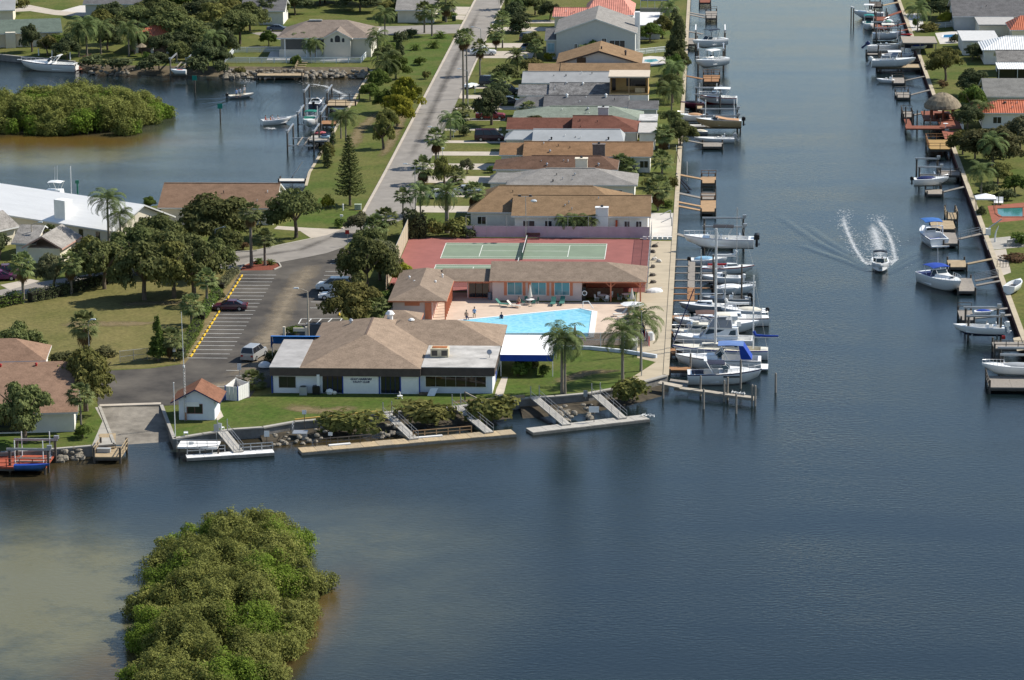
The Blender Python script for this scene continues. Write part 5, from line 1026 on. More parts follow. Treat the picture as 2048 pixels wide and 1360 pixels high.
t, S, hb = boat('skiff', 'white flats skiff with tilted grey outboard', 1428, 284, 182, 7.0, 2.1, .7, cock=(.1, .5)); console(t, -.6, .35, .7, .6); outboard(t, -3.6, 0, .7, gelg, 1.1, .5)
dock('long white walkway with dark cross-braced outer end', 1376, 1482, 253, 249, 1.0, mat('white_plank', (.55,.52,.46), .8, .1), pt=.1)
t, S, hb = boat('runabout', 'tan-hulled boat with tan cockpit cover on a tall lift', 1437, 252, 180, 8.0, 2.5, 1.1, z=1.6, cock=(.06, .5), hm=mat('tan_hull', (.40,.30,.17), .3, .08)); windshield(t, 1.3, 2.0, 1.2, .6, .5); MB().rings([[(-3.6, -1.1, 1.15), (-3.6, 1.1, 1.15)], [(-1.5, -1.1, 1.3), (-1.5, 1.1, 1.3)], [(.5, -1.1, 1.7), (.5, 1.1, 1.7)]], closed=False).obj('cockpit_cover', tan, t); outboard(t, -4.1, 0, .9, black, 1.1)
lift('tall lift with white guide posts under the tan boat', 1404, 1475, 262, 248, 2.6, 1.2, guides=3.2)
t, S, hb = boat('dinghy', 'upturned beige dinghy cover beside the dark canal tree', 1400, 268, 180, 2.7, 1.3, .5, hm=gelg); MB().ball((0, 0, .4), 1.25, .6, .45, 10, half=True).obj('cover', gelc, t)
dock('wooden deck under palms with white chairs on the canal', 1375, 1400, 236, 228, 1.0, wood_n)
t, S, hb = boat('trawler', 'white trawler with red bottom and open hardtop', 1435, 206, 176, 7.2, 2.6, 1.2, hm=gel, bm=red, stripe=red, cock=(.04, .4)); cabin(t, -.4, 1.6, 2.0, 1.4, 1.3, .9, gel, True, .1, .6); canopy(t, -2.4, .6, 2.3, 1.3, 1.6, gel, white, .05); bowrail(t, 7.2, S, hb, .5)
lift('empty grey lift beside the red-bottomed trawler', 1392, 1440, 214, 200, 2.2, 1.0, bm=alu, guides=2.2)
t, S, hb = boat('runabout', 'dark red runabout with black cover under the palms', 1384, 214, 180, 4.4, 2.0, .8, hm=maroon, dm=maroon, cock=(.1, .5), z=.4); MB().ball((0, 0, .85), 1.5, .8, .35, 10, half=True).obj('cover', black, t)
dock('small tan dock stub beside the dark red boat', 1392, 1407, 217, 211, .8, wood_t)
dock('orange slatted dock with horizontal railings beyond the trawler', 1406, 1440, 163, 150, .9, wood_o, 'fb', gang=[((1372,152),(1405,158))], rm=wood_o)
t, S, hb = boat('centre_console', 'white centre console with hardtop on a lift, second of two at top', 1421, 131, 225, 8.2, 2.8, 1.2, z=1.7, cock=(.08, .55)); console(t, -.2, .4, 1.0, 1.2); canopy(t, -1.8, .9, 2.1, 1.2, 1.9, white, white, .03); bowrail(t, 8.2, S, hb, .55)
lift('boat lift with dark pilings under the second hardtop boat', 1396, 1447, 142, 128, 4.0, 1.1, beams='y')
t, S, hb = boat('centre_console', 'big white boat with black tower top on a lift, furthest on the row', 1417, 92, 222, 8.6, 2.9, 1.25, z=1.7, cock=(.08, .5)); windshield(t, 1.0, 2.2, 1.35, .7, .6); console(t, -.2, .4, 1.0, 1.2); canopy(t, -2.2, .5, 2.2, 1.2, 2.2, black, black, .04)
lift('boat lift with white beams at the top of the row', 1391, 1450, 104, 90, 4.0, 1.1, beams='y', bm=white)
dock('weathered platform dock beside the lifted boat and dark pine', 1366, 1395, 88, 76, 1.0, wood_g, gang=[((1372,62),(1405,68))])
dock('grey dock with solid railing near the top of the canal', 1411, 1434, 36, 22, .9, wood_g, 'fb', gang=[((1378,25),(1411,31)),((1378,29),(1411,36))])
dock('reddish dock cut by the top edge of the picture', 1398, 1422, 5, -6, .9, wood_r, 'b')
# ---------------------------------------------------------------- foreground docks of the club
tand = mat('fresh_dock_tan', (.40, .31, .19), .85, .2, 1.1, .2, 10, stretch=(6, 1, 1)); tandk = mat('dock_grey_tan', (.35, .28, .185), .85, .22, 1.1, .2, 10, stretch=(6, 1, 1)); grd = mat('dock_grey_boards', (.38, .36, .32), .9, .18, 1.1, .2, 10, stretch=(6, 1, 1))
def slant_dock(label, A, B, depth, z, mats, n, gangs, rails=(), name='floating_dock', th=.4):
 """dock along the line A-B (front edge, survey px); depth in metres behind it"""
 a, b_ = Vector((*PW(*A, z), 0)), Vector((*PW(*B, z), 0)); d = b_-a; ln = d.length; rz = math.atan2(d.y, d.x); t = thing(name, label, 'dock', (a.x, a.y, 0), rz)
 for i in range(n): MB().box(ln*i/n+.015, ln*(i+1)/n-.015, .03, depth, z-.06, z+.01*(i % 3)).obj('deck_section', mats[i % len(mats)], t)
 MB().box(0, ln, 0, depth-.05, z-th, z-.063).obj('float', pilel if mats[0] is not white else gel, t)
 inv = t.matrix_basis.inverted() if False else Matrix.Rotation(-rz, 4, 'Z')@Matrix.Translation((-a.x, -a.y, 0))
 for (u0, v0), f, w_ in gangs:
  p0 = inv@Vector((*P(u0, v0, .1), LAND+.1)); p1 = Vector((f*ln, depth*.55, z+.1)); g = MB().bar(p0, p1, w_, .14).obj('gangway', mats[0] if mats[0] is white else grd, t)
  dd = (p1-p0); s_ = Vector((-dd.y, dd.x, 0)).normalized()*w_/2; mb = MB()
  for s in (-1, 1):
   m2 = rail_mb([tuple(p0+s_*s), tuple(p1+s_*s)], .9, 2.2, .018); k = len(mb.v); mb.v += m2.v; mb.f += [tuple(i+k for i in f2) for f2 in m2.f]; mb.m += m2.m
   mb.tube(p0+s_*s, p0+s_*s+Vector((0, 0, 1.5)), .06, n=6)
  mb.obj('handrail', steel, g)
 for f0, f1, m_ in rails: rail_mb([(ln*f0, depth-.15, z), (ln*f1, depth-.15, z)], .85, 1.4, .05).obj('railing', m_, t)
 return t, ln, rz
t, ln, rz = slant_dock('long tan wooden floating dock below the club seawall', (604,905), (1033,868), 2.2, .35, [tand, tandk], 14, [((775,828), .53, 1.1), ((913,812), .885, 1.1)], [(.08, .34, pilem), (.535, .81, wood_n)])
MB().box(ln*.14, ln*.24, 1.5, 2.0, .37, .5).obj('white_step', white, t); MB().box(ln*.535, ln*.67, 1.6, 2.1, .37, .5).obj('white_step', white, t)
t, ln, rz = slant_dock('grey wooden floating dock with two gangways near the promenade', (1066,865), (1300,838), 2.2, .35, [grd], 8, [((1070,796), .32, 1.1), ((1192,790), .80, 1.1)])
wd = mat('white_deck', (.78,.77,.74), .7, .05)
t, ln, rz = slant_dock('bright white fuel dock with white gangway beside the shed', (374,916), (549,905), 1.5, .45, [wd, wd], 5, [((445,864), .60, 1.2)], [(.02, .45, steel), (.62, 1.0, steel)])
pl = thing('dock_platform', 'white railed platform with chairs above the fuel dock', 'dock'); x0, x1 = P(360,885)[0], P(440,885)[0]; y0 = P(400,893)[1]-.4
MB().box(x0, x1, y0, y0+2.6, LAND-.15, LAND+.05).obj('deck', wd, pl); rail_mb([(x0, y0, LAND), (x1, y0, LAND)], .9, 1.1, .03).obj('railing', steel, pl)
for i in range(4): pile(pl, x0+.2+i*1.5, y0+.1, LAND-.15, .12)
for i, (u, v, lb_) in enumerate(((443,862,'white plastic chair at the edge of the railed platform'), (372,873,'white low lounger lying on the railed platform'))):
 c = thing('patio_chair', lb_, 'chair', (*P(u, v), LAND+.06), R(150 if i == 0 else 10)); MB().box(-.25, .25, -.25, .25, .36, .42).obj('seat', white, c); MB().box(-.25, .25, .22, .28, .42, .95 if i == 0 else .5).obj('backrest', white, c)
 for a in (-.22, .22):
  for b_ in (-.22, .22): MB().bar((a, b_, 0), (a, b_, .36), .05).obj('leg', white, c)
def sign(label, u, v, h, w_, hh, h0=None, text_=None, m_=None, name='sign', z=None):
 z = LAND if z is None else z; x, y = PW(u, v, z); t = thing(name, label, 'sign', (x, y, z)); MB().bar((0, 0, -.5), (0, 0, h), .07).obj('post', pilem if m_ is None else steel, t); MB().box(-w_/2, w_/2, -.06, -.036, h-hh, h).obj('board', m_ or white, t); return t
sign('white sign board in front of the rocks by the grey dock', 1188, 850, 2.3, 1.2, .75, z=0.); sign('small grey sign beside the white fuel dock platform', 433, 875, 1.6, .55, .8, m_=gelg); sign('white notice on the fuel dock railing, right end', 534, 890, 1.7, .6, .7, z=.4); sign('white notice at the left end of the long dock', 661, 886, 1.3, .5, .4, z=.4); sign('white notice on the fuel dock railing, left end', 383, 903, 1.2, .6, .6, z=.4); sign('small notice above the rocky bank left of the long dock', 609, 848, 1.7, .5, .5)
sign('grey notice on the seawall left of the grey dock', 1171, 790, .6, .5, .8, m_=gelg)
t = thing('steel_stairs', 'short grey steel stair and landing down the rocky bank', 'stairs', (*P(601,853), LAND)); MB().box(-.8, .9, -1.6, 0, -.5, -.42).obj('landing', steel, t); rail_mb([(-.8, -1.6, -.42), (-.8, 0, -.42)], 1.0, .8, .03).obj('railing', steel, t); MB().box(.3, .9, -1.6, -.6, -1.2, -.51).obj('leg_frame', steel, t)
t = thing('gate_barrier', 'short timber gate barrier on the seawall beside the club', 'barrier', (*P(930,801), LAND)); MB().bar((0, 0, 0), (0, 0, 1.1), .16).obj('post', pilem, t); MB().bar((.0, 0, 1.0), (1.6, -.6, .35), .16).obj('beam', pilel, t)
t = thing('timber_kerb', 'dark timber edging on the seawall below the club footpath', 'timber edging'); a, b_ = P(970,805), P(1049,797); MB().bar((*a, LAND+.25), (*b_, LAND+.25), .3, .4).obj('board', wood_t, t)
t = thing('timber_kerb', 'line of yellow-brown timber edging along the club lawn', 'timber edging')
for a, b_ in (((645,837),(720,829)),((722,829),(757,825)),((590,842),(640,837)),((790,823),(865,815))): MB().bar((*P(*a), LAND+.18), (*P(*b_), LAND+.18), .22, .16).obj('board', mat('yellow_timber', (.42,.27,.07), .8, .2), t)
slant_dock('narrow bleached pier slanting out from the promenade tip', (1348,776), (1506,797), 1.0, .85, [mat('bleached_wood', (.36,.32,.26), .9, .2, 1.2)], 6, [], name='pier', th=.3)
t = thing('footbridge', 'bleached boardwalk linking the seawall tip to the pier', 'footbridge'); MB().bar((*PW(1318,765,LAND+.1), LAND+.1), (*PW(1362,774,.95), .97), 1.3, .14).obj('deck', MATS['bleached_wood'], t); MB().bar((*PW(1340,760,LAND), LAND-.02), (*PW(1376,766,.9), .98), 1.0, .12).obj('landing', wood_g, t)
dock('small wooden landing dock with railings beside the boat ramp', 186, 242, 914, 893, .75, wood_t, 'lr', gang=[((215,868),(214,896),(LAND+.05,.9),1.9)], rm=wood_t, pt=1.1)
MB().box(*[PW(206,903)[0]-.9, PW(206,903)[0]+.5], PW(206,903,.8)[1]-.4, PW(206,903,.8)[1]+.3, .78, 1.2).obj('dock_box', gelg, t) if False else None
t = thing('dock_box', 'grey dock box on the small landing dock', 'box', (*PW(208,904,.78), .78)); MB().box(-.75, .75, -.3, .3, 0, .38).obj('body', gelg, t); MB().box(-.8, .8, -.34, .34, .383, .46).obj('lid', gelg, t)
t, b_ = dock('red wooden dock at the left edge behind the boat lift', -40, 92, 935, 910, .8, mat('red_deck', (.33,.075,.04), .8, .15), 'f', rm=MATS['red_deck'])
lift('white boat lift with tall guide poles and blue bunk at bottom left', 20, 98, 945, 925, 2.6, .7, m_=pilem, guides=3.0, bm=steel)
t, S, hb = boat('dinghy', 'narrow blue hull resting on the bottom-left lift', 64, 936, 2, 4.0, .8, .4, z=.85, hm=mat('bright_blue', (.04,.13,.36), .4), dm=blue)
# ---------------------------------------------------------------- east bank
def east_u(v): return 1798+.365*v
t, S, hb = boat('centre_console', 'white hardtop boat beside the top right docks, bow left', 1737, 34, 172, 6.6, 2.4, 1.1, cock=(.08, .55), z=.3); console(t, -.2, .4, .9, 1.1); canopy(t, -1.2, 1.0, 1.8, 1.1, 1.7, white, white, .04)
t, S, hb = boat('centre_console', 'boat with teal bimini pointing at the camera, top right', 1738, 58, -88, 6.8, 2.5, 1.15, cock=(.08, .6)); console(t, -.4, .4, .9, 1.1, tealc); canopy(t, -1.6, .6, 2.1, 1.1, 1.9, tealc, white, .06)
t = thing('pile_pair', 'two dark piles joined by a white beam, upper right of the canal', 'piling', (*PW(1703,48), 0))
for d in (0, 1): MB().tube((d*.45-.1, -d*1.5, -1.5), (d*.45-.1, -d*1.5, 3.6), .13, n=8).obj('pile', pilem, t)
MB().bar((-.2, .2, 3.72), (.45, -1.7, 3.72), .22).obj('beam', white, t)
dock('brown dock with pilings beside the hardtop boat, top right', 1751, 1776, 41, 33, .9, wood_r, 'b', gang=[((1805,22),(1776,32))], rm=pilem, pt=1.8)
dock('brown dock behind the teal bimini boat', 1753, 1776, 58, 49, .7, wood_r, gang=[((1812,47),(1776,54)),((1822,58),(1778,66))], pt=1.2)
dock('dark upper dock with tall railing at the top right', 1742, 1765, 13, 3, 1.0, pilem, 'fb', gang=[((1798,4),(1765,11),(LAND+.1,1.0))], gm=wood_t)
t, S, hb = boat('centre_console', 'white boat with cream hardtop on a lift among the east docks', 1776, 76, 4, 6.4, 2.4, 1.1, z=.5, cock=(.08, .55)); console(t, -.2, .4, .9, 1.1, gelc); canopy(t, -1.4, 1.2, 2.0, 1.1, 1.9, gelc, white, .04)
lift('lift with white motors around the cream hardtop boat', 1752, 1800, 84, 72, 2.8, .6, guides=2)
t, S, hb = boat('centre_console', 'white boat with raised blue outboard, bow right, east bank', 1772, 101, 3, 7.6, 2.4, 1.1, z=1.1, cock=(.08, .55)); console(t, .2, .4, .9, 1.2); outboard(t, -3.9, 0, .9, mat('blue_cowl', (.02,.04,.12), .3), 1.4, .9)
dock('low dark dock below the blue outboard boat', 1733, 1785, 109, 103, .8, wood_g, pt=.4)
t, S, hb = boat('centre_console', 'white T-top boat with white outboard over the long east dock', 1787, 131, 3, 8.6, 2.5, 1.2, z=1.3, cock=(.08, .55)); console(t, 0, .4, .9, 1.2); canopy(t, -1.2, 1.4, 2.1, 1.2, 1.7, white, white, .02); outboard(t, -4.4, 0, .8, white, 1.3, .5)
lift('lift with dark pilings under the white T-top boat', 1760, 1802, 136, 124, 3.4, 1.0)
dock('long tan-edged dock with railing below the T-top boat', 1754, 1843, 135, 128, .9, wood_t, 'b', rm=pilem, pt=.2)
bh_ = thing('boathouse', 'beige flat-roofed boathouse over the east bank', 'boathouse'); x0, y0 = P(1806,86,2.3); x1 = P(1875,86,2.3)[0]; y1 = P(1806,73,2.3)[1]
MB().box(x0, x1, y0, y1, LAND+2.1, LAND+2.35).obj('roof', mat('beige_roof', (.30,.26,.21), .9, .1), bh_)
for x in (x0+.3, (x0+x1)/2, x1-.3):
 for y in (y0+.3, y1-.3): MB().bar((x, y, -1), (x, y, LAND+2.1), .16).obj('post', wood_g, bh_)
MB().box(x0+.4, x1-.4, y1-.4, y1-.2, LAND, LAND+2.0).obj('back_wall', mat('shed_dark', (.06,.06,.07), .9), bh_)
t, S, hb = boat('jet_boat', 'covered blue jet boat parked under the boathouse', 1838, 98, 0, 3.2, 1.4, .6, z=LAND-.1, hm=gel); MB().ball((0, 0, .6), 1.3, .6, .4, 10, half=True).obj('cover', blue, t)
t = thing('kayak', 'red kayak lying near the beige boathouse', 'kayak', (*P(1812,71), LAND+.2), R(3)); MB().ball((0, 0, 0), 1.4, .32, .2, 12).obj('hull', red, t); MB().ball((0, 0, .16), .4, .2, .06, 8).obj('cockpit', black, t)
t, S, hb = boat('skiff', 'small white skiff tied to the floating dock, east bank', 1771, 165, 172, 3.4, 1.6, .6, cock=(.1, .6)); console(t, 0, .3, .6, .6)
dock('floating dock with bench behind the small white skiff', 1785, 1811, 166, 155, .5, wood_g, 'b', gang=[((1849,153),(1811,161))], rm=pilem)
dock('isolated square floating dock with railings, east bank', 1793, 1821, 195, 184, .5, wood_g, 'fb', gang=[((1860,180),(1821,190))], rm=wood_g)
dock('small dock with railings beside the red tiki deck', 1806, 1828, 234, 222, .7, wood_g, 'fbl', gang=[((1866,222),(1828,230))], rm=pilem)
td = thing('tiki_deck', 'red-stained waterside deck with dark pilings around the hut', 'deck'); z = LAND+.1
def px_box(uL, uR, vN, vF, z, m_, nm, th=.25): x0, x1 = PW(uL, vN, z)[0], PW(uR, vN, z)[0]; y0, y1 = PW(uL, vN, z)[1], PW(uL, vF, z)[1]; return MB().box(x0, x1, y0, y1, z-th, z).obj(nm, m_, td), (x0, x1, y0, y1)
px_box(1812,1882,257,251,z,wood_r,'boardwalk'); px_box(1812,1824,251,238,z,wood_r,'boardwalk'); _, bx = px_box(1882,1925,257,232,z+.01,wood_r,'deck_section'); px_box(1890,1922,278,261,z,tilep,'deck_section'); px_box(1848,1906,240,222,z+.2,wood_r,'deck_section')
for u, v in ((1811,252),(1812,262),(1824,246),(1834,247),(1848,246),(1834,264),(1860,264),(1880,264),(1811,240)): pile(td, *PW(u, v), LAND+1.2, .13)
MB().box(bx[1]-.1, bx[1]+.2, bx[2], bx[3], LAND, LAND+1.0).obj('white_rail', white, td)
tk = thing('tiki_hut', 'round thatched tiki hut on brown posts over the red deck', 'hut', (*P(1884,238), LAND)); s = 1/pxm(230); rw, hz = 3.15, 2.3
thatch = mat('thatch', (.22,.18,.125), .98, .4, 2.2, 1., 9, stretch=(1, 1, .35)); rr = []
for rad, zz in ((3.2, 2.05), (3.3, 2.25), (3.1, 2.75), (2.55, 3.5), (1.7, 4.2), (.8, 4.6), (.15, 4.75)):
 rr.append([(rad*(1+.035*rnd.uniform(-1, 1))*math.cos(2*math.pi*i/22), rad*(1+.035*rnd.uniform(-1, 1))*math.sin(2*math.pi*i/22), zz+.07*rnd.uniform(-1, 1)) for i in range(22)])
MB().rings(rr, cap=True).obj('thatched_roof', thatch, tk)
for a in (35, 145, 215, 325, 270): MB().tube((2.3*math.cos(R(a)), 2.3*math.sin(R(a)), 0), (2.3*math.cos(R(a)), 2.3*math.sin(R(a)), 2.3), .2, n=8).obj('post', wood_r, tk)
MB().box(-1.4, 1.2, -.8, -.3, .1, 1.1).obj('bar_counter', wood_r, tk);
for i in range(3): MB().tube((-1+i*.9, -1.2, .1), (-1+i*.9, -1.2, .85), .18, n=8).obj('stool', black, tk)
t = thing('patio_table', 'small white round table on the terracotta end of the tiki deck', 'table', (*P(1891,256), z)); MB().tube((0, 0, .68), (0, 0, .73), .45, n=12).obj('table_top', white, t); MB().tube((0, 0, 0), (0, 0, .68), .06).obj('leg', white, t)
dock('golden new deck with dark balustrade below the tiki deck', 1858, 1902, 298, 279, LAND+.1, mat('golden_wood', (.33,.21,.075), .8, .15), 'flb', rm=wood_o, pt=.1)
lift('empty lift with heavy grey beams, east bank', 1838, 1880, 372, 355, 3.0, .9)
dock('dark low float under the empty lift', 1853, 1887, 388, 378, .5, pilel, 'b', gang=[((1928,374),(1887,384))], rm=pilem)
dock('grey dock deck with rail beside the empty lift', 1880, 1922, 350, 341, 1.0, wood_g, 'f', rm=pilem)
dock('steep brown stair dock below the white canopy', 1893, 1916, 438, 425, .8, wood_t, 'lr', rm=wood_t, pt=1.2); dock('brown wooden dock behind the blue-topped cruiser', 1864, 1912, 458, 441, .8, wood_t, pt=.15)
dock('grey dock with steps beside the blue-topped cruiser', 1886, 1918, 487, 465, .7, wood_g, gang=[((1962,468),(1918,478),(LAND+.05,.72),1.0,True)])
t, S, hb = boat('cabin_cruiser', 'white cruiser with bright blue bimini seen from the stern', 1862, 484, 103, 8.6, 3.2, 1.3, cock=(.05, .5), stripe=navy); cabin(t, .2, 3.0, 2.3, 1.0, 1.4, .45, gel, False, .1, 1.0); windshield(t, .4, 2.5, 1.6, .6, .6); canopy(t, -1.4, 1.6, 2.7, 1.4, 2.0, mat('vivid_blue', (.03,.12,.36), .8), white, .15); MB().box(-3.5, -1.3, -1.1, 1.1, .45, .9).obj('cockpit_bench', blue, t); MB().box(-5.0, -4.3, -1.3, 1.3, .25, .4).obj('swim_platform', gel, t)
mb = MB()
for s in (-1, 1): mb.bar((-.9, s*1.5, 1.4), (-1.4, s*1.3, 2.7), .2, .1)
mb.bar((-1.4, -1.3, 2.7), (-1.4, 1.3, 2.7), .25, .1).obj('radar_arch', gel, t)
t, S, hb = boat('cabin_cruiser', 'white express cruiser with dark blue top, bow towards the camera', 1884, 575, -62, 9.6, 3.3, 1.45, cock=(.05, .45)); cabin(t, -.2, 3.6, 2.6, .9, 1.55, .5, gel, False, .1, 1.5); windshield(t, .3, 2.8, 1.8, .75, .7); canopy(t, -3.0, -.2, 2.7, 1.6, 1.35, blue, gel, .1); MB().box(-4.6, -3.2, -1.4, 1.4, .9, 1.5).obj('aft_cover', navy, t); bowrail(t, 9.6, S, hb, .55); MB().box(2.3, 2.8, -.3, .3, 1.98, 2.05).obj('hatch', black, t)
MB().tube((-2.6, .9, 2.5), (-2.8, .9, 5.2), .03, n=4).obj('antenna', white, t)
dock('square brown float behind the express cruiser', 1898, 1935, 534, 520, .6, wood_t, gang=[((1985,518),(1935,528))]); dock('grey L-shaped float beside the express cruiser', 1915, 1952, 582, 556, .6, wood_g, gang=[((1996,553),(1950,562),(LAND+.05,.62),.9,True),((2001,562),(1952,571))])
dock('grey dock holding a dinghy above the lifted skiff', 1921, 1950, 640, 620, .8, wood_g, 'b', gang=[((2015,617),(1950,622)),((2022,630),(1950,636))], rm=pilem)
t, S, hb = boat('dinghy', 'blue covered dinghy on the grey east dock', 1968, 628, 0, 2.6, 1.2, .4, z=.9); MB().ball((0, 0, .35), 1.2, .5, .3, 10, half=True).obj('cover', blue, t)
t, S, hb = boat('centre_console', 'long white open boat on the nearest east lift, bow left', 1957, 666, 178, 6.6, 2.2, .9, z=1.0, cock=(.06, .75), bm=navy); console(t, -1.0, .35, .8, .9); outboard(t, -3.5, 0, .8, white, 1.1, .2)
lift('heavy timber lift around the long open boat', 1936, 2001, 682, 664, 3.2, .85)
dock('grey boardwalk with handrails at the right edge', 1988, 2060, 697, 684, LAND+.05, wood_g, 'f', rm=pilem, pt=.6)
t = thing('fuel_can', 'small red fuel can on the right-edge boardwalk', 'can', (*PW(2007,678,LAND+.1), LAND+.1)); MB().box(-.22, .22, -.15, .15, 0, .42).obj('body', red, t); MB().tube((.1, 0, .42), (.1, 0, .52), .05).obj('cap', black, t)
dock('weathered work dock with lift gear at the bottom right', 1978, 2070, 775, 752, .8, wood_g, 'l', rm=pilem, pt=.9); lift('grey lift gear behind the bottom right work dock', 2004, 2075, 752, 738, 2.6, .9)
t, S, hb = boat('dinghy', 'white open boat pulled up on the east bank grass', 2029, 578, 65, 4.6, 1.9, .8, z=LAND+.35, cock=(.05, .8)); MB().box(-1.3, .5, -.6, .6, .25, .55).obj('gear', black, t)
t, S, hb = boat('bowrider', 'white bowrider with black bimini under way in mid canal', 1760, 538, -92, 6.2, 2.5, 1.05, cock=(.06, .9), z=.05); windshield(t, .5, 2.0, 1.05, .5, .4); canopy(t, -1.6, -.3, 2.0, 1.0, 1.5, black, alu, .08); MB().box(-1.2, -.6, -.8, .8, .3, .8).obj('seat', gel, t); MB().box(1.2, 1.9, -.6, .6, .3, .65).obj('bow_seat', gel, t)
# ---------------------------------------------------------------- lagoon
t, S, hb = boat('cabin_cruiser', 'long white cruiser moored at the top left shore, bow left', 98, 141, 172, 11.5, 3.4, 1.5, cock=(.05, .4), stripe=navy); cabin(t, -.4, 4.4, 2.4, .8, 1.6, .5, gel, False, .1, 1.6); windshield(t, .3, 2.6, 1.9, .8, .8); bowrail(t, 11.5, S, hb, .55)
mb = MB()
for s in (-1, 1): mb.bar((-1.0, s*1.45, 1.6), (-2.3, s*1.3, 3.1), .5, .12)
mb.bar((-2.3, -1.3, 3.1), (-2.3, 1.3, 3.1), .5, .12).obj('radar_arch', gel, t); MB().box(5.7, 6.5, -.2, .2, 2.0, 2.1).obj('pulpit', gel, t)
lone(['white capped mooring pile behind the cruiser, left', 'white capped mooring pile behind the cruiser, middle', 'white capped mooring pile behind the cruiser stern'], [(78,123,2.6),(105,126,2.6),(141,132,2.8)], m_=white)
t = thing('timber_steps', 'flight of brown timber steps down the bank behind the cruiser', 'steps')
for i in range(5): a, b_ = P(153+i*2,133-i*4.5), P(172+i*3,124-i*4); MB().bar((*a, .3+i*.22), (*b_, .3+i*.22), .5, .12).obj('step', mat('red_brown_timber', (.20,.085,.055), .85, .2), t)
lift('pale timber lift with red bunk under the dark shore trees', 341, 374, 151, 138, 3.0, 1.3, m_=pilel, beams='y');
t, S, hb = boat('dinghy', 'small red-covered boat on the pale timber lift', 357, 146, 180, 3.0, 1.6, .6, z=1.5, hm=gel); MB().ball((0, 0, .5), 1.3, .7, .25, 10, half=True).obj('cover', mat('red_cover', (.30,.06,.05), .8), t)
dock('long narrow dock below the rocky shore of the beige house', 512, 605, 151, 146, .9, wood_t, 'b', rm=pilem, pt=.5); t = thing('timber_stairs', 'timber stairs from the fence down to the rocky dock', 'stairs')
for i in range(5): x, y = P(598+i*2,140-i*2.5); MB().box(x-.9, x+.9, y-.25, y+.25, .95+i*.18, 1.02+i*.18).obj('step', wood_t, t)
rail_mb([(P(590,140)[0], P(590,140)[1], .9), (P(600,130)[0], P(600,130)[1], 1.9)], 1, 1.2).obj('railing', wood_t, t)
dock('raised wooden dock with dark posts beside the lagoon lawn', 651, 712, 211, 199, LAND+.05, wood_t, 'fb', rm=mat('dark_post', (.07,.05,.04), .9), pt=.9)
lift('timber lift with grey beams holding the white jet-style boat', 609, 655, 222, 208, 3.4, 1.1, beams='y'); t, S, hb = boat('runabout', 'white runabout with navy hull on the upper lagoon lift', 632, 213, 88, 5.2, 2.2, .9, z=1.2, hm=mat('navy_hull', (.05,.06,.10), .3), cock=(.1, .5)); windshield(t, .4, 1.8, 1.0, .5, .4); outboard(t, -2.7, 0, .7, black)
lift('lift with slanted white guide posts around the green boat', 596, 642, 260, 243, 2.8, .9, beams='y', guides=3.4); t, S, hb = boat('bowrider', 'white bowrider with green canvas on the middle lagoon lift', 620, 249, -92, 6.0, 2.4, 1.0, z=1.0, cock=(.08, .6)); canopy(t, -2.3, -.4, 2.1, 1.0, 1.3, mat('green_canvas', (.01,.15,.11), .8), white, .08); MB().quad((.0, -1.0, 1.5), (.0, 1.0, 1.5), (.8, .95, 1.08), (.8, -.95, 1.08)).obj('windshield_cover', MATS['green_canvas'], t)
lift('empty lower lagoon lift with pale bunks', 575, 628, 303, 286, 3.2, .9, beams='y');
dock('red-brown dock beside the green boat lift', 640, 675, 248, 241, .9, wood_o, pt=.5); dock('grey dock with covered gear at the lagoon wall', 616, 662, 282, 271, .9, conc, pt=.3)
t = thing('jet_ski', 'pink and white jet ski on the lagoon dock', 'jet ski', (*PW(639,268,.95), .95), R(20)); MB().ball((0, 0, .2), 1.2, .45, .3, 12).obj('hull', mat('pink_hull', (.42,.10,.11), .4), t); MB().box(-.7, .3, -.2, .2, .4, .62).obj('seat', black, t); MB().bar((.45, -.35, .8), (.45, .35, .8), .06).obj('handlebar', black, t)
t = thing('jet_ski', 'pale blue jet ski with dark cover by the lagoon wall', 'jet ski', (*PW(652,276,.95), .95), R(-10)); MB().ball((0, 0, .2), 1.2, .45, .3, 12).obj('hull', mat('ice_blue', (.35,.48,.55), .4), t); MB().box(-.7, .3, -.2, .2, .4, .62).obj('seat', navy, t); MB().bar((.45, -.35, .8), (.45, .35, .8), .06).obj('handlebar', black, t)
dock('long white plank walkway jutting from the strip near the pine', 556, 612, 362, 357, .9, mat('white_plank', (.55,.52,.46), .8, .1), pt=.4)
t = thing('davit', 'grey boat davit leaning over the white plank walkway', 'davit', (*PW(580,364), 0)); MB().bar((0, 0, .3), (2.0, 1.2, 3.2), .14).obj('arm', gelg, t); MB().bar((.4, .2, 0), (.4, .2, 1.1), .1).obj('base', steel, t)
tm, S, hb = boat('deck_boat', 'white open boat full of people speeding across the lagoon', 553, 248, 24, 5.6, 2.3, .9, cock=(.05, .85))
tsk, S, hb = boat('skiff', 'flat fishing skiff carrying three standing anglers', 482, 195, 28, 5.0, 1.9, .55, cock=(.15, .6), hm=gelg, dm=gelc); outboard(tsk, -2.6, 0, .5, black, .8)
for u, v, h, lb_ in ((390,186,3.0,'green channel marker on a pole, left of two'),(441,246,3.2,'green channel marker on a pole, right of two')):
 t = thing('channel_marker', lb_, 'marker', (*PW(u, v), 0)); MB().tube((0, 0, -1.5), (0, 0, h), .13, n=8).obj('pole', pilem, t); MB().box(-.45, .45, -.2, -.14, h-.55, h+.35).obj('board', mat('marker_green', (.01,.22,.16), .6), t)
t = thing('channel_marker', 'dark green pole marker behind the white lagoon roof', 'marker', (*PW(156,405), 0)); MB().tube((0, 0, -1.5), (0, 0, 3.6), .13, n=8).obj('pole', greenp, t); MB().box(-.3, .3, -.2, -.14, 3.1, 3.6).obj('board', greenp, t)
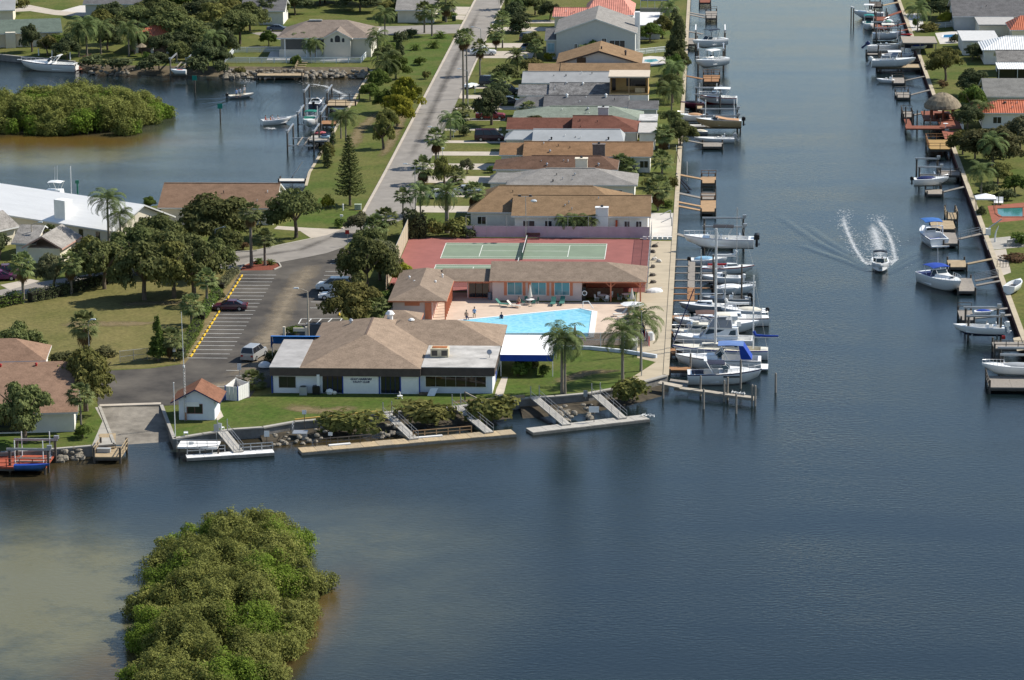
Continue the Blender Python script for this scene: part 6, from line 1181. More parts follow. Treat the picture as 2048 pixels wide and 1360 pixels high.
t, S, hb = boat('sport_fisher', 'white boat top with antennas behind the white lagoon roof', 108, 412, 170, 8.5, 2.9, 1.4, cock=(.05, .35)); cabin(t, -1.5, 1.8, 2.2, 1.5, 1.5, 1.2, gel, True, .1, .8); canopy(t, -1.6, .6, 2.0, 2.7, 1.3, gel, white, .1)
for y in (-.5, .5): MB().tube((-.5, y, 4.0), (-.6, y, 6.4), .03, n=4).obj('antenna', white, t)
MB().tube((-3, 0, 1.4), (-3, 0, 6.5), .07, n=6).obj('pole', white, t)
for u, v, hd, L_, z, lb_, cv in ((1388,652,178,5.4,0,'small white boat with grey cover behind the maroon-striped sloop', gcan), (1470,586,3,5.8,0,'white skiff between the inflatable and the small cuddy boat', white), (1418,530,2,5.2,0,'white dinghy with pale blue cover beside the grey fingers', mat('pale_blue', (.22,.4,.55), .8)), (1486,632,178,6.0,0,'white boat with cream cover outside the day sailer', gelc), (1382,240,180,5.0,1.2,'white boat with tan cover behind the tan lifted boat', tan), (1795,118,3,6.4,.2,'white boat with grey cover between two east lifts', gcan), (1862,368,4,5.6,1.2,'white boat with navy cover slung in the heavy grey lift', navy), (1776,52,80,5.0,.3,'white boat with green cover among the top right docks', greenp), (2020,745,178,7.0,1.2,'grey workboat slung behind the bottom right dock', gelg)):
 t, S, hb = boat('covered_boat', lb_, u, v, hd, L_, 2.2, .9, z=z, cock=(.08, .5)); MB().ball((-L_*.12, 0, .85), L_*.3, .9, .45, 12, half=True).obj('cover', cv, t); outboard(t, -L_/2-.05, 0, .6, black, .9); bowrail(t, L_, S, hb, .6, .4)
# ---------------------------------------------------------------- wake of the moving boat
foam = mat('foam', (.72,.74,.74), .9, .05); rg = np.random.default_rng(3)
def foam_obj(name, arms, label):
 V, Q = [], []
 for (pts, w0, w1, n) in arms:
  wp = [Vector((*PW(*p), 0)) for p in pts]; seg = [(wp[i], wp[i+1]) for i in range(len(wp)-1)]
  for i in range(n):
   f = rg.random()**.8; k = min(int(f*len(seg)), len(seg)-1); a, b_ = seg[k]; p = a.lerp(b_, f*len(seg)-k); ww = w0+(w1-w0)*f
   x, y = p.x+rg.normal()*ww, p.y+rg.normal()*ww*1.5; s = rg.uniform(.02, .075); asp = rg.uniform(1, 3.5); k0 = len(V); th = rg.uniform(-.5, .5); c, sn = math.cos(th), math.sin(th)
   for dx, dy in ((-s*asp, 0), (0, -s), (s*asp, 0), (0, s)): V.append((x+dx*c-dy*sn, y+dx*sn+dy*c, .012))
   Q.append((k0, k0+1, k0+2, k0+3))
 me = ngrid(np.array(V), np.array(Q), foam, name); return tag(add(name, me), label, None, None, 'stuff')
foam_obj('wake_foam', [([(1745,540),(1725,522),(1708,495),(1695,465),(1687,442),(1690,420)], .45, .8, 420), ([(1778,540),(1790,520),(1784,490),(1775,465),(1760,445),(1755,432)], .45, .8, 380), ([(1735,530),(1762,518),(1788,528)], 1.1, 1.1, 700), ([(1750,515),(1745,490),(1750,470)], 1.2, 1.6, 260), ([(1745,542),(1733,536)], .2, .25, 320), ([(1776,545),(1797,534)], .2, .25, 380)], 'white foam of the bowrider wake on the canal')
foam_obj('wake_foam', [([(600,165),(650,172),(690,190),(660,215)], 1.0, 1.5, 240), ([(560,240),(590,232),(620,225)], .4, .8, 160), ([(440,154),(480,158),(505,166)], .5, .6, 110), ([(533,256),(548,257)], .25, .3, 120)], 'broken foam streaks from boats crossing the lagoon')
foamf = softmat('foam_film', (.70, .73, .74), .75, 1.8, .45, 1.0, (1, .6, 1)); fn = [0]
def film(pts, w0, w1): fn[0] += 1; ribbon('wake_foam', pts, w0, w1, foamf, .007+.0006*fn[0], n=12, kind='stuff', px=PW)
film([(1744,543),(1728,524),(1710,497),(1696,466),(1687,442),(1690,420)], 1.2, 1.6); film([(1778,543),(1791,520),(1785,490),(1775,465),(1760,445),(1755,432)], 1.2, 1.6); film([(1762,520),(1758,495),(1752,470),(1740,440)], 4.0, 3.0); film([(1744,545),(1720,534),(1690,522)], .8, .5); film([(1776,548),(1798,535),(1812,526)], .9, .4); film([(1733,532),(1762,514),(1792,530)], 2.2, 2.2)
film([(600,165),(650,172),(690,190),(660,215)], 1.6, 2.2); film([(535,258),(552,256)], .7, .5); film([(565,238),(600,228),(630,215)], 1.0, 1.6)
def wave_ridge(arms, h=.10, w_=.75):
 mb = MB()
 for pts in arms:
  wp = [Vector((*PW(*p), 0)) for p in pts]; fine = []
  for a, b_ in zip(wp, wp[1:]): fine += [a.lerp(b_, i/8) for i in range(8)]
  fine.append(wp[-1]); rr = []; n = len(fine)
  for i, p in enumerate(fine):
   d = (fine[min(i+1, n-1)]-fine[max(i-1, 0)]).normalized(); s = Vector((-d.y, d.x, 0)); k = math.sin(math.pi*min(1, .08+.92*i/(n-1)))**.5
   rr.append([tuple(p+s*(o*w_)+Vector((0, 0, .004+h*k*g))) for o, g in ((-1, 0), (-.5, .35), (0, 1), (.5, .35), (1, 0))])
  mb.rings(rr, closed=False)
 return tag(mb.obj('wake_wave', wm, None, True), kind='stuff')
wave_ridge([[(1742,543),(1700,516),(1640,488),(1590,455),(1555,430)], [(1735,540),(1690,522),(1640,505),(1600,490)], [(1780,543),(1808,520),(1836,503)], [(1772,548),(1812,528),(1838,512)], [(1700,510),(1650,478),(1610,450)]], .06, 1.0)
wave_ridge([[(530,246),(528,225),(545,205),(575,192)], [(528,250),(520,228),(530,205),(560,185)], [(468,196),(440,203),(400,207)], [(470,192),(430,197),(380,198)], [(466,200),(440,210),(415,215)]], .07, .7)
# ================================================================ VEGETATION
def unit(n, rg): v = rg.normal(size=(n, 3)); return v/np.linalg.norm(v, axis=1)[:, None]
def leaves(cen, nrm, size, rg, asp=1.7):
 n = len(cen); t = np.cross(nrm, unit(n, rg)); t /= np.linalg.norm(t, axis=1)[:, None]+1e-9; b = np.cross(nrm, t); s = size*rg.uniform(.6, 1.35, n)[:, None]
 V = np.stack([cen-t*s*asp*.5, cen-b*s*.5, cen+t*s*asp*.5, cen+b*s*.5], 1).reshape(-1, 3); return V
def cloud(lobes, per, size, rg, up=.35, shell=.74, flat=1.0, tints=None, low=-.45):
 """leaf-sized faces over the skins of many small lobes"""
 C, Nn, T = [], [], []
 for i, (cx, cy, cz, rx, ry, rz) in enumerate(lobes):
  n = max(8, int(per*(rx*ry*rz)**(2/3)/max(1e-6, 1))) if per > 50 else 20
  d = unit(n, rg); d[:, 2] = np.where(d[:, 2] < low, -d[:, 2], d[:, 2]); r = rg.uniform(shell, 1.06, n)[:, None]*(1+.22*np.sin(d[:, :1]*5+i)*np.cos(d[:, 1:2]*4+i*2))
  C.append(np.array([cx, cy, cz])+d*r*np.array([rx, ry, rz])); m = d+unit(n, rg)*.75+np.array([0, 0, up]); Nn.append(m/np.linalg.norm(m, axis=1)[:, None])
  T.append(np.clip((rg.uniform(.1, .9) if tints is None else tints[i])*.6+rg.uniform(0, .4, n), 0, 1))
 return np.concatenate(C), np.concatenate(Nn), np.concatenate(T)
def cloud_mesh(name, lobes, per, size, m_, seed, **k):
 rg = np.random.default_rng(seed); C, Nn, T = cloud(lobes, per, size, rg, **k); V = leaves(C, Nn, size, rg); return ngrid(V, np.arange(len(V)).reshape(-1, 4), m_, name, T)
Lf = {'oak': leafmat('leaf_oak', (0.055, 0.070, 0.024), (0.198, 0.214, 0.079)), 'olive': leafmat('leaf_olive', (0.069, 0.079, 0.022), (0.257, 0.244, 0.077)), 'bright': leafmat('leaf_yellow_green', (.120, .135, .014), (.37, .35, .05), .4),
      'pale': leafmat('leaf_pale', (.055, .062, .026), (.165, .165, .070)), 'green': leafmat('leaf_green', (0.045, 0.074, 0.018), (0.158, 0.218, 0.048)), 'dark': leafmat('leaf_dark', (0.040, 0.054, 0.024), (0.138, 0.160, 0.072), .3),
      'palm': leafmat('leaf_palm', (0.053, 0.079, 0.029), (0.198, 0.244, 0.092), .25), 'fan': leafmat('leaf_fan', (0.063, 0.087, 0.029), (0.244, 0.277, 0.112), .25), 'dead': leafmat('leaf_dead', (.06, .036, .018), (.19, .12, .06), .2), 'grey': leafmat('leaf_grey_green', (0.069, 0.079, 0.040), (0.218, 0.218, 0.112))}
def crown_lobes(seed, n, R0=4.0, zs=.78, r0=.20, r1=.40):
 rg = np.random.default_rng(seed); out = []
 ax, ay = rg.uniform(.85, 1.12), rg.uniform(.85, 1.12); big = unit(7, rg)
 for i in range(n):
  d = big[i % 7]+unit(1, rg)[0]*.62; d /= np.linalg.norm(d); d[2] = abs(d[2])*1.2-.55; k = rg.uniform(.40, .98); r = R0*rg.uniform(r0, r1)*(1.15-.4*k); out.append((d[0]*R0*k*ax, d[1]*R0*k*ay, d[2]*R0*k*zs, r, r*rg.uniform(.8, 1.2), r*rg.uniform(.5, .75)))
 return out
CR = {}
def crown(kind, var):
 if (kind, var) not in CR:
  CR[(kind, var)] = cloud_mesh('crown_'+kind, crown_lobes(100+var*7, 52), 215, .25, Lf[kind], 200+var)
 return CR[(kind, var)]
TK = {}
def trunk_mesh(var):
 if var not in TK:
  rg = random.Random(40+var); mb = MB(); top = (rg.uniform(-.25, .25), rg.uniform(-.2, .2), 2.1); mb.path([(0, 0, -.2), (.05, 0, .9), top], .26, .19, 8)
  for i in range(6):
   a = 2*math.pi*i/6+rg.uniform(-.4, .4); q = (top[0]+1.1*math.cos(a), top[1]+1.1*math.sin(a), 3.4+rg.uniform(-.3, .5)); mb.path([top, q, (q[0]+1.3*math.cos(a+.3), q[1]+1.3*math.sin(a+.3), q[2]+1.3)], .13, .04, 6)
  TK[var] = mb.mesh('trunk', bark)
 return TK[var]
nv = [0]
def tree(label, u, v, h, w_, kind='oak', name=None, z=None, group=None, base=None):
 nv[0] += 1; var = nv[0] % 5; x, y = P(u, v) if base is None else base
 t = thing(name or {'oak': 'oak_tree', 'bright': 'flowering_tree'}.get(kind, 'leafy_tree'), label, 'tree', (x, y, LAND if z is None else z), rnd.uniform(0, 6.28), group)
 o = add('trunk', trunk_mesh(var), t); o.scale = (h/6.5,)*2+(h/6.8,); s = w_/7.9; zs = h*1.0/6.0
 c = add('crown', crown(kind, var), t, (0, 0, h*.53)); c.scale = (s, s, zs); return t
SHR = {}
def shrub(label, u, v, w_, h, kind='green', name='shrub', base=None, z=None, d=None):
 nv[0] += 1; var = nv[0] % 4; key = (kind, var)
 if key not in SHR:
  rg = np.random.default_rng(300+var); lo = [(rg.uniform(-.55, .55), rg.uniform(-.55, .55), rg.uniform(.25, .7), .45, .45, .38) for _ in range(9)]; SHR[key] = cloud_mesh('foliage', lo, 520, .13, Lf[kind], 310+var, shell=.7)
 x, y = P(u, v) if base is None else base
 t = thing(name, label, 'shrub', (x, y, LAND if z is None else z), rnd.uniform(0, 6.28)); o = add('foliage', SHR[key], t); o.scale = (w_/2, (d or w_)/2, h);
 MB().tube((0, 0, -.1), (0, 0, h*.5), .07, .05, 6).obj('stem', bark, t); return t
def hedge(label, pts, w_, h, kind='green', dens=34, world=False, size=.16):
 wp = [Vector((*p, 0)) for p in (pts if world else W(pts))]; rg = np.random.default_rng(len(label)); C, Nn, T = [], [], []
 for a, b_ in zip(wp, wp[1:]):
  d = b_-a; ln = d.length; d.normalize(); s = Vector((-d.y, d.x, 0)); n = int(ln*(w_+2*h)*dens)
  f = rg.random(n); q = rg.random(n)*(w_+2*h); off = np.where(q < h, -w_/2, np.where(q > h+w_, w_/2, q-h-w_/2)); zz = np.where(q < h, q, np.where(q > h+w_, q-h-w_, h)); j = rg.normal(size=(n, 3))*.09
  bulge = 1+.12*np.sin(f*ln*1.9)+.08*np.sin(f*ln*4.3)
  C.append(np.stack([a.x+d.x*ln*f+s.x*off, a.y+d.y*ln*f+s.y*off, LAND+zz*bulge], 1)+j); m = unit(n, rg)*.8+np.stack([s.x*np.sign(off)*(zz < h-.01), s.y*np.sign(off)*(zz < h-.01), .5+(zz > h-.02)*.7], 1); Nn.append(m/np.linalg.norm(m, axis=1)[:, None]); T.append(rg.uniform(.1, .9, n))
 C = np.concatenate(C); V = leaves(C, np.concatenate(Nn), size, rg); t = thing('hedge', label, 'hedge')
 add('foliage', ngrid(V, np.arange(len(V)).reshape(-1, 4), Lf[kind], 'foliage', np.concatenate(T)), t); mb = MB()
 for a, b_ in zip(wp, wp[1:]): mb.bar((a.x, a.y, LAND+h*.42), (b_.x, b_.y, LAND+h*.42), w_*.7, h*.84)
 mb.obj('dark_core', mat('hedge_core_dark', (.02, .02, .012), .95), t); return t  # solid core block; the shade between the leaves is put into its near-black colour
# ---- palms
def fan_crown(seed, n=40, dead=False):
 rg = random.Random(seed); V, T = [], []
 for i in range(n):
  az = i*2.39996+rg.uniform(-.2, .2); el = R(rg.uniform(-88, -60)) if dead else R(78-118*(i/n)**.9+rg.uniform(-8, 8)); p = rg.uniform(.55, .85) if dead else rg.uniform(.8, 1.05)
  d = Vector((math.cos(az)*math.cos(el), math.sin(az)*math.cos(el), math.sin(el))); s = Vector((-math.sin(az), math.cos(az), 0)); up = s.cross(d); o = d*p+Vector((0, 0, -.04)); tn = rg.uniform(.1, .9)
  nb = 9 if dead else 12
  for k in range(nb):
   a = R(-78+156*k/(nb-1)); bd = d*math.cos(a)+s*math.sin(a); L0 = rg.uniform(.7, .85)*(1-.2*abs(a)); wv = (s*math.cos(a)-d*math.sin(a))*.075; m1 = o+bd*L0*.55; e = o+bd*L0-Vector((0, 0, .18+.12*rg.random()))
   V += [o-wv*.2, o+wv*.2, m1+wv, m1-wv, m1-wv, m1+wv, e+wv*.15, e-wv*.15]; T += [tn*.7+rg.uniform(0, .3)]*2
  V += [-s*.02, s*.02, o+s*.02, o-s*.02]; T += [.9]
 V = np.array([tuple(x) for x in V]); return ngrid(V, np.arange(len(V)).reshape(-1, 4), Lf['dead' if dead else 'fan'], 'crown', T)
def feather_crown(seed, n=24, ln=3.1, droop=1.0, leaf=.74, kind='palm', e0=80, e1=-15, pairs=20, wid=.05):
 rg = random.Random(seed); V, T = [], []
 for i in range(n):
  az = i*2.39996+rg.uniform(-.25, .25); el = R(e0+(e1-e0)*(i/n)+rg.uniform(-8, 8)); L0 = ln*rg.uniform(.85, 1.1); s = Vector((-math.sin(az), math.cos(az), 0)); p = Vector((0, 0, 0)); pts = [p.copy()]; a = el; st = 10; tn = rg.uniform(.1, .9)
  for k in range(st): p = p+Vector((math.cos(az)*math.cos(a), math.sin(az)*math.cos(a), math.sin(a)))*(L0/st); a -= droop*.30*(.4+k/st); pts.append(p.copy())
  for k in range(st): w0 = s*(.04*(1-k/st)+.008); V += [pts[k]-w0, pts[k]+w0, pts[k+1]+w0, pts[k+1]-w0]; T += [.7]
  for k in range(pairs):
   f = .16+.84*k/(pairs-1); j = min(int(f*st), st-1); q = pts[j].lerp(pts[j+1], f*st-j); dr = (pts[j+1]-pts[j]).normalized(); ll = leaf*math.sin(math.pi*(.18+.8*f))**.6
   for sg in (-1, 1):
    v_ = (s*sg*.85+dr*.55+Vector((0, 0, -.12+rg.uniform(-.15, .1)))).normalized(); m1 = q+v_*ll*.55; e = m1+(v_+Vector((0, 0, -.55*droop))).normalized()*ll*.45; w0 = dr*wid
    V += [q-w0*.5, q+w0*.5, m1+w0, m1-w0, m1-w0, m1+w0, e+w0*.2, e-w0*.2]; T += [tn*.7+rg.uniform(0, .3)]*2
 V = np.array([tuple(x) for x in V]); return ngrid(V, np.arange(len(V)).reshape(-1, 4), Lf[kind], 'crown', T)
FAN = [fan_crown(s) for s in (1, 2, 3)]; DEAD = [fan_crown(s, 26, True) for s in (4, 5)]; QUEEN = [feather_crown(s) for s in (6, 7, 8)]; DATE = [feather_crown(9, 46, 2.7, .72, .42, 'palm', 82, -48, 22, .045), feather_crown(10, 40, 2.6, .8, .42, 'palm', 80, -50, 20, .045)]; PYG = [feather_crown(12, 30, 1.5, .8, .34, 'green', 80, -25, 16, .035)]
PT = {}
def palm_trunk(r0, r1, bend, key):
 if key not in PT:
  mb = MB(); pts = [(bend*(k/6)**2, 0, k/6) for k in range(7)]; pts[0] = (0, 0, -.05)
  for k in range(6): a = r0+(r1-r0)*k/6; mb.tube(pts[k], pts[k+1], a*(1.25 if k == 0 else 1), a*.97, 8)
  PT[key] = mb.mesh('trunk', palmbark)
 return PT[key]
def palm(label, u, v, h, kind='fan', s=1.0, r=.17, skirt=False, bend=0., base=None, name=None, z=None):
 nv[0] += 1; x, y = P(u, v) if base is None else base; rz = rnd.uniform(0, 6.28); t = thing(name or {'fan': 'fan_palm', 'queen': 'queen_palm', 'date': 'date_palm', 'pyg': 'cycad_palm'}[kind], label, 'palm', (x, y, LAND if z is None else z), 0.0)
 o = add('trunk', palm_trunk(r, r*.72, bend, (r, bend)), t); o.scale = (1, 1, h)
 ms = {'fan': FAN, 'queen': QUEEN, 'date': DATE, 'pyg': PYG}[kind]; c = add('crown', ms[nv[0] % len(ms)], t, (bend, 0, h-.05), rz); c.scale = (s, s, s*rnd.uniform(.9, 1.1))
 if skirt: d = add('dead_fronds', DEAD[nv[0] % 2], t, (bend, 0, h-.1), rz); d.scale = (s, s, s*1.15)
 return t
def H(v0, v1): return (v0-v1)/(pxm(v0)*.972)   # height of something from base line to top line
# ---- oaks and broadleaf trees around the park and the lot
tree('rounded oak on the lawn corner beside the side street', 592, 475, 8.0, 8.2); tree('wide dark oak in front of the brown lagoon roof', 425, 490, 8.8, 12.2); tree('leafy oak left of the grove by the street hedge', 209, 578, 7.6, 7.6); tree('broad oak in the middle of the park grove', 289, 600, 9.0, 9.0)
tree('oak with brownish patch in the park grove', 348, 596, 8.4, 8.5, 'olive'); tree('rightmost oak of the park grove', 388, 592, 8.6, 8.6); tree('oak behind the grove beside the white lagoon house', 272, 545, 7.4, 8.4); tree('thin pale oak between the street hedges', 108, 582, 5.8, 5.0, 'grey'); tree('oak behind the grove towards the brown roof', 350, 545, 7.6, 8.5)
tree('dark oak beside the tennis court fence', 733, 583, 8.0, 7.6); tree('front oak of the lot, next to the club roof', 702, 652, 6.9, 8.2, 'olive'); tree('oak at the lot corner near the pale palms', 742, 520, 5.2, 6.0); tree('small yellow-topped tree beside the pool wing roof', 806, 574, 3.6, 3.8, 'bright')
tree('dark tree at the left edge above the salmon roofs', 40, 728, 5.8, 6.4, 'oak'); tree('yellowish olive tree covering the end of the salmon roof', 172, 822, 8.2, 7.8, 'olive'); tree('dark broad tree in front of the salmon-roofed house', 50, 885, 8.0, 7.0, 'oak')
tree('lollipop tree on the lagoon shore between the roofs', 301, 420, 2.4, 2.6, 'green'); tree('dark round tree at the far left by the garage', 0, 520, 4.6, 4.6, 'dark'); tree('bare grey bush tree beside the pale lot palms', 722, 468, 3.6, 4.6, 'grey')
tree('yellow-green tree on the strip, upper of two', 812, 226, 7.0, 7.0, 'bright'); tree('yellow-green tree on the strip, lower of two', 795, 252, 6.4, 6.6, 'bright'); tree('slim green tree on the strip with bare leaning trunk', 767, 298, 6.2, 3.8, 'olive'); tree('dark green tree at the strip edge under the feather palm', 752, 182, 4.6, 5.0, 'green'); tree('dark green tree left of the lower yellow tree', 770, 225, 4.6, 4.0, 'green')
tree('pale round bushy tree over the maroon roof', 1073, 270, 3.6, 6.6, 'pale'); tree('dark drooping tree in front of the red pickup', 983, 250, 7.4, 6.2, 'dark'); tree('dark dense tree between fan palms in the front yards', 888, 372, 5.4, 3.8, 'olive'); tree('round green tree in front of the grey two-storey wall', 1183, 121, 4.4, 4.4, 'green'); tree('thin young tree on a driveway verge', 934, 346, 2.6, 2.4, 'grey')
tree('dark round tree leaning over the canal wall', 1360, 292, 4.6, 5.6, 'oak'); tree('tall green tree between palms along the canal wall', 1345, 206, 6.2, 4.6, 'oak'); tree('dark canal tree just below the tall black pine', 1352, 168, 6.4, 4.6, 'green'); tree('dark bush tree beside the tan garage', 1180, 112, 3.0, 3.6, 'dark'); tree('green tree right of the two-storey house chimney', 1300, 84, 4.4, 5.4, 'green'); tree('leafy tree beside the white carport roof', 1325, 76, 5.0, 4.0, 'olive')
tree('round glossy tree on the east bank beside the long dock', 1891, 162, 7.0, 7.4, 'olive'); tree('dark grey-green tree in front of the taupe roof', 1942, 192, 5.8, 7.0, 'dark'); tree('green tree between the taupe roof and the tiki hut', 1944, 228, 5.6, 5.4, 'green'); tree('big pale half-bare tree over the east bank gardens', 1985, 330, 6.8, 11.5, 'pale'); tree('olive tree at the right edge behind the pale tree', 2040, 300, 6.0, 8.0, 'grey'); tree('small green tree beside the golden deck', 1925, 308, 4.4, 4.8, 'olive')
tree('dark round tree in the garden above the green pool', 2030, 390, 3.6, 4.2, 'green'); tree('yellow-green shrub tree behind the narrow blue pool', 1898, 50, 3.0, 4.6, 'bright'); tree('dark tree behind palms at the top right', 1880, 36, 5.0, 8.0, 'dark')
tree('great dark oak over the orange-tiled roof', 352, 96, 8.0, 12.5, 'oak'); tree('great dark oak beside the white fence', 480, 88, 7.8, 9.6, 'oak'); tree('dark tree overhanging the water by the pale lift', 415, 137, 6.4, 7.0, 'dark'); tree('dark shore tree left of the pale lift', 318, 138, 3.6, 5.4, 'dark'); tree('dark spreading tree behind the great oaks, left', 405, 44, 6.0, 9.0, 'dark'); tree('dark spreading tree behind the great oaks, right', 510, 34, 6.2, 10.0, 'dark')
tree('leafy tree above the orange roof at the top', 275, 60, 5.8, 8.2, 'oak'); tree('dark pointed tree beside the cream shore wall', 64, 104, 6.4, 5.0, 'dark'); tree('green tree on the shore beside the dark pointed one', 95, 112, 4.6, 4.6, 'olive'); tree('dark tree below the feather palms at the left shore', 135, 118, 4.6, 6.4, 'dark'); tree('dark tree at the top behind the big beige house', 720, 22, 6.2, 10.0, 'dark'); tree('dark tree at the top left of the big beige house', 590, 30, 5.4, 8.6, 'dark')
tree('dark tree against the top edge above the beige roof', 650, 6, 5.0, 9.0, 'dark'); tree('olive tree at the top beside the street', 770, 36, 4.2, 5.0, 'olive'); tree('leafy tree at the top left corner', 30, 26, 4.2, 6.4, 'olive'); tree('young tree on the lawn left of the beige house', 538, 92, 3.4, 3.6, 'green'); tree('round dark tree at top centre right of the street', 1040, 64, 4.6, 5.6, 'dark'); tree('tree near the top edge left of the pink roof', 1100, 40, 4.6, 5.0, 'dark'); tree('dark tree in front of the grey house wing', 1070, 116, 3.4, 3.6, 'dark')
tree('dark mass of tree at top beside the driveway', 330, 18, 5.4, 9.0, 'dark'); tree('tree at the very top above the great oaks', 440, 8, 5.0, 9.0, 'dark')
for a in [('dark tree behind the timber steps on the shore', 215, 100, 6.0, 7.0, 'dark'), ('dark tree over the brown porch left end', 238, 88, 6.4, 7.5, 'oak'), ('dark tree crowding the orange roof right end', 390, 104, 7.0, 8.0, 'oak'), ('dark tree between orange roof and pale lift', 330, 116, 5.4, 6.6, 'dark'), ('dark tree rising behind the great left oak', 310, 48, 6.4, 9.0, 'oak'), ('tree behind the great oaks near the top edge', 372, 30, 6.4, 9.0, 'green'), ('tree over the lawn left of the beige roof', 545, 44, 6.0, 7.5, 'dark'), ('dark tree at the water corner beside the white fence', 446, 118, 6.8, 6.4, 'dark'), ('olive tree between the fence oak and top edge', 455, 50, 6.4, 8.0, 'olive'), ('dark tree above the beige house ridge', 690, 4, 6.0, 9.0, 'oak'), ('dark tree above the beige house left slope', 610, 2, 6.0, 9.0, 'oak'), ('dark tree right of the beige house roof', 760, 8, 5.4, 8.0, 'dark'), ('dark tree near the top between drive and oaks', 250, 6, 5.0, 8.0, 'oak'), ('green tree at the shore beside the dark pointed tree', 112, 108, 4.4, 5.0, 'green'), ('olive tree behind the green-grey roof', 205, 64, 5.2, 6.5, 'olive'),
          ('dark green tree at the strip top beside the fence end', 772, 140, 5.6, 5.6, 'oak'), ('olive tree behind the upper yellow tree', 792, 158, 5.2, 5.4, 'green'), ('green tree joined to the lower yellow tree', 775, 262, 4.4, 4.2, 'olive'), ('low dark tree on the lagoon edge of the strip', 740, 200, 3.4, 4.0, 'green'), ('small yellowing tree near the lagoon wall below the palms', 655, 322, 3.4, 3.0, 'olive'),
          ('dark tree between the front yards and the second driveway', 1000, 212, 4.6, 5.0, 'dark'), ('green tree before the light grey garage', 1010, 168, 4.4, 5.4, 'oak'), ('dark tree before the brown low garage', 1060, 150, 3.6, 5.6, 'olive'), ('dark tree behind the date palm by the long driveway', 1065, 100, 4.0, 4.4, 'oak'), ('tree beside the upper driveway under palms', 1030, 44, 4.6, 5.6, 'dark'), ('tree by the canal end of the maroon house', 1342, 262, 4.2, 4.2, 'oak'), ('tree filling the canal bank above the feather palm', 1338, 200, 5.0, 4.8, 'dark'), ('tree at the canal bank beside the plywood house', 1356, 150, 5.6, 4.2, 'oak'),
          ('dark tree filling the east garden beside the tiled roof', 1935, 258, 4.6, 5.6, 'dark'), ('pale tree at the east bank below the golden deck', 1950, 318, 4.6, 6.0, 'pale'), ('green tree behind the orange east roof', 2030, 200, 4.0, 6.0, 'green'), ('dark tree at the east bank above the canopy', 1996, 368, 4.0, 5.0, 'olive'), ('dark tree beside the flat pale house', 1945, 120, 3.6, 4.4, 'dark'), ('tree behind the top right awning', 1868, 14, 4.4, 7.0, 'oak'),
          ('oak filling the left of the park grove', 180, 560, 6.6, 6.4, 'olive'), ('oak between the grove and the mulch island', 425, 560, 6.6, 6.6, 'oak'), ('oak at the back of the grove near the white garden wall', 318, 520, 7.4, 8.0, 'oak'), ('oak beside the mouth of the side street', 452, 520, 5.6, 5.4, 'oak'), ('oak in front of the court fence beside the dark one', 760, 560, 6.4, 5.6, 'grey')]: tree(*a)
for a in [('dark tree in the belt above the fence oak', 500, 62, 6.6, 8.5, 'oak'), ('dark tree in the belt left of the beige roof', 556, 36, 6.8, 8.5, 'oak'), ('dark tree in the belt over the hidden pale house', 520, 14, 6.8, 10.0, 'dark'), ('olive tree in the belt above the beige ridge', 640, 10, 6.0, 9.0, 'olive'), ('dark tree in the belt right of the beige ridge', 735, 10, 6.8, 9.0, 'oak'), ('dark tree in the belt above the left driveway', 300, 22, 6.0, 9.0, 'dark'), ('dark tree shading the brown porch front', 285, 104, 4.6, 6.5, 'dark'), ('dark tree shading the orange roof front', 365, 112, 5.6, 7.0, 'dark'), ('green tree at the shore above the red-covered boat', 352, 122, 4.4, 5.5, 'oak'), ('dark tree in the belt near the top left driveway', 225, 52, 5.6, 7.5, 'dark'), ('dark tree in the belt above the orange roof', 330, 62, 6.6, 9.0, 'oak'), ('leafy tree in the belt between both great oaks', 428, 62, 6.8, 8.0, 'olive'), ('dark shore tree beside the stair dock fence', 448, 134, 4.4, 4.6, 'dark'), ('dark tree behind the upper junction verge', 805, 30, 5.4, 7.0, 'dark'), ('dark tree at the top centre beside the pink roof', 1070, 30, 5.0, 6.0, 'oak')]: tree(*a)
# ---- special trees
def norfolk(label, u, v, h, w_):
 t = thing('norfolk_pine', label, 'tree', (*P(u, v), LAND)); MB().tube((0, 0, -.1), (0, 0, h), .22, .04, 8).obj('trunk', bark, t); rg = random.Random(5); g = np.random.default_rng(5); C, Nn, T = [], [], []
 nw = 22
 for k in range(nw):
  f = .17+.81*k/(nw-1); r = w_/2*(1-f)**.75*1.15*rg.uniform(.8, 1.1)+.12; z = h*f
  for i in range(7):
   a = 2*math.pi*i/7+k*.5+rg.uniform(-.15, .15); n = int(18+r*34); q = g.random(n); C.append(np.stack([math.cos(a)*r*q, math.sin(a)*r*q, z-.12*r*q+.25*r*q**3], 1)+g.normal(size=(n, 3))*np.array([.09, .09, .07])); Nn.append(unit(n, g)*.6+np.array([0, 0, .8])); T.append(g.uniform(.1, .8, n))
 Nn = np.concatenate(Nn); Nn /= np.linalg.norm(Nn, axis=1)[:, None]; V = leaves(np.concatenate(C), Nn, .16, g); add('crown', ngrid(V, np.arange(len(V)).reshape(-1, 4), Lf['oak'], 'crown', np.concatenate(T)), t)
norfolk('tiered Norfolk pine on the strip beside the lagoon', 700, 411, 11.2, 5.0)
def column(label, u, v, h, w_, kind='dark', cone=.5, name='cypress_tree'):
 t = thing(name, label, 'tree', (*P(u, v), LAND)); rg = np.random.default_rng(int(u)); lo = []
 for k in range(34): f = rg.random(); r = w_/2*(1-cone*f)*(.55 if f < .08 else 1); a = rg.uniform(0, 6.28); lo.append((math.cos(a)*r*.5, math.sin(a)*r*.5, h*(.06+.9*f), r*.52, r*.52, h*.075))
 add('crown', cloud_mesh('crown', lo, 420, .2, Lf[kind], int(v)), t); MB().tube((0, 0, -.1), (0, 0, h*.5), .2, .1, 7).obj('trunk', bark, t)
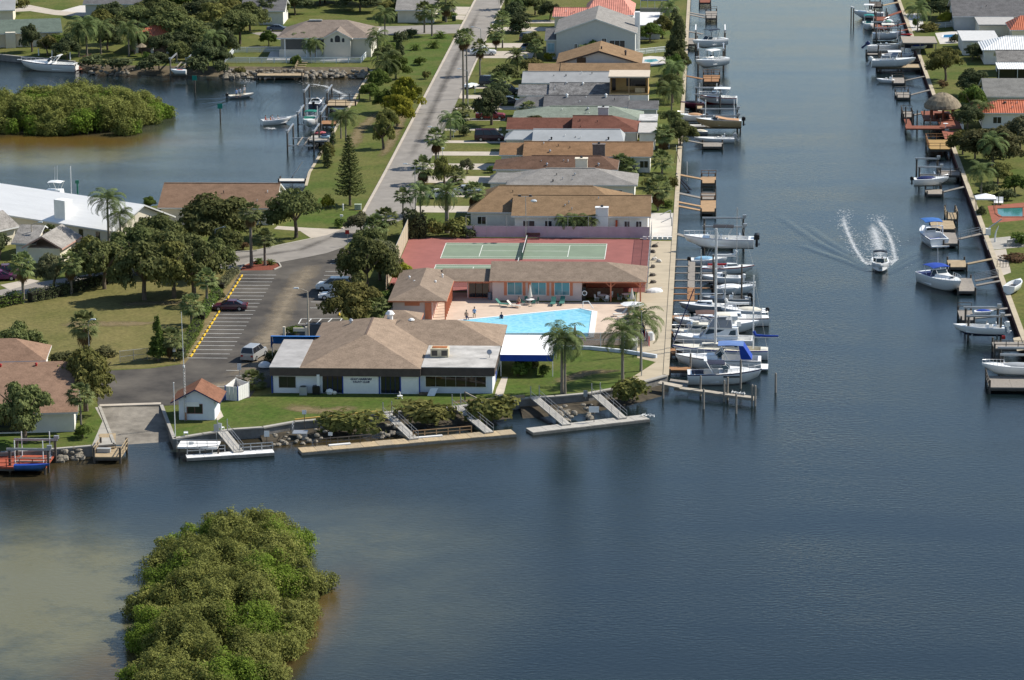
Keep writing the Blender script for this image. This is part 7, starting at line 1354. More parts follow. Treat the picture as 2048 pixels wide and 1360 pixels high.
column('tall black Australian pine beside the canal lifts', 1353, 128, 11.6, 5.0, 'dark', .55); column('dark conical cedar beside the parking lot', 316, 722, 5.8, 2.9, 'green', .8); column('narrow dark cypress among the strip shrubs', 800, 121, 4.6, 2.2, 'dark', .4); column('small dark spire beside the twin palms', 666, 296, 4.2, 1.3, 'dark', .6); column('small conifer at the foot of the Norfolk pine', 655, 335, 3.4, 2.4, 'oak', .7)
# ---- palms
for a in [('queen palm with twin stems on the club lawn', 1124, 787, 7.0, 'queen', 1.25, .2), ('companion stem leaning from the club lawn queen palm', 1130, 788, 6.2, 'queen', 1.1, .16), ('queen palm at the right of the club lawn', 1245, 764, 6.2, 'queen', 1.2, .2), ('queen palm bending over the promenade', 1282, 742, 6.4, 'queen', 1.25, .17),
          ('left of three small palms before the tan gable house', 1128, 472, 2.3, 'queen', .7, .12), ('middle of three small palms before the tan gable house', 1154, 472, 2.3, 'queen', .75, .12), ('right of three small palms before the tan gable house', 1177, 472, 2.3, 'queen', .72, .12),
          ('tall queen palm over the white lagoon roof', 218, 500, 7.4, 'queen', 1.25, .19), ('second queen palm beside the white lagoon roof', 242, 505, 5.4, 'queen', 1.05, .17), ('left queen palm of the pair on the strip', 682, 277, 3.9, 'queen', .95, .14), ('right queen palm of the pair on the strip', 692, 282, 4.3, 'queen', 1.0, .16), ('bushy dark queen palm above the strip corner', 774, 160, 3.6, 'queen', 1.35, .18), ('queen palm at the strip top beside the beige house', 755, 120, 4.6, 'queen', 1.15, .16),
          ('queen palm on the street verge beside the round bush', 901, 279, 3.4, 'queen', 1.0, .13), ('feather palm beside the street lamp pole at the bend', 841, 430, 3.4, 'queen', 1.1, .13), ('feather palm at the canal wall below the dark trees', 1343, 225, 4.0, 'queen', 1.15, .15), ('shaggy palm at the canal wall near the orange dock', 1346, 182, 4.4, 'queen', 1.2, .16), ('feather palm on the shore left of the timber steps', 158, 114, 5.0, 'queen', 1.4, .18), ('tall feather palm on the shore beside the timber steps', 174, 113, 6.0, 'queen', 1.4, .2), ('feather palm right of the timber steps', 202, 108, 5.4, 'queen', 1.3, .18), ('feather palm before the brown porch at top left', 258, 112, 5.6, 'queen', 1.2, .18), ('dark feather palm before the orange-tiled roof', 270, 108, 4.2, 'queen', 1.3, .18),
          ('feather palm in front of the screened porch', 597, 110, 3.6, 'queen', .9, .12), ('left feather palm beside the blue pool of the beige house', 621, 122, 3.4, 'queen', .85, .12), ('right feather palm beside the blue pool of the beige house', 631, 124, 3.4, 'queen', .9, .12), ('feather palm against the great oak on the shore', 428, 120, 4.6, 'queen', 1.2, .16), ('dark feather palm at the corner of the beige house', 770, 75, 4.8, 'queen', 1.1, .16), ('feather palm by the tiki hut gardens', 1984, 340, 4.4, 'queen', 1.2, .16), ('slim palm before the brown gabled house', 1170, 132, 3.4, 'queen', .7, .1), ('feather palm beside the white carport', 1338, 60, 4.6, 'queen', 1.1, .15), ('feather palm behind the white canopy garden', 1962, 396, 4.2, 'queen', 1.1, .14), ('dark feather palm beside the orange-tiled east house', 1965, 252, 3.2, 'queen', 1.1, .15)]: palm(*a)
for a in [('tall Washington palm in the mulch island', 503, 531, 7.9, 'fan', 1.15, .24, True), ('shorter Washington palm in the mulch island', 530, 531, 4.0, 'fan', 1.1, .2, False), ('left of the two towering Washington palms by the street', 927, 221, 13.4, 'fan', 1.2, .2, True), ('right of the two towering Washington palms by the street', 934, 197, 11.8, 'fan', 1.15, .17, True), ('shorter fan palm right of the towering pair', 960, 151, 5.6, 'fan', 1.15, .18, True), ('fan palm beside the tan roof corner', 949, 446, 5.0, 'fan', 1.25, .2, True), ('shaggy fan palm in the dry park', 171, 742, 6.0, 'fan', 1.35, .22, True), ('small sabal palm on the street verge', 806, 431, 3.1, 'fan', 1.0, .13, False), ('sabal palm at the left end of the street hedge', 47, 605, 5.4, 'fan', 1.25, .22, True), ('fan palm in front of the grey shingle garage', 99, 503, 2.6, 'fan', 1.15, .2, True), ('sabal palm in the hedge line beside the lot', 414, 610, 3.6, 'fan', 1.15, .2, False), ('fan palm in the verge opposite the maroon sedan', 383, 650, 2.7, 'fan', 1.15, .18, False), ('fan palm growing beside the dark cedar', 340, 718, 2.7, 'fan', 1.2, .18, True), ('stub fan palm at the verge end', 350, 700, 1.7, 'fan', 1.0, .16, False), ('sabal with dark trunk in the street hedge', 143, 588, 4.4, 'fan', 1.2, .2, True),
          ('sabal palm with twin shadow beside the lamp pole', 872, 334, 4.9, 'fan', 1.3, .18, True), ('sabal palm beside the third driveway', 846, 368, 2.8, 'fan', 1.3, .18, True), ('fan palm among bushes beside the street lamp', 925, 240, 1.6, 'fan', 1.3, .18, False), ('fan palm on the canal lawn behind the tan house', 1316, 422, 3.8, 'fan', 1.5, .15, True), ('small fan palm on the canal lawn', 1324, 347, 2.2, 'fan', 1.25, .16, False), ('sabal palm at the canal lawn with white chair', 1327, 298, 2.6, 'fan', 1.3, .18, True), ('left fan palm of the clump beside the tan gable end', 1242, 346, 1.6, 'fan', 1.3, .18, True), ('right fan palm of the clump beside the tan gable end', 1258, 348, 1.2, 'fan', 1.2, .18, True), ('fan palm beside the grey house driveway', 992, 100, 3.6, 'fan', 1.35, .18, True), ('taller fan palm beside the grey house driveway', 1005, 96, 6.2, 'fan', 1.2, .16, False), ('sabal on the verge at the upper junction, left', 849, 66, 4.6, 'fan', 1.5, .2, False), ('sabal on the verge at the upper junction, right', 864, 72, 5.0, 'fan', 1.5, .2, False), ('big sabal near the top beside the parked car', 892, 44, 4.6, 'fan', 1.7, .24, True),
          ('bright fan palm clump in the fourth front yard', 912, 366, 1.4, 'fan', 1.2, .16, False), ('fan palm over the sage green garage', 1058, 240, 2.0, 'fan', 1.2, .18, True), ('fan palm before the grey two-storey wing', 1071, 124, 3.2, 'fan', 1.1, .15, False), ('fan palm behind the light grey garage', 1000, 185, 2.2, 'fan', 1.5, .2, False), ('leaning fan palm beside the boat ramp path', 163, 872, 5.0, 'fan', 1.15, .14, False), ('pale fan palm at the lot corner, left', 752, 478, 2.0, 'fan', 1.35, .2, False), ('pale fan palm at the lot corner, right', 772, 470, 2.6, 'fan', 1.35, .2, False), ('fan palm behind the front lot oak', 752, 640, 1.8, 'fan', 1.3, .18, False), ('stubby palm beside the bin enclosure', 506, 776, .9, 'fan', 1.15, .2, False), ('tall slim palm at the top right bank', 1835, 64, 4.6, 'queen', 1.3, .14, False), ('palm beside the tall one at the top right bank', 1880, 34, 4.4, 'queen', 1.3, .16, False), ('palm right of the top right pair', 1862, 30, 4.0, 'queen', 1.2, .15, False), ('palm on the east bank before the white metal roof', 1955, 116, 1.8, 'queen', .8, .13, False)]: palm(*a)
for a in [('great Canary date palm with orange skirts beside the court hedge', 894, 466, 6.2, 'date', 1.25, .34), ('date palm beside the long driveway', 1034, 143, 3.0, 'date', 1.15, .26), ('date palm near the top of the street', 1038, 30, 3.6, 'date', 1.35, .28), ('date palm at the top right of the street', 1012, 18, 3.4, 'date', 1.1, .24), ('pale date palm by the upper driveway', 985, 205, 1.8, 'date', 1.0, .24)]: palm(*a)
for i, a in enumerate([('cycad on the strip lawn, left', 832, 100, .5, 'pyg', 1.1, .2), ('cycad on the strip lawn, middle', 868, 96, .6, 'pyg', 1.2, .2), ('cycad on the strip lawn, right', 882, 76, .6, 'pyg', 1.2, .2), ('small cycad in the mulch island', 518, 527, .3, 'pyg', .7, .12), ('second small cycad in the mulch island', 542, 529, .3, 'pyg', .65, .12), ('small palm on the front lot strip', 768, 640, .8, 'pyg', 1.1, .15), ('pygmy palm under the date palm', 875, 462, .7, 'pyg', 1.0, .15)]): palm(*a)
# ---- shrubs and hedges
hedge('tall dark hedge at the back corner of the tennis court', [(809,474),(850,472)], 3.4, 3.6, 'dark', 44, size=.2); hedge('long clipped hedge along the street, right part', [(60,604),(110,594),(160,580),(208,568)], 1.4, 1.5, 'dark'); hedge('clipped hedge along the street, left end', [(-20,618),(42,605)], 1.5, 1.5, 'green'); hedge('dark hedge end beside the grove', [(212,568),(262,558)], 1.3, 1.5, 'dark')
hedge('low green hedge along the lot verge, lower part', [(362,712),(384,676),(398,652)], 1.3, 1.0, 'green'); hedge('low green hedge along the lot verge, middle part', [(402,640),(424,606),(436,588)], 1.2, .9, 'green'); hedge('grey-green hedge along the lot verge, upper part', [(442,578),(460,556),(472,544)], 1.1, .8, 'grey')
for a in [('dark bush beside the great date palm, right', 915, 472, 4.2, 2.8, 'olive'), ('dark bush beside the great date palm, left', 872, 474, 3.8, 2.4, 'olive'), ('bush between date palm and fence', 938, 474, 3.0, 1.8, 'dark'), ('round dark bush on the street verge', 928, 272, 3.2, 2.0, 'dark'), ('bush under the fan palm beside the pickup', 918, 255, 2.6, 1.6, 'green'), ('round bush with white mailbox on the lawn corner', 676, 455, 2.2, 1.3, 'green'), ('yellow-green bush beside the Norfolk pine', 655, 415, 2.8, 2.0, 'bright'),
          ('clipped shrub at the club footpath, left', 1036, 752, 2.6, 1.6, 'green'), ('leafy shrub under the club side canopy', 1048, 742, 2.4, 2.0, 'green'), ('round shrub at the end of the club footpath', 1085, 752, 1.9, 1.3, 'green'), ('shrub behind the club lawn fence', 1066, 735, 2.0, 1.4, 'olive'), ('shrub row beside the parking side awning', 590, 668, 2.4, 1.2, 'green'), ('dark shrub at the club parking corner', 545, 722, 2.0, 1.4, 'dark'), ('dense shrub strip beside the pool wing, left', 772, 612, 4.0, 1.8, 'green'), ('dense shrub strip beside the pool wing, right', 790, 590, 3.2, 1.6, 'dark'), ('palmetto clump behind the front lot oak', 742, 618, 3.2, 2.2, 'green'),
          ('round green bush at the foot of the leaning ramp palm', 166, 876, 2.4, 1.6, 'green'), ('pale scrub in the dry park behind the salmon house', 130, 725, 4.6, 1.4, 'pale'), ('pale scrub beside the shaggy park palm', 205, 715, 4.0, 1.4, 'pale'), ('dark bush beside the hedge end at the lot', 437, 600, 2.0, 1.2, 'dark'), ('dark bush under the cedar palms', 358, 720, 2.0, 1.2, 'dark'), ('flowering shrub beside the small grey garage', 18, 545, 4.0, 1.6, 'olive'), ('dark shrub at the garage corner', 140, 498, 2.0, 1.4, 'dark'), ('bush before the white wall of the brown lagoon house', 470, 472, 3.2, 1.8, 'green'), ('red-flowered bush by the stop sign lawn', 487, 500, 1.8, 1.2, 'dead'), ('shrub at the side street lawn edge', 455, 495, 4.0, 2.2, 'olive'),
          ('dark shrub above the strip lawn, left', 800, 82, 3.6, 2.0, 'dark'), ('dark shrub above the strip lawn, right', 822, 74, 3.6, 1.8, 'dark'), ('green shrub on the strip beside the curb', 840, 130, 2.8, 1.6, 'green'), ('round shrub beside the yellow trees', 850, 158, 2.2, 1.4, 'olive'), ('shrub at the foot of the beige house wall', 780, 108, 3.6, 2.4, 'green'), ('clipped hedge block at the upper junction', 905, 36, 3.2, 1.4, 'green'), ('dark bush cluster right of the upper street', 1040, 66, 4.6, 2.4, 'dark'), ('yellow bush beside the grey house wing', 1095, 121, 3.0, 1.4, 'bright'), ('bush before the plywood extension', 1325, 180, 2.6, 1.6, 'green'), ('bush at the canal end of the white-roofed house', 1310, 285, 2.2, 1.6, 'dark'), ('dark bush at the canal end of the beige-grey roof', 1300, 376, 3.0, 1.6, 'olive'), ('shrub in the canal backyard beside launch rails', 1345, 378, 2.2, 1.8, 'olive'), ('shrub behind the tan house patio', 1335, 415, 2.0, 1.2, 'green'), ('dark shrub before the dark brown garage', 985, 345, 2.0, 1.2, 'green'),
          ('shrub bed beside the narrow lap pool', 1858, 62, 5.0, 1.6, 'olive'), ('round clipped bush by the top right palm', 1830, 55, 2.0, 1.8, 'green'), ('dark shrub beside the flat pale house', 1910, 84, 3.0, 1.6, 'dark'), ('orange-flowered shrub on the east bank', 1885, 176, 2.2, 1.5, 'dead'), ('dark garden bush above the green pool, left', 1975, 390, 3.6, 2.0, 'dark'), ('dark garden bush above the green pool, right', 2010, 400, 4.0, 1.6, 'dark'), ('low shrub beside the canopy seawall', 1962, 430, 1.8, 1.4, 'dark'), ('green shrub at the right edge fence', 2036, 490, 3.4, 1.8, 'green'), ('brown grass clump beside the east patio', 2030, 520, 4.4, .8, 'dead'),
          ('white-flowered shrub behind the club seawall corner', 1262, 700, 2.2, 1.3, 'grey'), ('dark shore shrub under the left feather palms', 185, 132, 6.0, 2.2, 'dark'), ('dark shore shrub before the brown porch', 240, 136, 7.0, 2.2, 'dark'), ('dark shore shrub left of the pale lift', 300, 140, 5.0, 2.4, 'dark'), ('green shore shrub before the orange roof', 298, 132, 2.4, 2.6, 'green'), ('dark shore shrub right of the pale lift', 395, 144, 5.0, 3.2, 'dark'), ('shore shrub beside the rocky bank', 440, 146, 3.4, 2.4, 'dark'), ('yellow shrub beside the white fence corner', 462, 96, 2.4, 2.4, 'bright'), ('shrub on the rocks below the white fence', 590, 132, 3.0, 2.0, 'green'), ('low scrub on the rocky bank, left', 480, 146, 3.0, 1.2, 'olive'), ('dark garden mass behind the brown porch', 330, 84, 9.0, 2.6, 'dark'), ('dark garden mass between the great oaks', 420, 74, 8.0, 3.0, 'dark'), ('dark garden mass by the green-grey house', 120, 96, 6.0, 2.6, 'dark')]: shrub(*a)
for a in [('mangrove bush against the seawall above the long dock, left', 698, 876, 9.4, 3.0), ('mangrove bush against the seawall above the long dock, middle', 855, 860, 8.6, 3.1), ('mangrove bush against the seawall above the long dock, right', 983, 850, 7.0, 3.1), ('mangrove bush at the promenade corner', 1252, 812, 5.8, 2.8)]: shrub(a[0], a[1], a[2], a[3], a[4], 'olive', 'mangrove_bush', base=PW(a[1], a[2]-6), z=.1, d=4.4).rotation_euler[2] = .12
# ---- mangrove islands: crowns that run together, nobody could count them
def island(name, poly, n, hmin, hmax, rmin, rmax, per, size, seed, extra=()):
 wp = [PW(u, v) for u, v in poly]; xs_ = [p[0] for p in wp]; ys_ = [p[1] for p in wp]; rg = np.random.default_rng(seed); rr = random.Random(seed)
 def inside(x, y):
  c = False; j = len(wp)-1
  for i in range(len(wp)):
   if (wp[i][1] > y) != (wp[j][1] > y) and x < (wp[j][0]-wp[i][0])*(y-wp[i][1])/(wp[j][1]-wp[i][1])+wp[i][0]: c = not c
   j = i
  return c
 def edge(x, y): return min((Vector((x, y))-(lambda a, b_: a+(b_-a)*max(0, min(1, (Vector((x, y))-a).dot(b_-a)/max(1e-6, (b_-a).length_squared))))(Vector(wp[i]), Vector(wp[i-1]))).length for i in range(len(wp)))
 lo, tn = [], []
 while len(lo) < 4*n:
  x, y = rr.uniform(min(xs_), max(xs_)), rr.uniform(min(ys_), max(ys_))
  if not inside(x, y): continue
  e = min(1, edge(x, y)/4.5); r = rr.uniform(rmin, rmax); h = (hmin+(hmax-hmin)*e)*rr.uniform(.84, 1.08); lo.append((x, y, h*.5, r, r, h*.5)); tn.append(rr.random())
  if e < .5: lo.append((x, y, .5, r*1.1, r*1.1, .7)); tn.append(rr.random()*.6)
  for _ in range(3): a = rr.uniform(0, 6.28); lo.append((x+math.cos(a)*r*.7, y+math.sin(a)*r*.7, h*rr.uniform(.62, .9), r*.4, r*.4, r*.3)); tn.append(rr.random())
 C, Nn, T = cloud(lo, per, size, rg, .3, .7, tints=tn, low=-.9); keep = C[:, 2] > .05; C, Nn, T = C[keep], Nn[keep], T[keep]; V = leaves(C, Nn, size, rg, 1.6)
 me = ngrid(V, np.arange(len(V)).reshape(-1, 4), [leafmat('leaf_mangrove', (0.077, 0.087, 0.021), (0.264, 0.264, 0.074), .3), leafmat('leaf_mangrove_bright', (0.069, 0.106, 0.016), (0.218, 0.284, 0.042), .35)], name, T)
 k = np.sin(C[:, 0]*.55+seed)+np.sin(C[:, 1]*.42+1.3*seed)+rg.normal(size=len(C))*.35; me.polygons.foreach_set('material_index', (k > 1.05).astype(np.int32))
 o = tag(add(name, me), kind='stuff');
 mb = MB(); st = random.Random(seed+1)
 for i in range(260):
  x, y, z, r, *_ = lo[st.randrange(len(lo))]; a = st.uniform(0, 6.28); mb.path([(x, y, -.3), (x+math.cos(a)*r*.4, y+math.sin(a)*r*.4, z*.9)], .05, .02, 4)
 mb.obj('prop_roots', mat('grey_root', (.17, .14, .11), .95, .25), o); return o
island('mangrove_island', [(285,1180),(330,1112),(420,1078),(560,1062),(640,1118),(652,1140),(618,1240),(572,1345),(520,1470),(225,1470),(262,1340),(272,1255)], 190, 2.0, 4.5, 1.1, 2.0, 520, .128, 11)
island('mangrove_island', [(-140,228),(60,216),(170,207),(260,213),(328,229),(338,238),(300,258),(250,275),(120,271),(0,267),(-140,262)], 190, 2.2, 5.2, 1.4, 2.3, 260, .2, 23)
t = thing('dead_branch', 'bare white dead branch sticking out of the near mangroves', 'branch', (*PW(497,1285), 2.6)); MB().path([(0, 0, -.8), (.0, 0, .5), (-.25, 0, 1.2)], .05, .02, 5).obj('limb', mat('dead_wood', (.5,.46,.40), .9), t); MB().path([(0, 0, .4), (.3, .1, 1.0), (.6, .1, 1.2)], .035, .015, 5).obj('twig', MATS['dead_wood'], t)
# ---- rocks
ROCK = []
for s in range(5):
 g = np.random.default_rng(500+s); mb = MB(); rr = []
 for i in range(6):
  th = -math.pi/2+math.pi*i/5; rr.append([(math.cos(th)*math.cos(2*math.pi*j/8)*g.uniform(.75, 1.15), math.cos(th)*math.sin(2*math.pi*j/8)*g.uniform(.75, 1.15), math.sin(th)*g.uniform(.75, 1.0)) for j in range(8)])
 mb.rings(rr); ROCK.append(mb.mesh('rock', mat('rock_grey', (.22,.195,.155), .95, .35, 1.4, .6, 5)))
def rocks(label, pts, n, s0, s1, seed, spread=.8):
 t = thing('rock_bank', label, 'rocks'); g = random.Random(seed); wp = [Vector((*PW(u, v, z), z)) for u, v, z in pts]
 for i in range(n):
  f = g.random()*(len(wp)-1); k = int(f); p = wp[k].lerp(wp[k+1], f-k); q = g.random(); s = g.uniform(s0, s1)*(1.25-.5*q); o = add('rock', ROCK[i % 5], t, (p.x+g.uniform(-.3, .3), p.y+q*spread*4.5-.6, .05+q*LAND*.95), g.uniform(0, 6.28)); o.scale = (s, s*g.uniform(.7, 1), s*g.uniform(.5, .8))
rocks('pale boulders along the shore below the white fence', [(445,156,0),(520,157,0),(620,157,0),(735,156,0)], 150, .35, .85, 1); rocks('boulders on the bank behind the grey floating dock', [(1100,842,0),(1190,836,0)], 34, .25, .5, 2, .6); rocks('stones on the bank left of the long dock', [(540,890,0),(600,886,0),(655,880,0)], 26, .2, .4, 3, .55); rocks('dark stones behind the middle of the long dock', [(760,876,0),(800,872,0)], 16, .25, .45, 4, .5); rocks('stones under the seawall beside the landing dock', [(112,922,0),(176,914,0)], 16, .3, .6, 5, .3); rocks('stones at the foot of the shady top left shore', [(180,148,0),(270,151,0)], 24, .3, .6, 6, .4)
# ================================================================ CARS, FENCES, FURNITURE, PEOPLE, DETAILS
# ---- parking markings and wheel stops
pk = [o for o in COL.objects if o.name.startswith('parking_lot')][0]
A0, A1 = P(479,550), P(373.5,716); NL = 22
for i in range(NL+1):
 f = i/NL; x, y = A0[0]+(A1[0]-A0[0])*f, A0[1]+(A1[1]-A0[1])*f; ln = 5.2
 MB().sheet([(x, y-.06), (x+ln, y-.06), (x+ln, y+.06), (x, y+.06)], LV[5]).obj('stall_line', linep, pk)
ordn = ['first', 'second', 'third', 'fourth', 'fifth', 'sixth', 'seventh', 'eighth', 'ninth', 'tenth', 'eleventh', 'twelfth', 'thirteenth', 'fourteenth', 'fifteenth', 'sixteenth', 'seventeenth', 'eighteenth', 'nineteenth', 'twentieth', 'twenty-first', 'twenty-second']
ws = MB().rings([[(-.1, -.75, 0), (.1, -.75, 0), (.07, -.75, .16), (-.07, -.75, .16)], [(-.1, .75, 0), (.1, .75, 0), (.07, .75, .16), (-.07, .75, .16)]], cap=True).mesh('wheel_stop', yellow)
for i in range(NL):
 f = (i+.5)/NL; x, y = A0[0]+(A1[0]-A0[0])*f, A0[1]+(A1[1]-A0[1])*f
 o = add('wheel_stop', ws, None, (x+.45, y, LAND+.02), rnd.uniform(-.05, .05)); tag(o, 'yellow concrete wheel stop, %s from the mulch island end' % ordn[i], 'wheel stop', 'wheel stops along the left of the lot')
for u0, u1, v in ((664,692,519.5),(660,694,527.5),(651,690,543),(648,692,551),(645,690,559),(622,660,604),(620,660,616)):
 (x0, y), (x1, _) = P(u0, v), P(u1, v); MB().sheet([(x0, y-.06), (x1, y-.06), (x1, y+.06), (x0, y+.06)], LV[5]).obj('stall_line', linep, pk)
c = [P(603,637.5), P(684,637), P(676,648.5), P(597,648)]
for i in range(4): a, b_ = c[i], c[(i+1) % 4]; MB().bar((*a, LV[5]), (*b_, LV[5]), .13, .004).obj('stall_line', linep, pk)
for i in range(1, 4): a = P(603+81*i/4,637.3); b_ = P(597+79*i/4-4,648.2); MB().bar((*a, LV[5]), (*b_, LV[5]), .16, .004).obj('hatch_line', linep, pk)
o = add('wheel_stop', ws, None, (*P(679,630), LAND+.02), .1); tag(o, 'single yellow wheel stop under the front lot oak', 'wheel stop')
o = add('wheel_stop', ws, None, (*P(690,611), LAND+.02), .1); tag(o, 'yellow wheel stop half hidden behind the front lot oak', 'wheel stop')
for u0, u1, v in ((452,478,741),(472,492,752),(432,470,773),(462,505,763)):
 (x0, y), (x1, _) = P(u0, v), P(u1, v+1); MB().sheet([(x0, y-.06), (x1, y-.06), (x1, y+.06), (x0, y+.06)], LV[5]).obj('stall_line', linep, pk)
# ---- cars
def car(kind, label, u, v, hd, paint, name=None):
 K = {'sedan': (4.7, 1.78, [(-2.35,.62),(-2.25,.92),(-1.2,.98),(.75,.95),(1.9,.82),(2.3,.66)], (-1.75,1.15,-.95,.25,1.40)), 'suv': (4.9, 1.9, [(-2.4,.8),(-2.35,1.12),(-1.2,1.12),(1.0,1.1),(2.1,1.02),(2.42,.8)], (-2.33,1.35,-2.1,.5,1.82)), 'van': (5.2, 1.98, [(-2.6,.8),(-2.55,1.15),(-1.2,1.15),(1.4,1.12),(2.3,.98),(2.6,.75)], (-2.52,1.95,-2.4,1.0,2.02)), 'pickup': (5.3, 1.9, [(-2.65,.85),(-2.6,1.1),(-.7,1.1),(1.1,1.08),(2.3,1.0),(2.65,.8)], (-.75,1.3,-.6,.55,1.75))}[kind]
 L_, w_, st, (gx0, gx1, rx0, rx1, rz) = K; w2 = w_/2; t = thing(name or {'suv': 'parked_suv', 'van': 'parked_van', 'pickup': 'pickup_truck'}.get(kind, 'parked_car'), label, 'car', (*P(u, v), LAND+.02), R(hd))
 rr = []
 for x, zt in st:
  k = .93 if abs(x) > L_/2-.2 else 1; rr.append([(x, -w2*k, .28), (x, -w2*k, .62), (x, -w2*.95*k, zt-.06), (x, -w2*.8*k, zt), (x, w2*.8*k, zt), (x, w2*.95*k, zt-.06), (x, w2*k, .62), (x, w2*k, .28)])
 MB().rings(rr, cap=True).obj('body', paint, t, False)
 zb = st[2][1]-.05; lo = [(gx0, -w2*.9, zb), (gx1, -w2*.9, zb), (gx1, w2*.9, zb), (gx0, w2*.9, zb)]; hi = [(rx0, -w2*.72, rz-.06), (rx1, -w2*.72, rz-.06), (rx1, w2*.72, rz-.06), (rx0, w2*.72, rz-.06)]
 g = MB(); g.rings([lo, hi]); g.obj('windows', glass, t); MB().rings([[(p[0], p[1]*1.03, rz-.062) for p in hi], [(p[0]*.97+(rx0+rx1)*.015, p[1]*.92, rz) for p in hi]], cap=True).obj('roof', paint, t)
 mb = MB()
 for s in (-1, 1):
  for f in (0, .36, .68, 1):
   a, b_ = lo[0][0]+(lo[1][0]-lo[0][0])*f, hi[0][0]+(hi[1][0]-hi[0][0])*f; mb.bar((a, s*w2*.905, zb), (b_, s*w2*.73, rz-.05), .09, .05)
 mb.obj('pillars', paint, t)
 for x in (-L_*.29, L_*.31):
  for s in (-1, 1):
   wh = MB().tube((x, s*(w2-.2), .33), (x, s*(w2+.02), .33), .34, n=14).obj('wheel', rubber, t); MB().tube((x, s*(w2+.021), .33), (x, s*(w2+.035), .33), .2, n=10).obj('rim', steel, wh)
 for s in (-1, 1):
  MB().box(st[-1][0]-.02, st[-1][0]+.03, s*w2*.68-.17, s*w2*.68+.17, .6, .74).obj('headlight', white, t); MB().box(st[0][0]-.03, st[0][0]+.02, s*w2*.7-.15, s*w2*.7+.15, .68, .9).obj('tail_light', red, t)
 if kind == 'pickup': MB().box(-2.5, -.85, -w2*.75, w2*.75, 1.0, 1.103).obj('truck_bed', black, t)
 return t
silver = mat('silver_paint', (.42,.42,.41), .25, .05, metal=.4); wpaint = mat('white_car_paint', (.66,.66,.65), .2, .03, spec=.6); dpaint = mat('dark_car_paint', (.02,.024,.035), .2, .05, spec=.6); rpaint = mat('red_car_paint', (.20,.015,.02), .22, .05, spec=.6)
car('sedan', 'maroon sedan parked nose-in across the stall lines', 460, 620, 182, maroon); car('suv', 'silver SUV driving through the lot beside the club', 508, 716, 76, silver); car('suv', 'white SUV half hidden under the lot oak, upper', 668, 580, 178, wpaint); car('sedan', 'white car half hidden under the lot oak, lower', 672, 598, 178, wpaint)
car('van', 'dark maroon van in the fifth driveway of the row', 979, 281, 4, mat('plum_paint', (.045,.012,.025), .2, .05, spec=.6)); car('pickup', 'red pickup behind the drooping dark tree', 981, 238, 2, rpaint); car('suv', 'dark SUV beside the stained grey garage', 1016, 188, 5, dpaint); car('sedan', 'dark car beside the charcoal garage', 1018, 208, 5, dpaint); car('suv', 'grey SUV on the upper driveway', 1058, 81, 60, mat('grey_car_paint', (.12,.12,.12), .25, .05)); car('sedan', 'blue-grey car on the long driveway', 1056, 100, 70, mat('bluegrey_paint', (.10,.16,.24), .2, .05)); car('sedan', 'dark car near the top of the street', 896, 25, 70, dpaint); car('pickup', 'white pickup parked on the street beyond the fan palm', 966, 110, 4, wpaint); car('van', 'dark blue van with white roof rack behind the date palm', 985, 172, 3, dpaint)
car('pickup', 'maroon pickup at the left edge by the side street', 12, 553, 12, maroon); car('sedan', 'purple car cut by the left edge', 2, 560, 12, mat('purple_paint', (.12,.02,.08), .2, .05)); car('sedan', 'car behind the oak beside the beige house', 556, 62, 0, mat('bluegrey2_paint', (.08,.11,.15), .2, .05)); car('sedan', 'white car behind the great date palm', 880, 396, 3, wpaint); car('sedan', 'white car in the driveway at top left', 222, 37, 4, dpaint)
car('sedan', 'pale car in the driveway behind the fan palm', 935, 388, 4, silver)
tr = thing('boat_trailer', 'white boat trailer beside the towering palms', 'trailer', (*P(942,176), LAND), R(60)); MB().box(-1.8, 1.8, -.8, .8, .4, .5).obj('frame', white, tr); MB().box(-1.5, 1.2, -.7, .7, .5, .8).obj('load', gel, tr);
for s in (-1, 1): MB().tube((-.4, s*.8, .3), (-.4, s*1.0, .3), .3, n=10).obj('wheel', rubber, tr)
# ---- tennis: fences, nets, lights
meshm = mat('chain_link', (.16,.16,.16), .7, .1, alpha=.22); lil = mat('lilac_screen', (.50,.40,.44), .9, .12, .8); tanscr = mat('tan_windscreen', (.40,.34,.24), .9, .15, .8)
def fence(label, a, b_, h, step, m_=None, screen=None, sh=None, rails=2, name='fence', postm=None, r=.04, z0=0., top=None):
 a, b_ = Vector((*a, LAND+z0)), Vector((*b_, LAND+z0)); d = b_-a; ln = d.length; t = thing(name, label, 'fence', tuple(a), math.atan2(d.y, d.x)); n = max(1, round(ln/step)); pm = postm or steel
 post = MB().tube((0, 0, 0), (0, 0, h), r, n=6).mesh('post', pm)
 for i in range(n+1): add('post', post, t, (ln*i/n, 0, 0))
 for k in range(rails): z = h-.03 if k == 0 else h*.5; MB().tube((0, 0, z), (ln, 0, z), r*.7, n=5).obj('rail', pm, t)
 if screen:
  for i in range(n): MB().box(ln*i/n+.02, ln*(i+1)/n-.02, -.02, .0, .05, sh or h-.08).obj('panel', screen, t)
 return t
fence('tall chain-link fence with lilac windscreen behind the tennis court', (-10.6, 64.6), (16.6, 64.4), 3.3, 3.05, screen=lil, sh=1.75, rails=2)
fence('tall tan windscreen fence at the left end of the tennis court', (-19.1, 28.5), (-19.1, 64.3), 3.1, 3.0, screen=tanscr); fence('chain-link fence between tennis court and promenade', (16.9, 28.5), (16.9, 64.3), 2.6, 3.0, screen=meshm); fence('low chain-link fence between pool house and courts', (-16, 31.6), (16.5, 31.6), 1.2, 3.0, screen=meshm)
fence('white wall screen beside the patio of the tan gable house', (15.0, 66), (15.0, 76), 1.8, 2.5, screen=white)
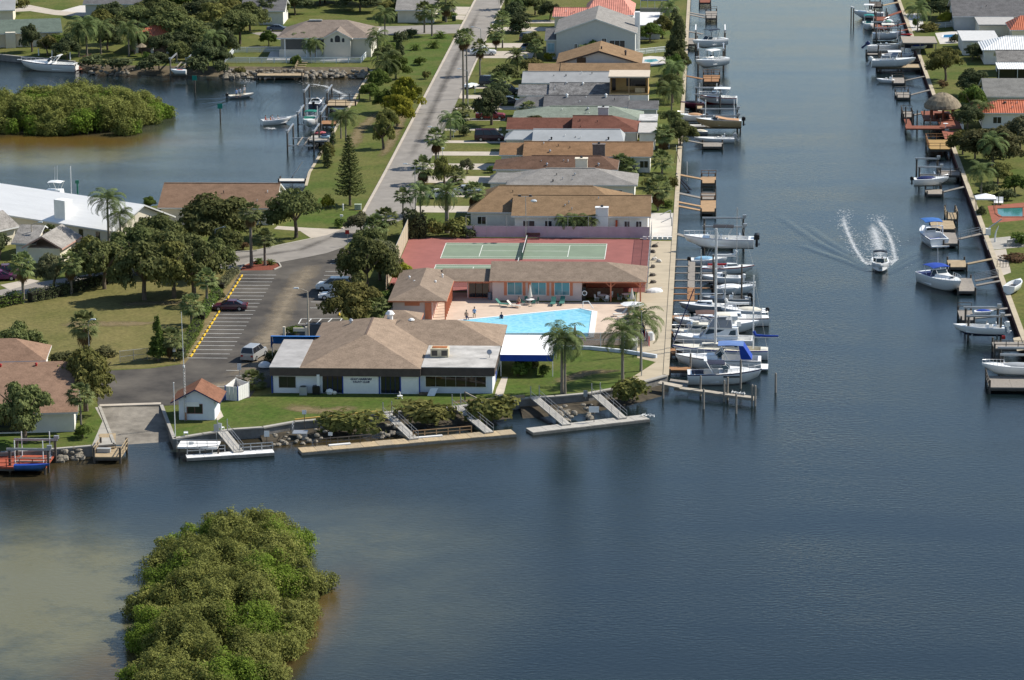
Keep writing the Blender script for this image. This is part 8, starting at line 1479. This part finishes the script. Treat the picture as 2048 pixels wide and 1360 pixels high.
def net(label, x, y0, y1):
 t = thing('tennis_net', label, 'net', (x, y0, LAND)); ln = y1-y0
 for y in (0, ln): MB().tube((0, y, 0), (0, y, 1.1), .06, n=8).obj('post', greenp, t)
 MB().box(-.02, .02, .05, ln-.05, .05, .93).obj('net_mesh', mat('net_black', (.02,.025,.02), .9, alpha=.62), t); MB().box(-.03, .03, .05, ln-.05, .933, 1.02).obj('net_band', white, t)
net('tennis net across the far court', -1.4, 48.9, 61.3); net('tennis net across the near court behind the pool house', -1.7, 34, 46)
t = thing('bench', 'dark red bench at the back of the tennis court', 'bench', (P(1067,472)[0], 63.4, LAND)); MB().box(-1.1, 1.1, -.2, .2, .42, .48).obj('seat', maroon, t); MB().box(-1.1, 1.1, .2, .25, .5, .95).obj('backrest', maroon, t)
for x in (-.95, .95): MB().box(x-.04, x+.04, -.2, .2, 0, .42).obj('leg', maroon, t)
def lamp(label, u, v, h, arm=1.6, dirx=-1, m_=None, head=None, name='street_lamp', r=.08):
 t = thing(name, label, 'street lamp', (*P(u, v), LAND)); MB().tube((0, 0, 0), (0, 0, h), r*1.2, r*.7, 8).obj('pole', m_ or steel, t)
 if arm: MB().path([(0, 0, h), (dirx*arm*.5, 0, h+.3), (dirx*arm, 0, h+.38)], .05, .04, 6).obj('arm', m_ or steel, t)
 MB().rings([[(dirx*arm-.38, -.14, h+.38), (dirx*arm+.38, -.14, h+.38), (dirx*arm+.38, .14, h+.38), (dirx*arm-.38, .14, h+.38)], [(dirx*arm-.2, -.1, h+.5), (dirx*arm+.3, -.1, h+.5), (dirx*arm+.3, .1, h+.5), (dirx*arm-.2, .1, h+.5)]], cap=True).obj('lamp_head', head or mat('lamp_pale', (.5,.55,.58), .4), t)
pole_c = mat('concrete_pole', (.42,.36,.28), .9, .12)
lamp('concrete lamp post standing beside the club parking', 617, 679, 6.4, 1.5, -1, pole_c, r=.12); lamp('street lamp at the mouth of the side street beside the grove', 432, 522, 4.6, 1.4, 1); lamp('pale lamp post in front of the grey shingle garage', 65, 512, 4.6, 1.3, 1, pole_c, r=.1); lamp('slim street lamp at the bend behind the court hedge', 831, 428, 7.4, 1.5, -1, r=.07); lamp('street lamp among the sabals along the row', 877, 334, 6.3, 1.4, -1); lamp('street lamp behind the towering palms', 936, 214, 6.6, 1.6, -1); lamp('lamp with white head above the shaggy park palm', 180, 745, 6.4, .6, 1); lamp('street lamp at the upper junction', 962, 122, 6.4, 1.7, -1)
t = thing('court_light', 'tall slim floodlight pole at the tennis net', 'light pole', (P(1053.6,473)[0], 63.0, LAND)); MB().tube((0, 0, 0), (0, 0, 6.6), .07, .05, 8).obj('pole', steel, t); MB().bar((-.9, 0, 6.5), (1.1, 0, 6.5), .07).obj('cross_arm', steel, t)
for x in (-.9, .7): MB().box(x-.2, x+.2, -.2, .2, 6.54, 6.75).obj('floodlight', black, t)
MB().ball((1.2, -.2, 5.9), .5, .4, .22, 10).obj('lamp_head', mat('lamp_pale', (.5,.55,.58), .4), t)
# ---- pool fence, low wall, terrace
smoke = mat('smoked_panel', (.05,.065,.08), .15, .05, spec=.6, alpha=.55)
a, b_ = P(1010,694), P(1297,693); t = fence('smoked glass pool fence above the club lawn', a, b_, 1.85, 3.2, screen=smoke, postm=white, r=.05)
t = thing('garden_wall', 'low white curved wall at the foot of the pool fence', 'wall'); pts = W([(1112,697),(1180,699),(1250,706),(1313,716)])
for p, q_ in zip(pts, pts[1:]): MB().bar((*p, LAND+.22), (*q_, LAND+.22), .35, .44).obj('wall_section', mat('bluish_white', (.58,.62,.66), .8), t)
MB().box(15.2, 16.3, P(1300,700)[1], P(1300,688)[1], LAND, LAND+1.2).obj('pier', stucco, t)
fence('white rail fence at the right side of the pool deck', (15.5, 21), (15.5, P(1298,692)[1]), 1.4, 2.5, screen=meshm)
def umbrella(label, u, v, h, col, open_=False, r=1.4):
 t = thing('parasol', label, 'parasol', (*P(u, v), LAND)); MB().tube((0, 0, 0), (0, 0, h), .035, n=6).obj('pole', white, t)
 if open_: MB().rings([[(r*math.cos(2*math.pi*i/8), r*math.sin(2*math.pi*i/8), h*.72) for i in range(8)], [(.05*math.cos(2*math.pi*i/8), .05*math.sin(2*math.pi*i/8), h) for i in range(8)]], cap=True).obj('canopy', col, t)
 else: MB().rings([[(.34*math.cos(2*math.pi*i/8), .34*math.sin(2*math.pi*i/8), h*.38) for i in range(8)], [(.2*math.cos(2*math.pi*i/8), .2*math.sin(2*math.pi*i/8), h*.65) for i in range(8)], [(.04*math.cos(2*math.pi*i/8), .04*math.sin(2*math.pi*i/8), h) for i in range(8)]], cap=True).obj('canopy', col, t)
canv = mat('beige_canvas', (.55,.52,.46), .9, .05); umbrella('closed beige parasol in front of the pool house windows', 1060, 608, 2.7, canv); umbrella('closed white parasol at the end of the pavilion', 1264, 611, 2.4, canv); umbrella('closed brown parasol behind the club lawn palm', 1150, 686, 2.4, mat('taupe_canvas', (.22,.17,.14), .9)); umbrella('fallen open white parasol on the pool deck', 1264, 620, 1.15, white, True, 1.6)
def lounger(label, u, v, hd, m_, name='sun_lounger'):
 t = thing(name, label, 'sun lounger', (*P(u, v), LAND+.01), R(hd)); MB().box(-.95, .35, -.32, .32, .30, .36).obj('seat', m_, t); MB().quad((.35, -.32, .34), (.35, .32, .34), (.95, .32, .95), (.95, -.32, .95)).quad((.36, .32, .31), (.36, -.32, .31), (.98, -.32, .92), (.98, .32, .92)).obj('backrest', m_, t)
 for x in (-.85, .3):
  for y in (-.28, .28): MB().bar((x, y, 0), (x, y, .3), .05).obj('leg', white, t)
teal_s = mat('teal_strap', (.05,.17,.14), .8);
for a in [('teal lounger beside the breezeway corner', 1005, 612, 160, teal_s), ('left teal lounger below the right pool house window', 1106, 610, 85, teal_s), ('right teal lounger below the right pool house window', 1124, 609, 85, teal_s), ('pale lounger in the row at the deck corner, top', 1240, 632, 20, canv), ('pale lounger in the row at the deck corner, second', 1248, 637, 20, canv), ('pale lounger in the row at the deck corner, third', 1256, 642, 20, teal_s), ('pale lounger in the row at the deck corner, bottom', 1262, 648, 20, canv), ('white lounger at the left of the parasol table', 1028, 615, 165, canv)]: lounger(*a)
def table_set(label, u, v, z=None, n=4, chairs='white chair'):
 x, y = P(u, v); t = thing('patio_table', label, 'table', (x, y, LAND+.01)); MB().tube((0, 0, .68), (0, 0, .72), .6, n=14).obj('table_top', white, t); MB().tube((0, 0, 0), (0, 0, .68), .05).obj('leg', white, t)
 for i in range(n):
  a = 2*math.pi*i/n+.5; c_ = thing('patio_chair', '%s, number %s round %s' % (chairs, ('one', 'two', 'three', 'four', 'five')[i], label.split(',')[0]), 'chair', (x+1.0*math.cos(a), y+1.0*math.sin(a), LAND+.01), a+math.pi/2);
  c_['label'] = '%s at the %s side of the %s' % (chairs, ('far right', 'far left', 'near left', 'near right')[i % 4], label)
  MB().box(-.22, .22, -.22, .22, .4, .45).obj('seat', teal_s if 'teal' in chairs else white, c_); MB().box(-.22, .22, -.26, -.22, .45, .9).obj('backrest', teal_s if 'teal' in chairs else white, c_)
  for p in (-.18, .18):
   for q_ in (-.18, .18): MB().bar((p, q_, 0), (p, q_, .4), .04).obj('leg', white, c_)
table_set('parasol table before the pool house', 1060, 609, chairs='teal chair'); table_set('left table under the pavilion', 1206, 600); table_set('right table under the pavilion', 1252, 598, chairs='teal chair'); table_set('back table under the pavilion', 1215, 592, chairs='pale chair')
# ---- flag on the promenade
t = thing('flagpole', 'tall flagpole with drooping striped flag at the promenade', 'flagpole', (*P(1283,752), LAND)); MB().tube((0, 0, 0), (0, 0, 8.4), .07, .045, 8).obj('pole', steel, t); MB().bar((-1.3, 0, 5.9), (1.3, 0, 5.9), .06).obj('yard', steel, t)
fl = MB(); n = 7
for i in range(n): x0, x1 = .08+i*.13, .08+(i+1)*.13; zt = 6.9-.28*i; fl.quad((x0, .1*math.sin(i*1.9), zt-1.3), (x1, .1*math.sin((i+1)*1.9), zt-.28-1.25), (x1, .1*math.sin((i+1)*1.9), zt-.28), (x0, .1*math.sin(i*1.9), zt), mi=(2 if i < 2 else i % 2))
fl.obj('flag', [red, white, navy], t); MB().ball((0, 0, 8.45), .09, .09, .09, 8).obj('finial', yellow, t)
# ---- clubhouse surroundings
for i, (u, v, lb_) in enumerate(((607,789,'grey air-conditioning unit on the lawn left of the club alcove'), (633,788,'dark air-conditioning unit beside the club alcove'))):
 t = thing('condenser_unit', lb_, 'air conditioner', (*P(u, v), LAND)); MB().box(-.45, .45, -.4, .4, 0, 1.0).obj('case', gelg if i == 0 else black, t); MB().tube((0, 0, 1.0), (0, 0, 1.06), .36, n=12).obj('fan_grille', black, t)
t = thing('leaning_board', 'white board leaning among debris below the club picture window', 'board', (*P(865,789), LAND), R(0)); MB().quad((-.6, -.7, .02), (.3, -.7, .02), (.7, -.1, .85), (-.2, -.1, .85)).quad((.3, -.72, .0), (-.6, -.72, .0), (-.2, -.12, .83), (.7, -.12, .83)).obj('panel', white, t); MB().box(-1.6, -.5, -.4, 0, 0, .3).obj('debris', bark, t)
t = thing('lawn_chair', 'tiny white chair on the lawn edge below the club', 'chair', (*P(800,797), LAND)); MB().box(-.3, .3, -.25, .25, .3, .36).obj('seat', white, t); MB().bar((-.3, -.2, 0), (.1, .2, .8), .05).bar((.3, -.2, 0), (-.1, .2, .8), .05).obj('frame', white, t)
t = thing('storage_bags', 'heap of white bags inside the club alcove', 'bags', (*P(660,787), LAND)); MB().ball((0, -.3, .3), .5, .3, .4, 8).obj('bag', white, t); MB().ball((.6, -.35, .2), .3, .25, .25, 8).obj('bag', gelc, t)
sign('white parking sign at the end of the dry verge', 349, 721, 1.9, .35, .75, m_=white); sign('white double sign behind the bin enclosure', 479, 752, 1.6, .5, .8, m_=white); t = sign('red stop sign at the junction by the lot oak', 695, 492, 2.4, .6, .6, m_=red)
fence('grey chain-link fence segment beside the cedar', P(240,725), P(322,716), 1.5, 2.0, screen=meshm)
t = thing('planter_frame', 'cream garden frame with shrubs behind the club annex', 'planter', (*P(590,676), LAND));
for x in (-1.4, 1.5): MB().box(x-.15, x+.15, -.15, .15, 0, 1.5).obj('post', creamw, t)
MB().box(-.2, 1.4, -.1, .1, .9, 1.35).obj('panel', creamw, t)
t = thing('white_boat_cover', 'rounded white cover beside the club annex wall', 'cover', (*P(530,735), LAND)); MB().ball((0, 0, .1), .9, .6, .7, 12, half=True).obj('cover', wpaint, t); MB().box(-.7, .7, -.3, .3, 0, .12).obj('base', black, t)
# ---- promenade clutter
t = thing('upturned_dinghy', 'white upturned dinghy on the promenade beside the pool fence', 'dinghy', (*P(1308,584), LAND), R(20)); MB().ball((0, 0, 0), 1.3, .65, .6, 12, half=True).obj('hull', gel, t); MB().bar((-1.2, 0, .35), (1.2, 0, .55), .06).obj('keel', gel, t)
t = thing('barrel', 'white barrel beside the promenade flagpole palms', 'barrel', (*P(1302,680), LAND)); MB().tube((0, 0, 0), (0, 0, 1.0), .45, .4, 12).obj('drum', white, t); MB().tube((0, 0, 1.0), (0, 0, 1.06), .3, n=10).obj('lid', white, t)
for i, (u, v) in enumerate(((1310,494),(1306,505),(1309,520),(1318,524),(1306,535),(1305,552),(1306,566))):
 t = thing('dock_gear', '%s pile of ropes and gear along the court fence, counted from the far end' % ordn[i], 'gear', (*P(u, v), LAND), rnd.uniform(0, 6)); MB().ball((0, 0, .12), .5, .35, .35, 8).obj('rope_heap', (pilem, canv)[i in (2, 3)], t); MB().bar((-.6, 0, .1), (.5, .4, .6), .07).obj('pole', pilel, t)
for i in range(6): x = 15.9+i*.75; o = MB().box(-.28, .28, -.2, .2, 0, .45).obj('concrete_block', white, None, loc=(x, P(1320,479)[1], LAND)); tag(o, '%s white block of the row between patio and promenade, from left' % ordn[i], 'block', 'blocks between patio and promenade')
t = thing('davit_pair', 'pair of grey boat davits on the white patio', 'davit')
for u, v in ((1330,452),(1328,437)): x, y = P(u, v); MB().path([(x+1.0, y, LAND), (x+1.0, y, LAND+1.3), (x-.6, y-.8, LAND+.7)], .09, .06, 6).obj('arm', gelg, t)
# ---- other fences and yard things
pick = mat('white_vinyl', (.66,.69,.70), .5, .04)
def picket(label, a, b_, h=1.15):
 t = fence(label, a, b_, h, 2.4, postm=pick, rails=2, r=.07); ln = (Vector(a)-Vector(b_)).length; mb = MB(); n = int(ln/.22)
 for i in range(n): mb.box(ln*i/n, ln*i/n+.12, -.02, .01, .08, h-.06)
 tag(mb.obj('pickets', pick, t), kind='stuff')
picket('white picket fence along the rocky shore', P(449,126), P(722,126)); picket('white picket fence behind the lawn of the beige house', P(468,106), P(572,104)); picket('white fence side panel at the garden corner', P(449,126), P(468,106)); picket('white fence side panel at the beige house corner', P(722,126), P(742,104)); picket('white picket fence beside the oval backyard pool', P(1272,110), P(1330,104)); picket('white fence behind the narrow lap pool', P(1870,57), P(1955,50))
fence('dark picket fence at the right edge patio', P(2014,494), P(2060,488), 1.1, 1.2, screen=mat('grey_picket', (.2,.2,.2), .8)); fence('low black fence on the east seawall', P(1994,535), P(2018,534), 1.0, .5, postm=black, rails=2)
cp = thing('garden_canopy', 'white pitched canopy over the east seawall deck', 'canopy', (*P(1970,424), LAND)); roof_mb(-1.55, 1.55, -1.2, 1.4, 2.3, 2.9, 0, 0, 'x', .2).obj('canopy', [mat('white_canvas', (.85,.85,.85), .8, .03), white], cp)
for x in (-1.4, 1.4):
 for y in (-1.1, 1.3): MB().bar((x, y, 0), (x, y, 2.15), .08).obj('post', wood_t, cp)
for i, (u, lb_) in enumerate(((1992,'left white deck chair above the green pool'),(2002,'right white deck chair above the green pool'))): lounger(lb_, u, 408, 85, white)
t = thing('lift_davit', 'white davit with slanted arm on the east seawall', 'davit', (*P(1976,470), LAND)); MB().box(-.35, .35, -.35, .35, 0, 1.0).obj('base', white, t); MB().bar((0, 0, 1.0), (2.0, .6, 2.3), .15).obj('arm', gelg, t)
t = thing('garden_statue', 'tall white heron statue on the east patio', 'statue', (*P(1990,484), LAND)); MB().path([(0, 0, 0), (0, 0, .9), (.1, 0, 1.5), (.45, 0, 2.4)], .16, .06, 8).obj('body', white, t); MB().bar((.45, 0, 2.4), (.2, 0, 2.2), .07).obj('beak', tan, t)
t = thing('utility_box', 'pale green utility box on the strip lawn', 'utility box', (*P(716,419), LAND)); MB().box(-.5, .5, -.35, .35, 0, .75).obj('cabinet', mat('utility_green', (.34,.40,.30), .7), t); MB().box(-.55, .55, -.4, .4, .753, .85).obj('lid', MATS['utility_green'], t)
t = thing('pump_post', 'short white post on the lawn below the Norfolk pine', 'post', (*P(686,421), LAND)); MB().tube((0, 0, 0), (0, 0, .9), .12, n=8).obj('pipe', white, t); MB().ball((0, 0, .95), .16, .16, .12, 8).obj('cap', white, t)
def mailbox(label, u, v): t = thing('mailbox', label, 'mailbox', (*P(u, v), LAND)); MB().bar((0, 0, 0), (0, 0, 1.0), .09).obj('post', white, t); MB().box(-.12, .3, -.12, .12, 1.0, 1.28).obj('box', white, t)
for a in (('white mailbox in the round bush at the lawn corner', 682, 446), ('white mailbox beside the red pickup driveway', 933, 242), ('white mailbox beside the queen palm verge', 907, 276), ('white mailbox beside the boat trailer', 950, 186), ('white post box below the sabal by the lamp', 885, 310)): mailbox(*a)
for i, (u, v) in enumerate(((908,42),(888,42))): t = thing('wheelie_bin', '%s green bin on the verge at the upper junction' % ('right', 'left')[i], 'bin', (*P(u, v), LAND)); MB().box(-.4, .4, -.35, .35, 0, 1.0).obj('body', mat('bin_green', (.03,.05,.035), .6), t); MB().box(-.43, .43, -.38, .38, 1.003, 1.1).obj('lid', MATS['bin_green'], t)
t = thing('patio_chair', 'white chair on the canal lawn under the sabal', 'chair', (*P(1332,297), LAND)); MB().box(-.6, .6, -.3, .3, .35, .42).obj('seat', white, t); MB().box(-.6, .6, .3, .36, .42, .85).obj('backrest', white, t)
for x in (-.5, .5): MB().box(x-.04, x+.04, -.28, .28, 0, .35).obj('leg', white, t)
t = thing('anchor_stand', 'tripod of rusty poles on the canal seawall', 'stand', (*P(1353,325), LAND));
for i in range(3): a = 2*math.pi*i/3; MB().bar((.6*math.cos(a), .6*math.sin(a), 0), (0, 0, 1.9), .07).obj('leg', bark, t)
MB().tube((0, 0, 1.7), (0, 0, 2.9), .04).obj('pole', white, t)
t = thing('garden_hut', 'small thatched parasol under the shady top left trees', 'hut', (*P(284,112), LAND)); MB().rings([[(1.2*math.cos(2*math.pi*i/12), 1.2*math.sin(2*math.pi*i/12), 1.9) for i in range(12)], [(.1*math.cos(2*math.pi*i/12), .1*math.sin(2*math.pi*i/12), 2.6) for i in range(12)]], cap=True).obj('thatched_roof', thatch, t); MB().tube((0, 0, 0), (0, 0, 1.9), .08).obj('post', bark, t)
# ---- gulls
gm_ = mat('gull_white', (.72,.72,.70), .8)
def gull(label, u, v, z):
 t = thing('gull', label, 'bird', (*PW(u, v, z), z), rnd.uniform(0, 6.28)); MB().ball((0, 0, .16), .2, .09, .1, 8).ball((.17, 0, .29), .07, .06, .06, 6).obj('body', gm_, t); MB().quad((-.15, -.06, .18), (-.15, .06, .18), (-.36, .03, .16), (-.36, -.03, .16)).obj('tail', gelg, t)
for i in range(6): gull('%s white gull in the row on the slanting pier, from left' % ordn[i], 1464+i*5, 786.5+i*.7, .86)
for i in range(7): gull('%s white gull on the tip of the grey floating dock, from left' % ordn[i], 1284+i*4, 833+i*.4-(i % 2)*1.5, .37)
# ---- people: one skinned body each
def body_mesh(pose, mats, key):
 J = {'stand': [((0,0,.92), .15, None), ((0,0,1.15), .15, 0), ((0,0,1.38), .17, 1), ((0,0,1.52), .065, 2), ((0,.02,1.66), .105, 3), ((.0,.03,1.74), .09, 4), ((-.2,0,1.40), .06, 2), ((-.27,.05,1.12), .05, 6), ((-.2,.25,.98), .042, 7), ((.2,0,1.40), .06, 2), ((.27,.05,1.12), .05, 9), ((.22,.22,.95), .042, 10), ((-.1,0,.86), .10, 0), ((-.12,.02,.48), .07, 12), ((-.13,0,.08), .05, 13), ((-.13,.14,.04), .045, 14), ((.1,0,.86), .10, 0), ((.12,.02,.48), .07, 16), ((.13,0,.08), .05, 17), ((.13,.14,.04), .045, 18)],
         'sit': [((0,0,.50), .16, None), ((0,-.02,.74), .15, 0), ((0,-.03,.98), .17, 1), ((0,-.02,1.12), .065, 2), ((0,0,1.26), .105, 3), ((.0,.01,1.34), .09, 4), ((-.2,-.02,1.0), .06, 2), ((-.28,.1,.76), .05, 6), ((-.2,.32,.66), .042, 7), ((.2,-.02,1.0), .06, 2), ((.28,.1,.76), .05, 9), ((.2,.32,.66), .042, 10), ((-.1,.08,.48), .10, 0), ((-.13,.45,.48), .07, 12), ((-.13,.47,.08), .05, 13), ((-.13,.6,.04), .045, 14), ((.1,.08,.48), .10, 0), ((.13,.45,.48), .07, 16), ((.13,.47,.08), .05, 17), ((.13,.6,.04), .045, 18)]}[pose]
 me = bpy.data.meshes.new('body'); me.from_pydata([j[0] for j in J], [(i, j[2]) for i, j in enumerate(J) if j[2] is not None], []); o = bpy.data.objects.new('tmp', me); COL.objects.link(o)
 md = o.modifiers.new('s', 'SKIN'); sv = me.skin_vertices[0].data
 for i, j in enumerate(J): sv[i].radius = (j[1], j[1]*.8)
 sv[0].use_root = True; o.modifiers.new('b', 'SUBSURF').levels = 1; bpy.context.view_layer.update()
 r = bpy.data.meshes.new_from_object(o.evaluated_get(bpy.context.evaluated_depsgraph_get())); bpy.data.objects.remove(o); r.name = 'body'
 r.materials.clear()
 for m_ in mats: r.materials.append(m_)
 hip, sh_, nk, kn = (.9, 1.0, 1.5, .5) if pose == 'stand' else (.6, .62, 1.09, .3)
 for p in r.polygons:
  c = p.center; mi = 0
  if c.z < nk and c.z > hip and abs(c.x) < .24: mi = 1
  elif c.z <= hip and c.z > kn and abs(c.x) < .22: mi = 2
  p.material_index = mi; p.use_smooth = True
 return r
hairm = mat('dark_hair', (.02,.014,.01), .7); BM = {}
def person(label, loc, rz, pose, shirt, shorts, s=1.0, hat=None):
 key = (pose, shirt.name, shorts.name)
 if key not in BM: BM[key] = body_mesh(pose, [skin, shirt, shorts], key)
 t = thing('person', label, 'person', loc, rz, s=s); add('body', BM[key], t); hz = 1.74 if pose == 'stand' else 1.34; MB().ball((0, .0, hz+.01), .1, .11, .09, 8).obj('hair' if not hat else 'hat', hat or hairm, t); return t
sw = mat('navy_shorts', (.02,.03,.08), .8); khaki = mat('khaki_shorts', (.30,.25,.17), .8); lb = mat('light_blue_shirt', (.30,.42,.62), .8); orange = mat('orange_shirt', (.45,.13,.05), .8); wsh = mat('white_shirt', (.7,.7,.7), .8); rsh = mat('red_shirt', (.30,.03,.03), .8)
person('person in blue shirt standing at the back of the fishing skiff', (*PW(473,196,.3), .3), R(200), 'stand', lb, sw); person('person in white shirt standing in the middle of the fishing skiff', (*PW(480,194,.3), .3), R(180), 'stand', wsh, khaki); person('person in white cap standing at the bow of the fishing skiff', (*PW(489,190,.35), .35), R(160), 'stand', wsh, khaki, hat=white)
for i, (dx, sh2, lb_) in enumerate(((-1.9, rsh, 'person in red shirt at the stern of the crowded open boat'), (-1.2, orange, 'person in orange shirt seated in the crowded open boat'), (-.6, lb, 'person in blue shirt seated in the crowded open boat'), (.2, wsh, 'person in white shirt near the bow of the crowded open boat'))):
 tm_x, tm_y = PW(553,248); c_, s_ = math.cos(R(24)), math.sin(R(24)); oy = (.4, -.4, .5, -.3)[i]; person(lb_, (tm_x+dx*c_-oy*s_, tm_y+dx*s_+oy*c_, .25), R(24-90), 'sit', sh2, sw)
person('sunbather sitting on the pool edge at the left', (*P(933,639), LAND-.1), R(200), 'sit', skin, sw); person('tanned person sitting at the parasol table', (*P(1038,613), LAND), R(150), 'sit', skin, rsh); person('swimmer standing in the pool with head and shoulders out', (*P(1003,637), LAND-.95), R(170), 'stand', sw, sw); person('person lying back on a lounger at the deck corner', (*P(1258,645), LAND+.1), R(110), 'sit', skin, sw)
person('person in the white chair by the pool edge', (*P(949,634), LAND), R(180), 'sit', lb, khaki); person('driver sitting in the bowrider under way', (*PW(1764,534,.35), .4), R(180), 'sit', wsh, sw); person('person standing behind the pool wing doorway', (*P(851,634), LAND), R(180), 'stand', rsh, sw)
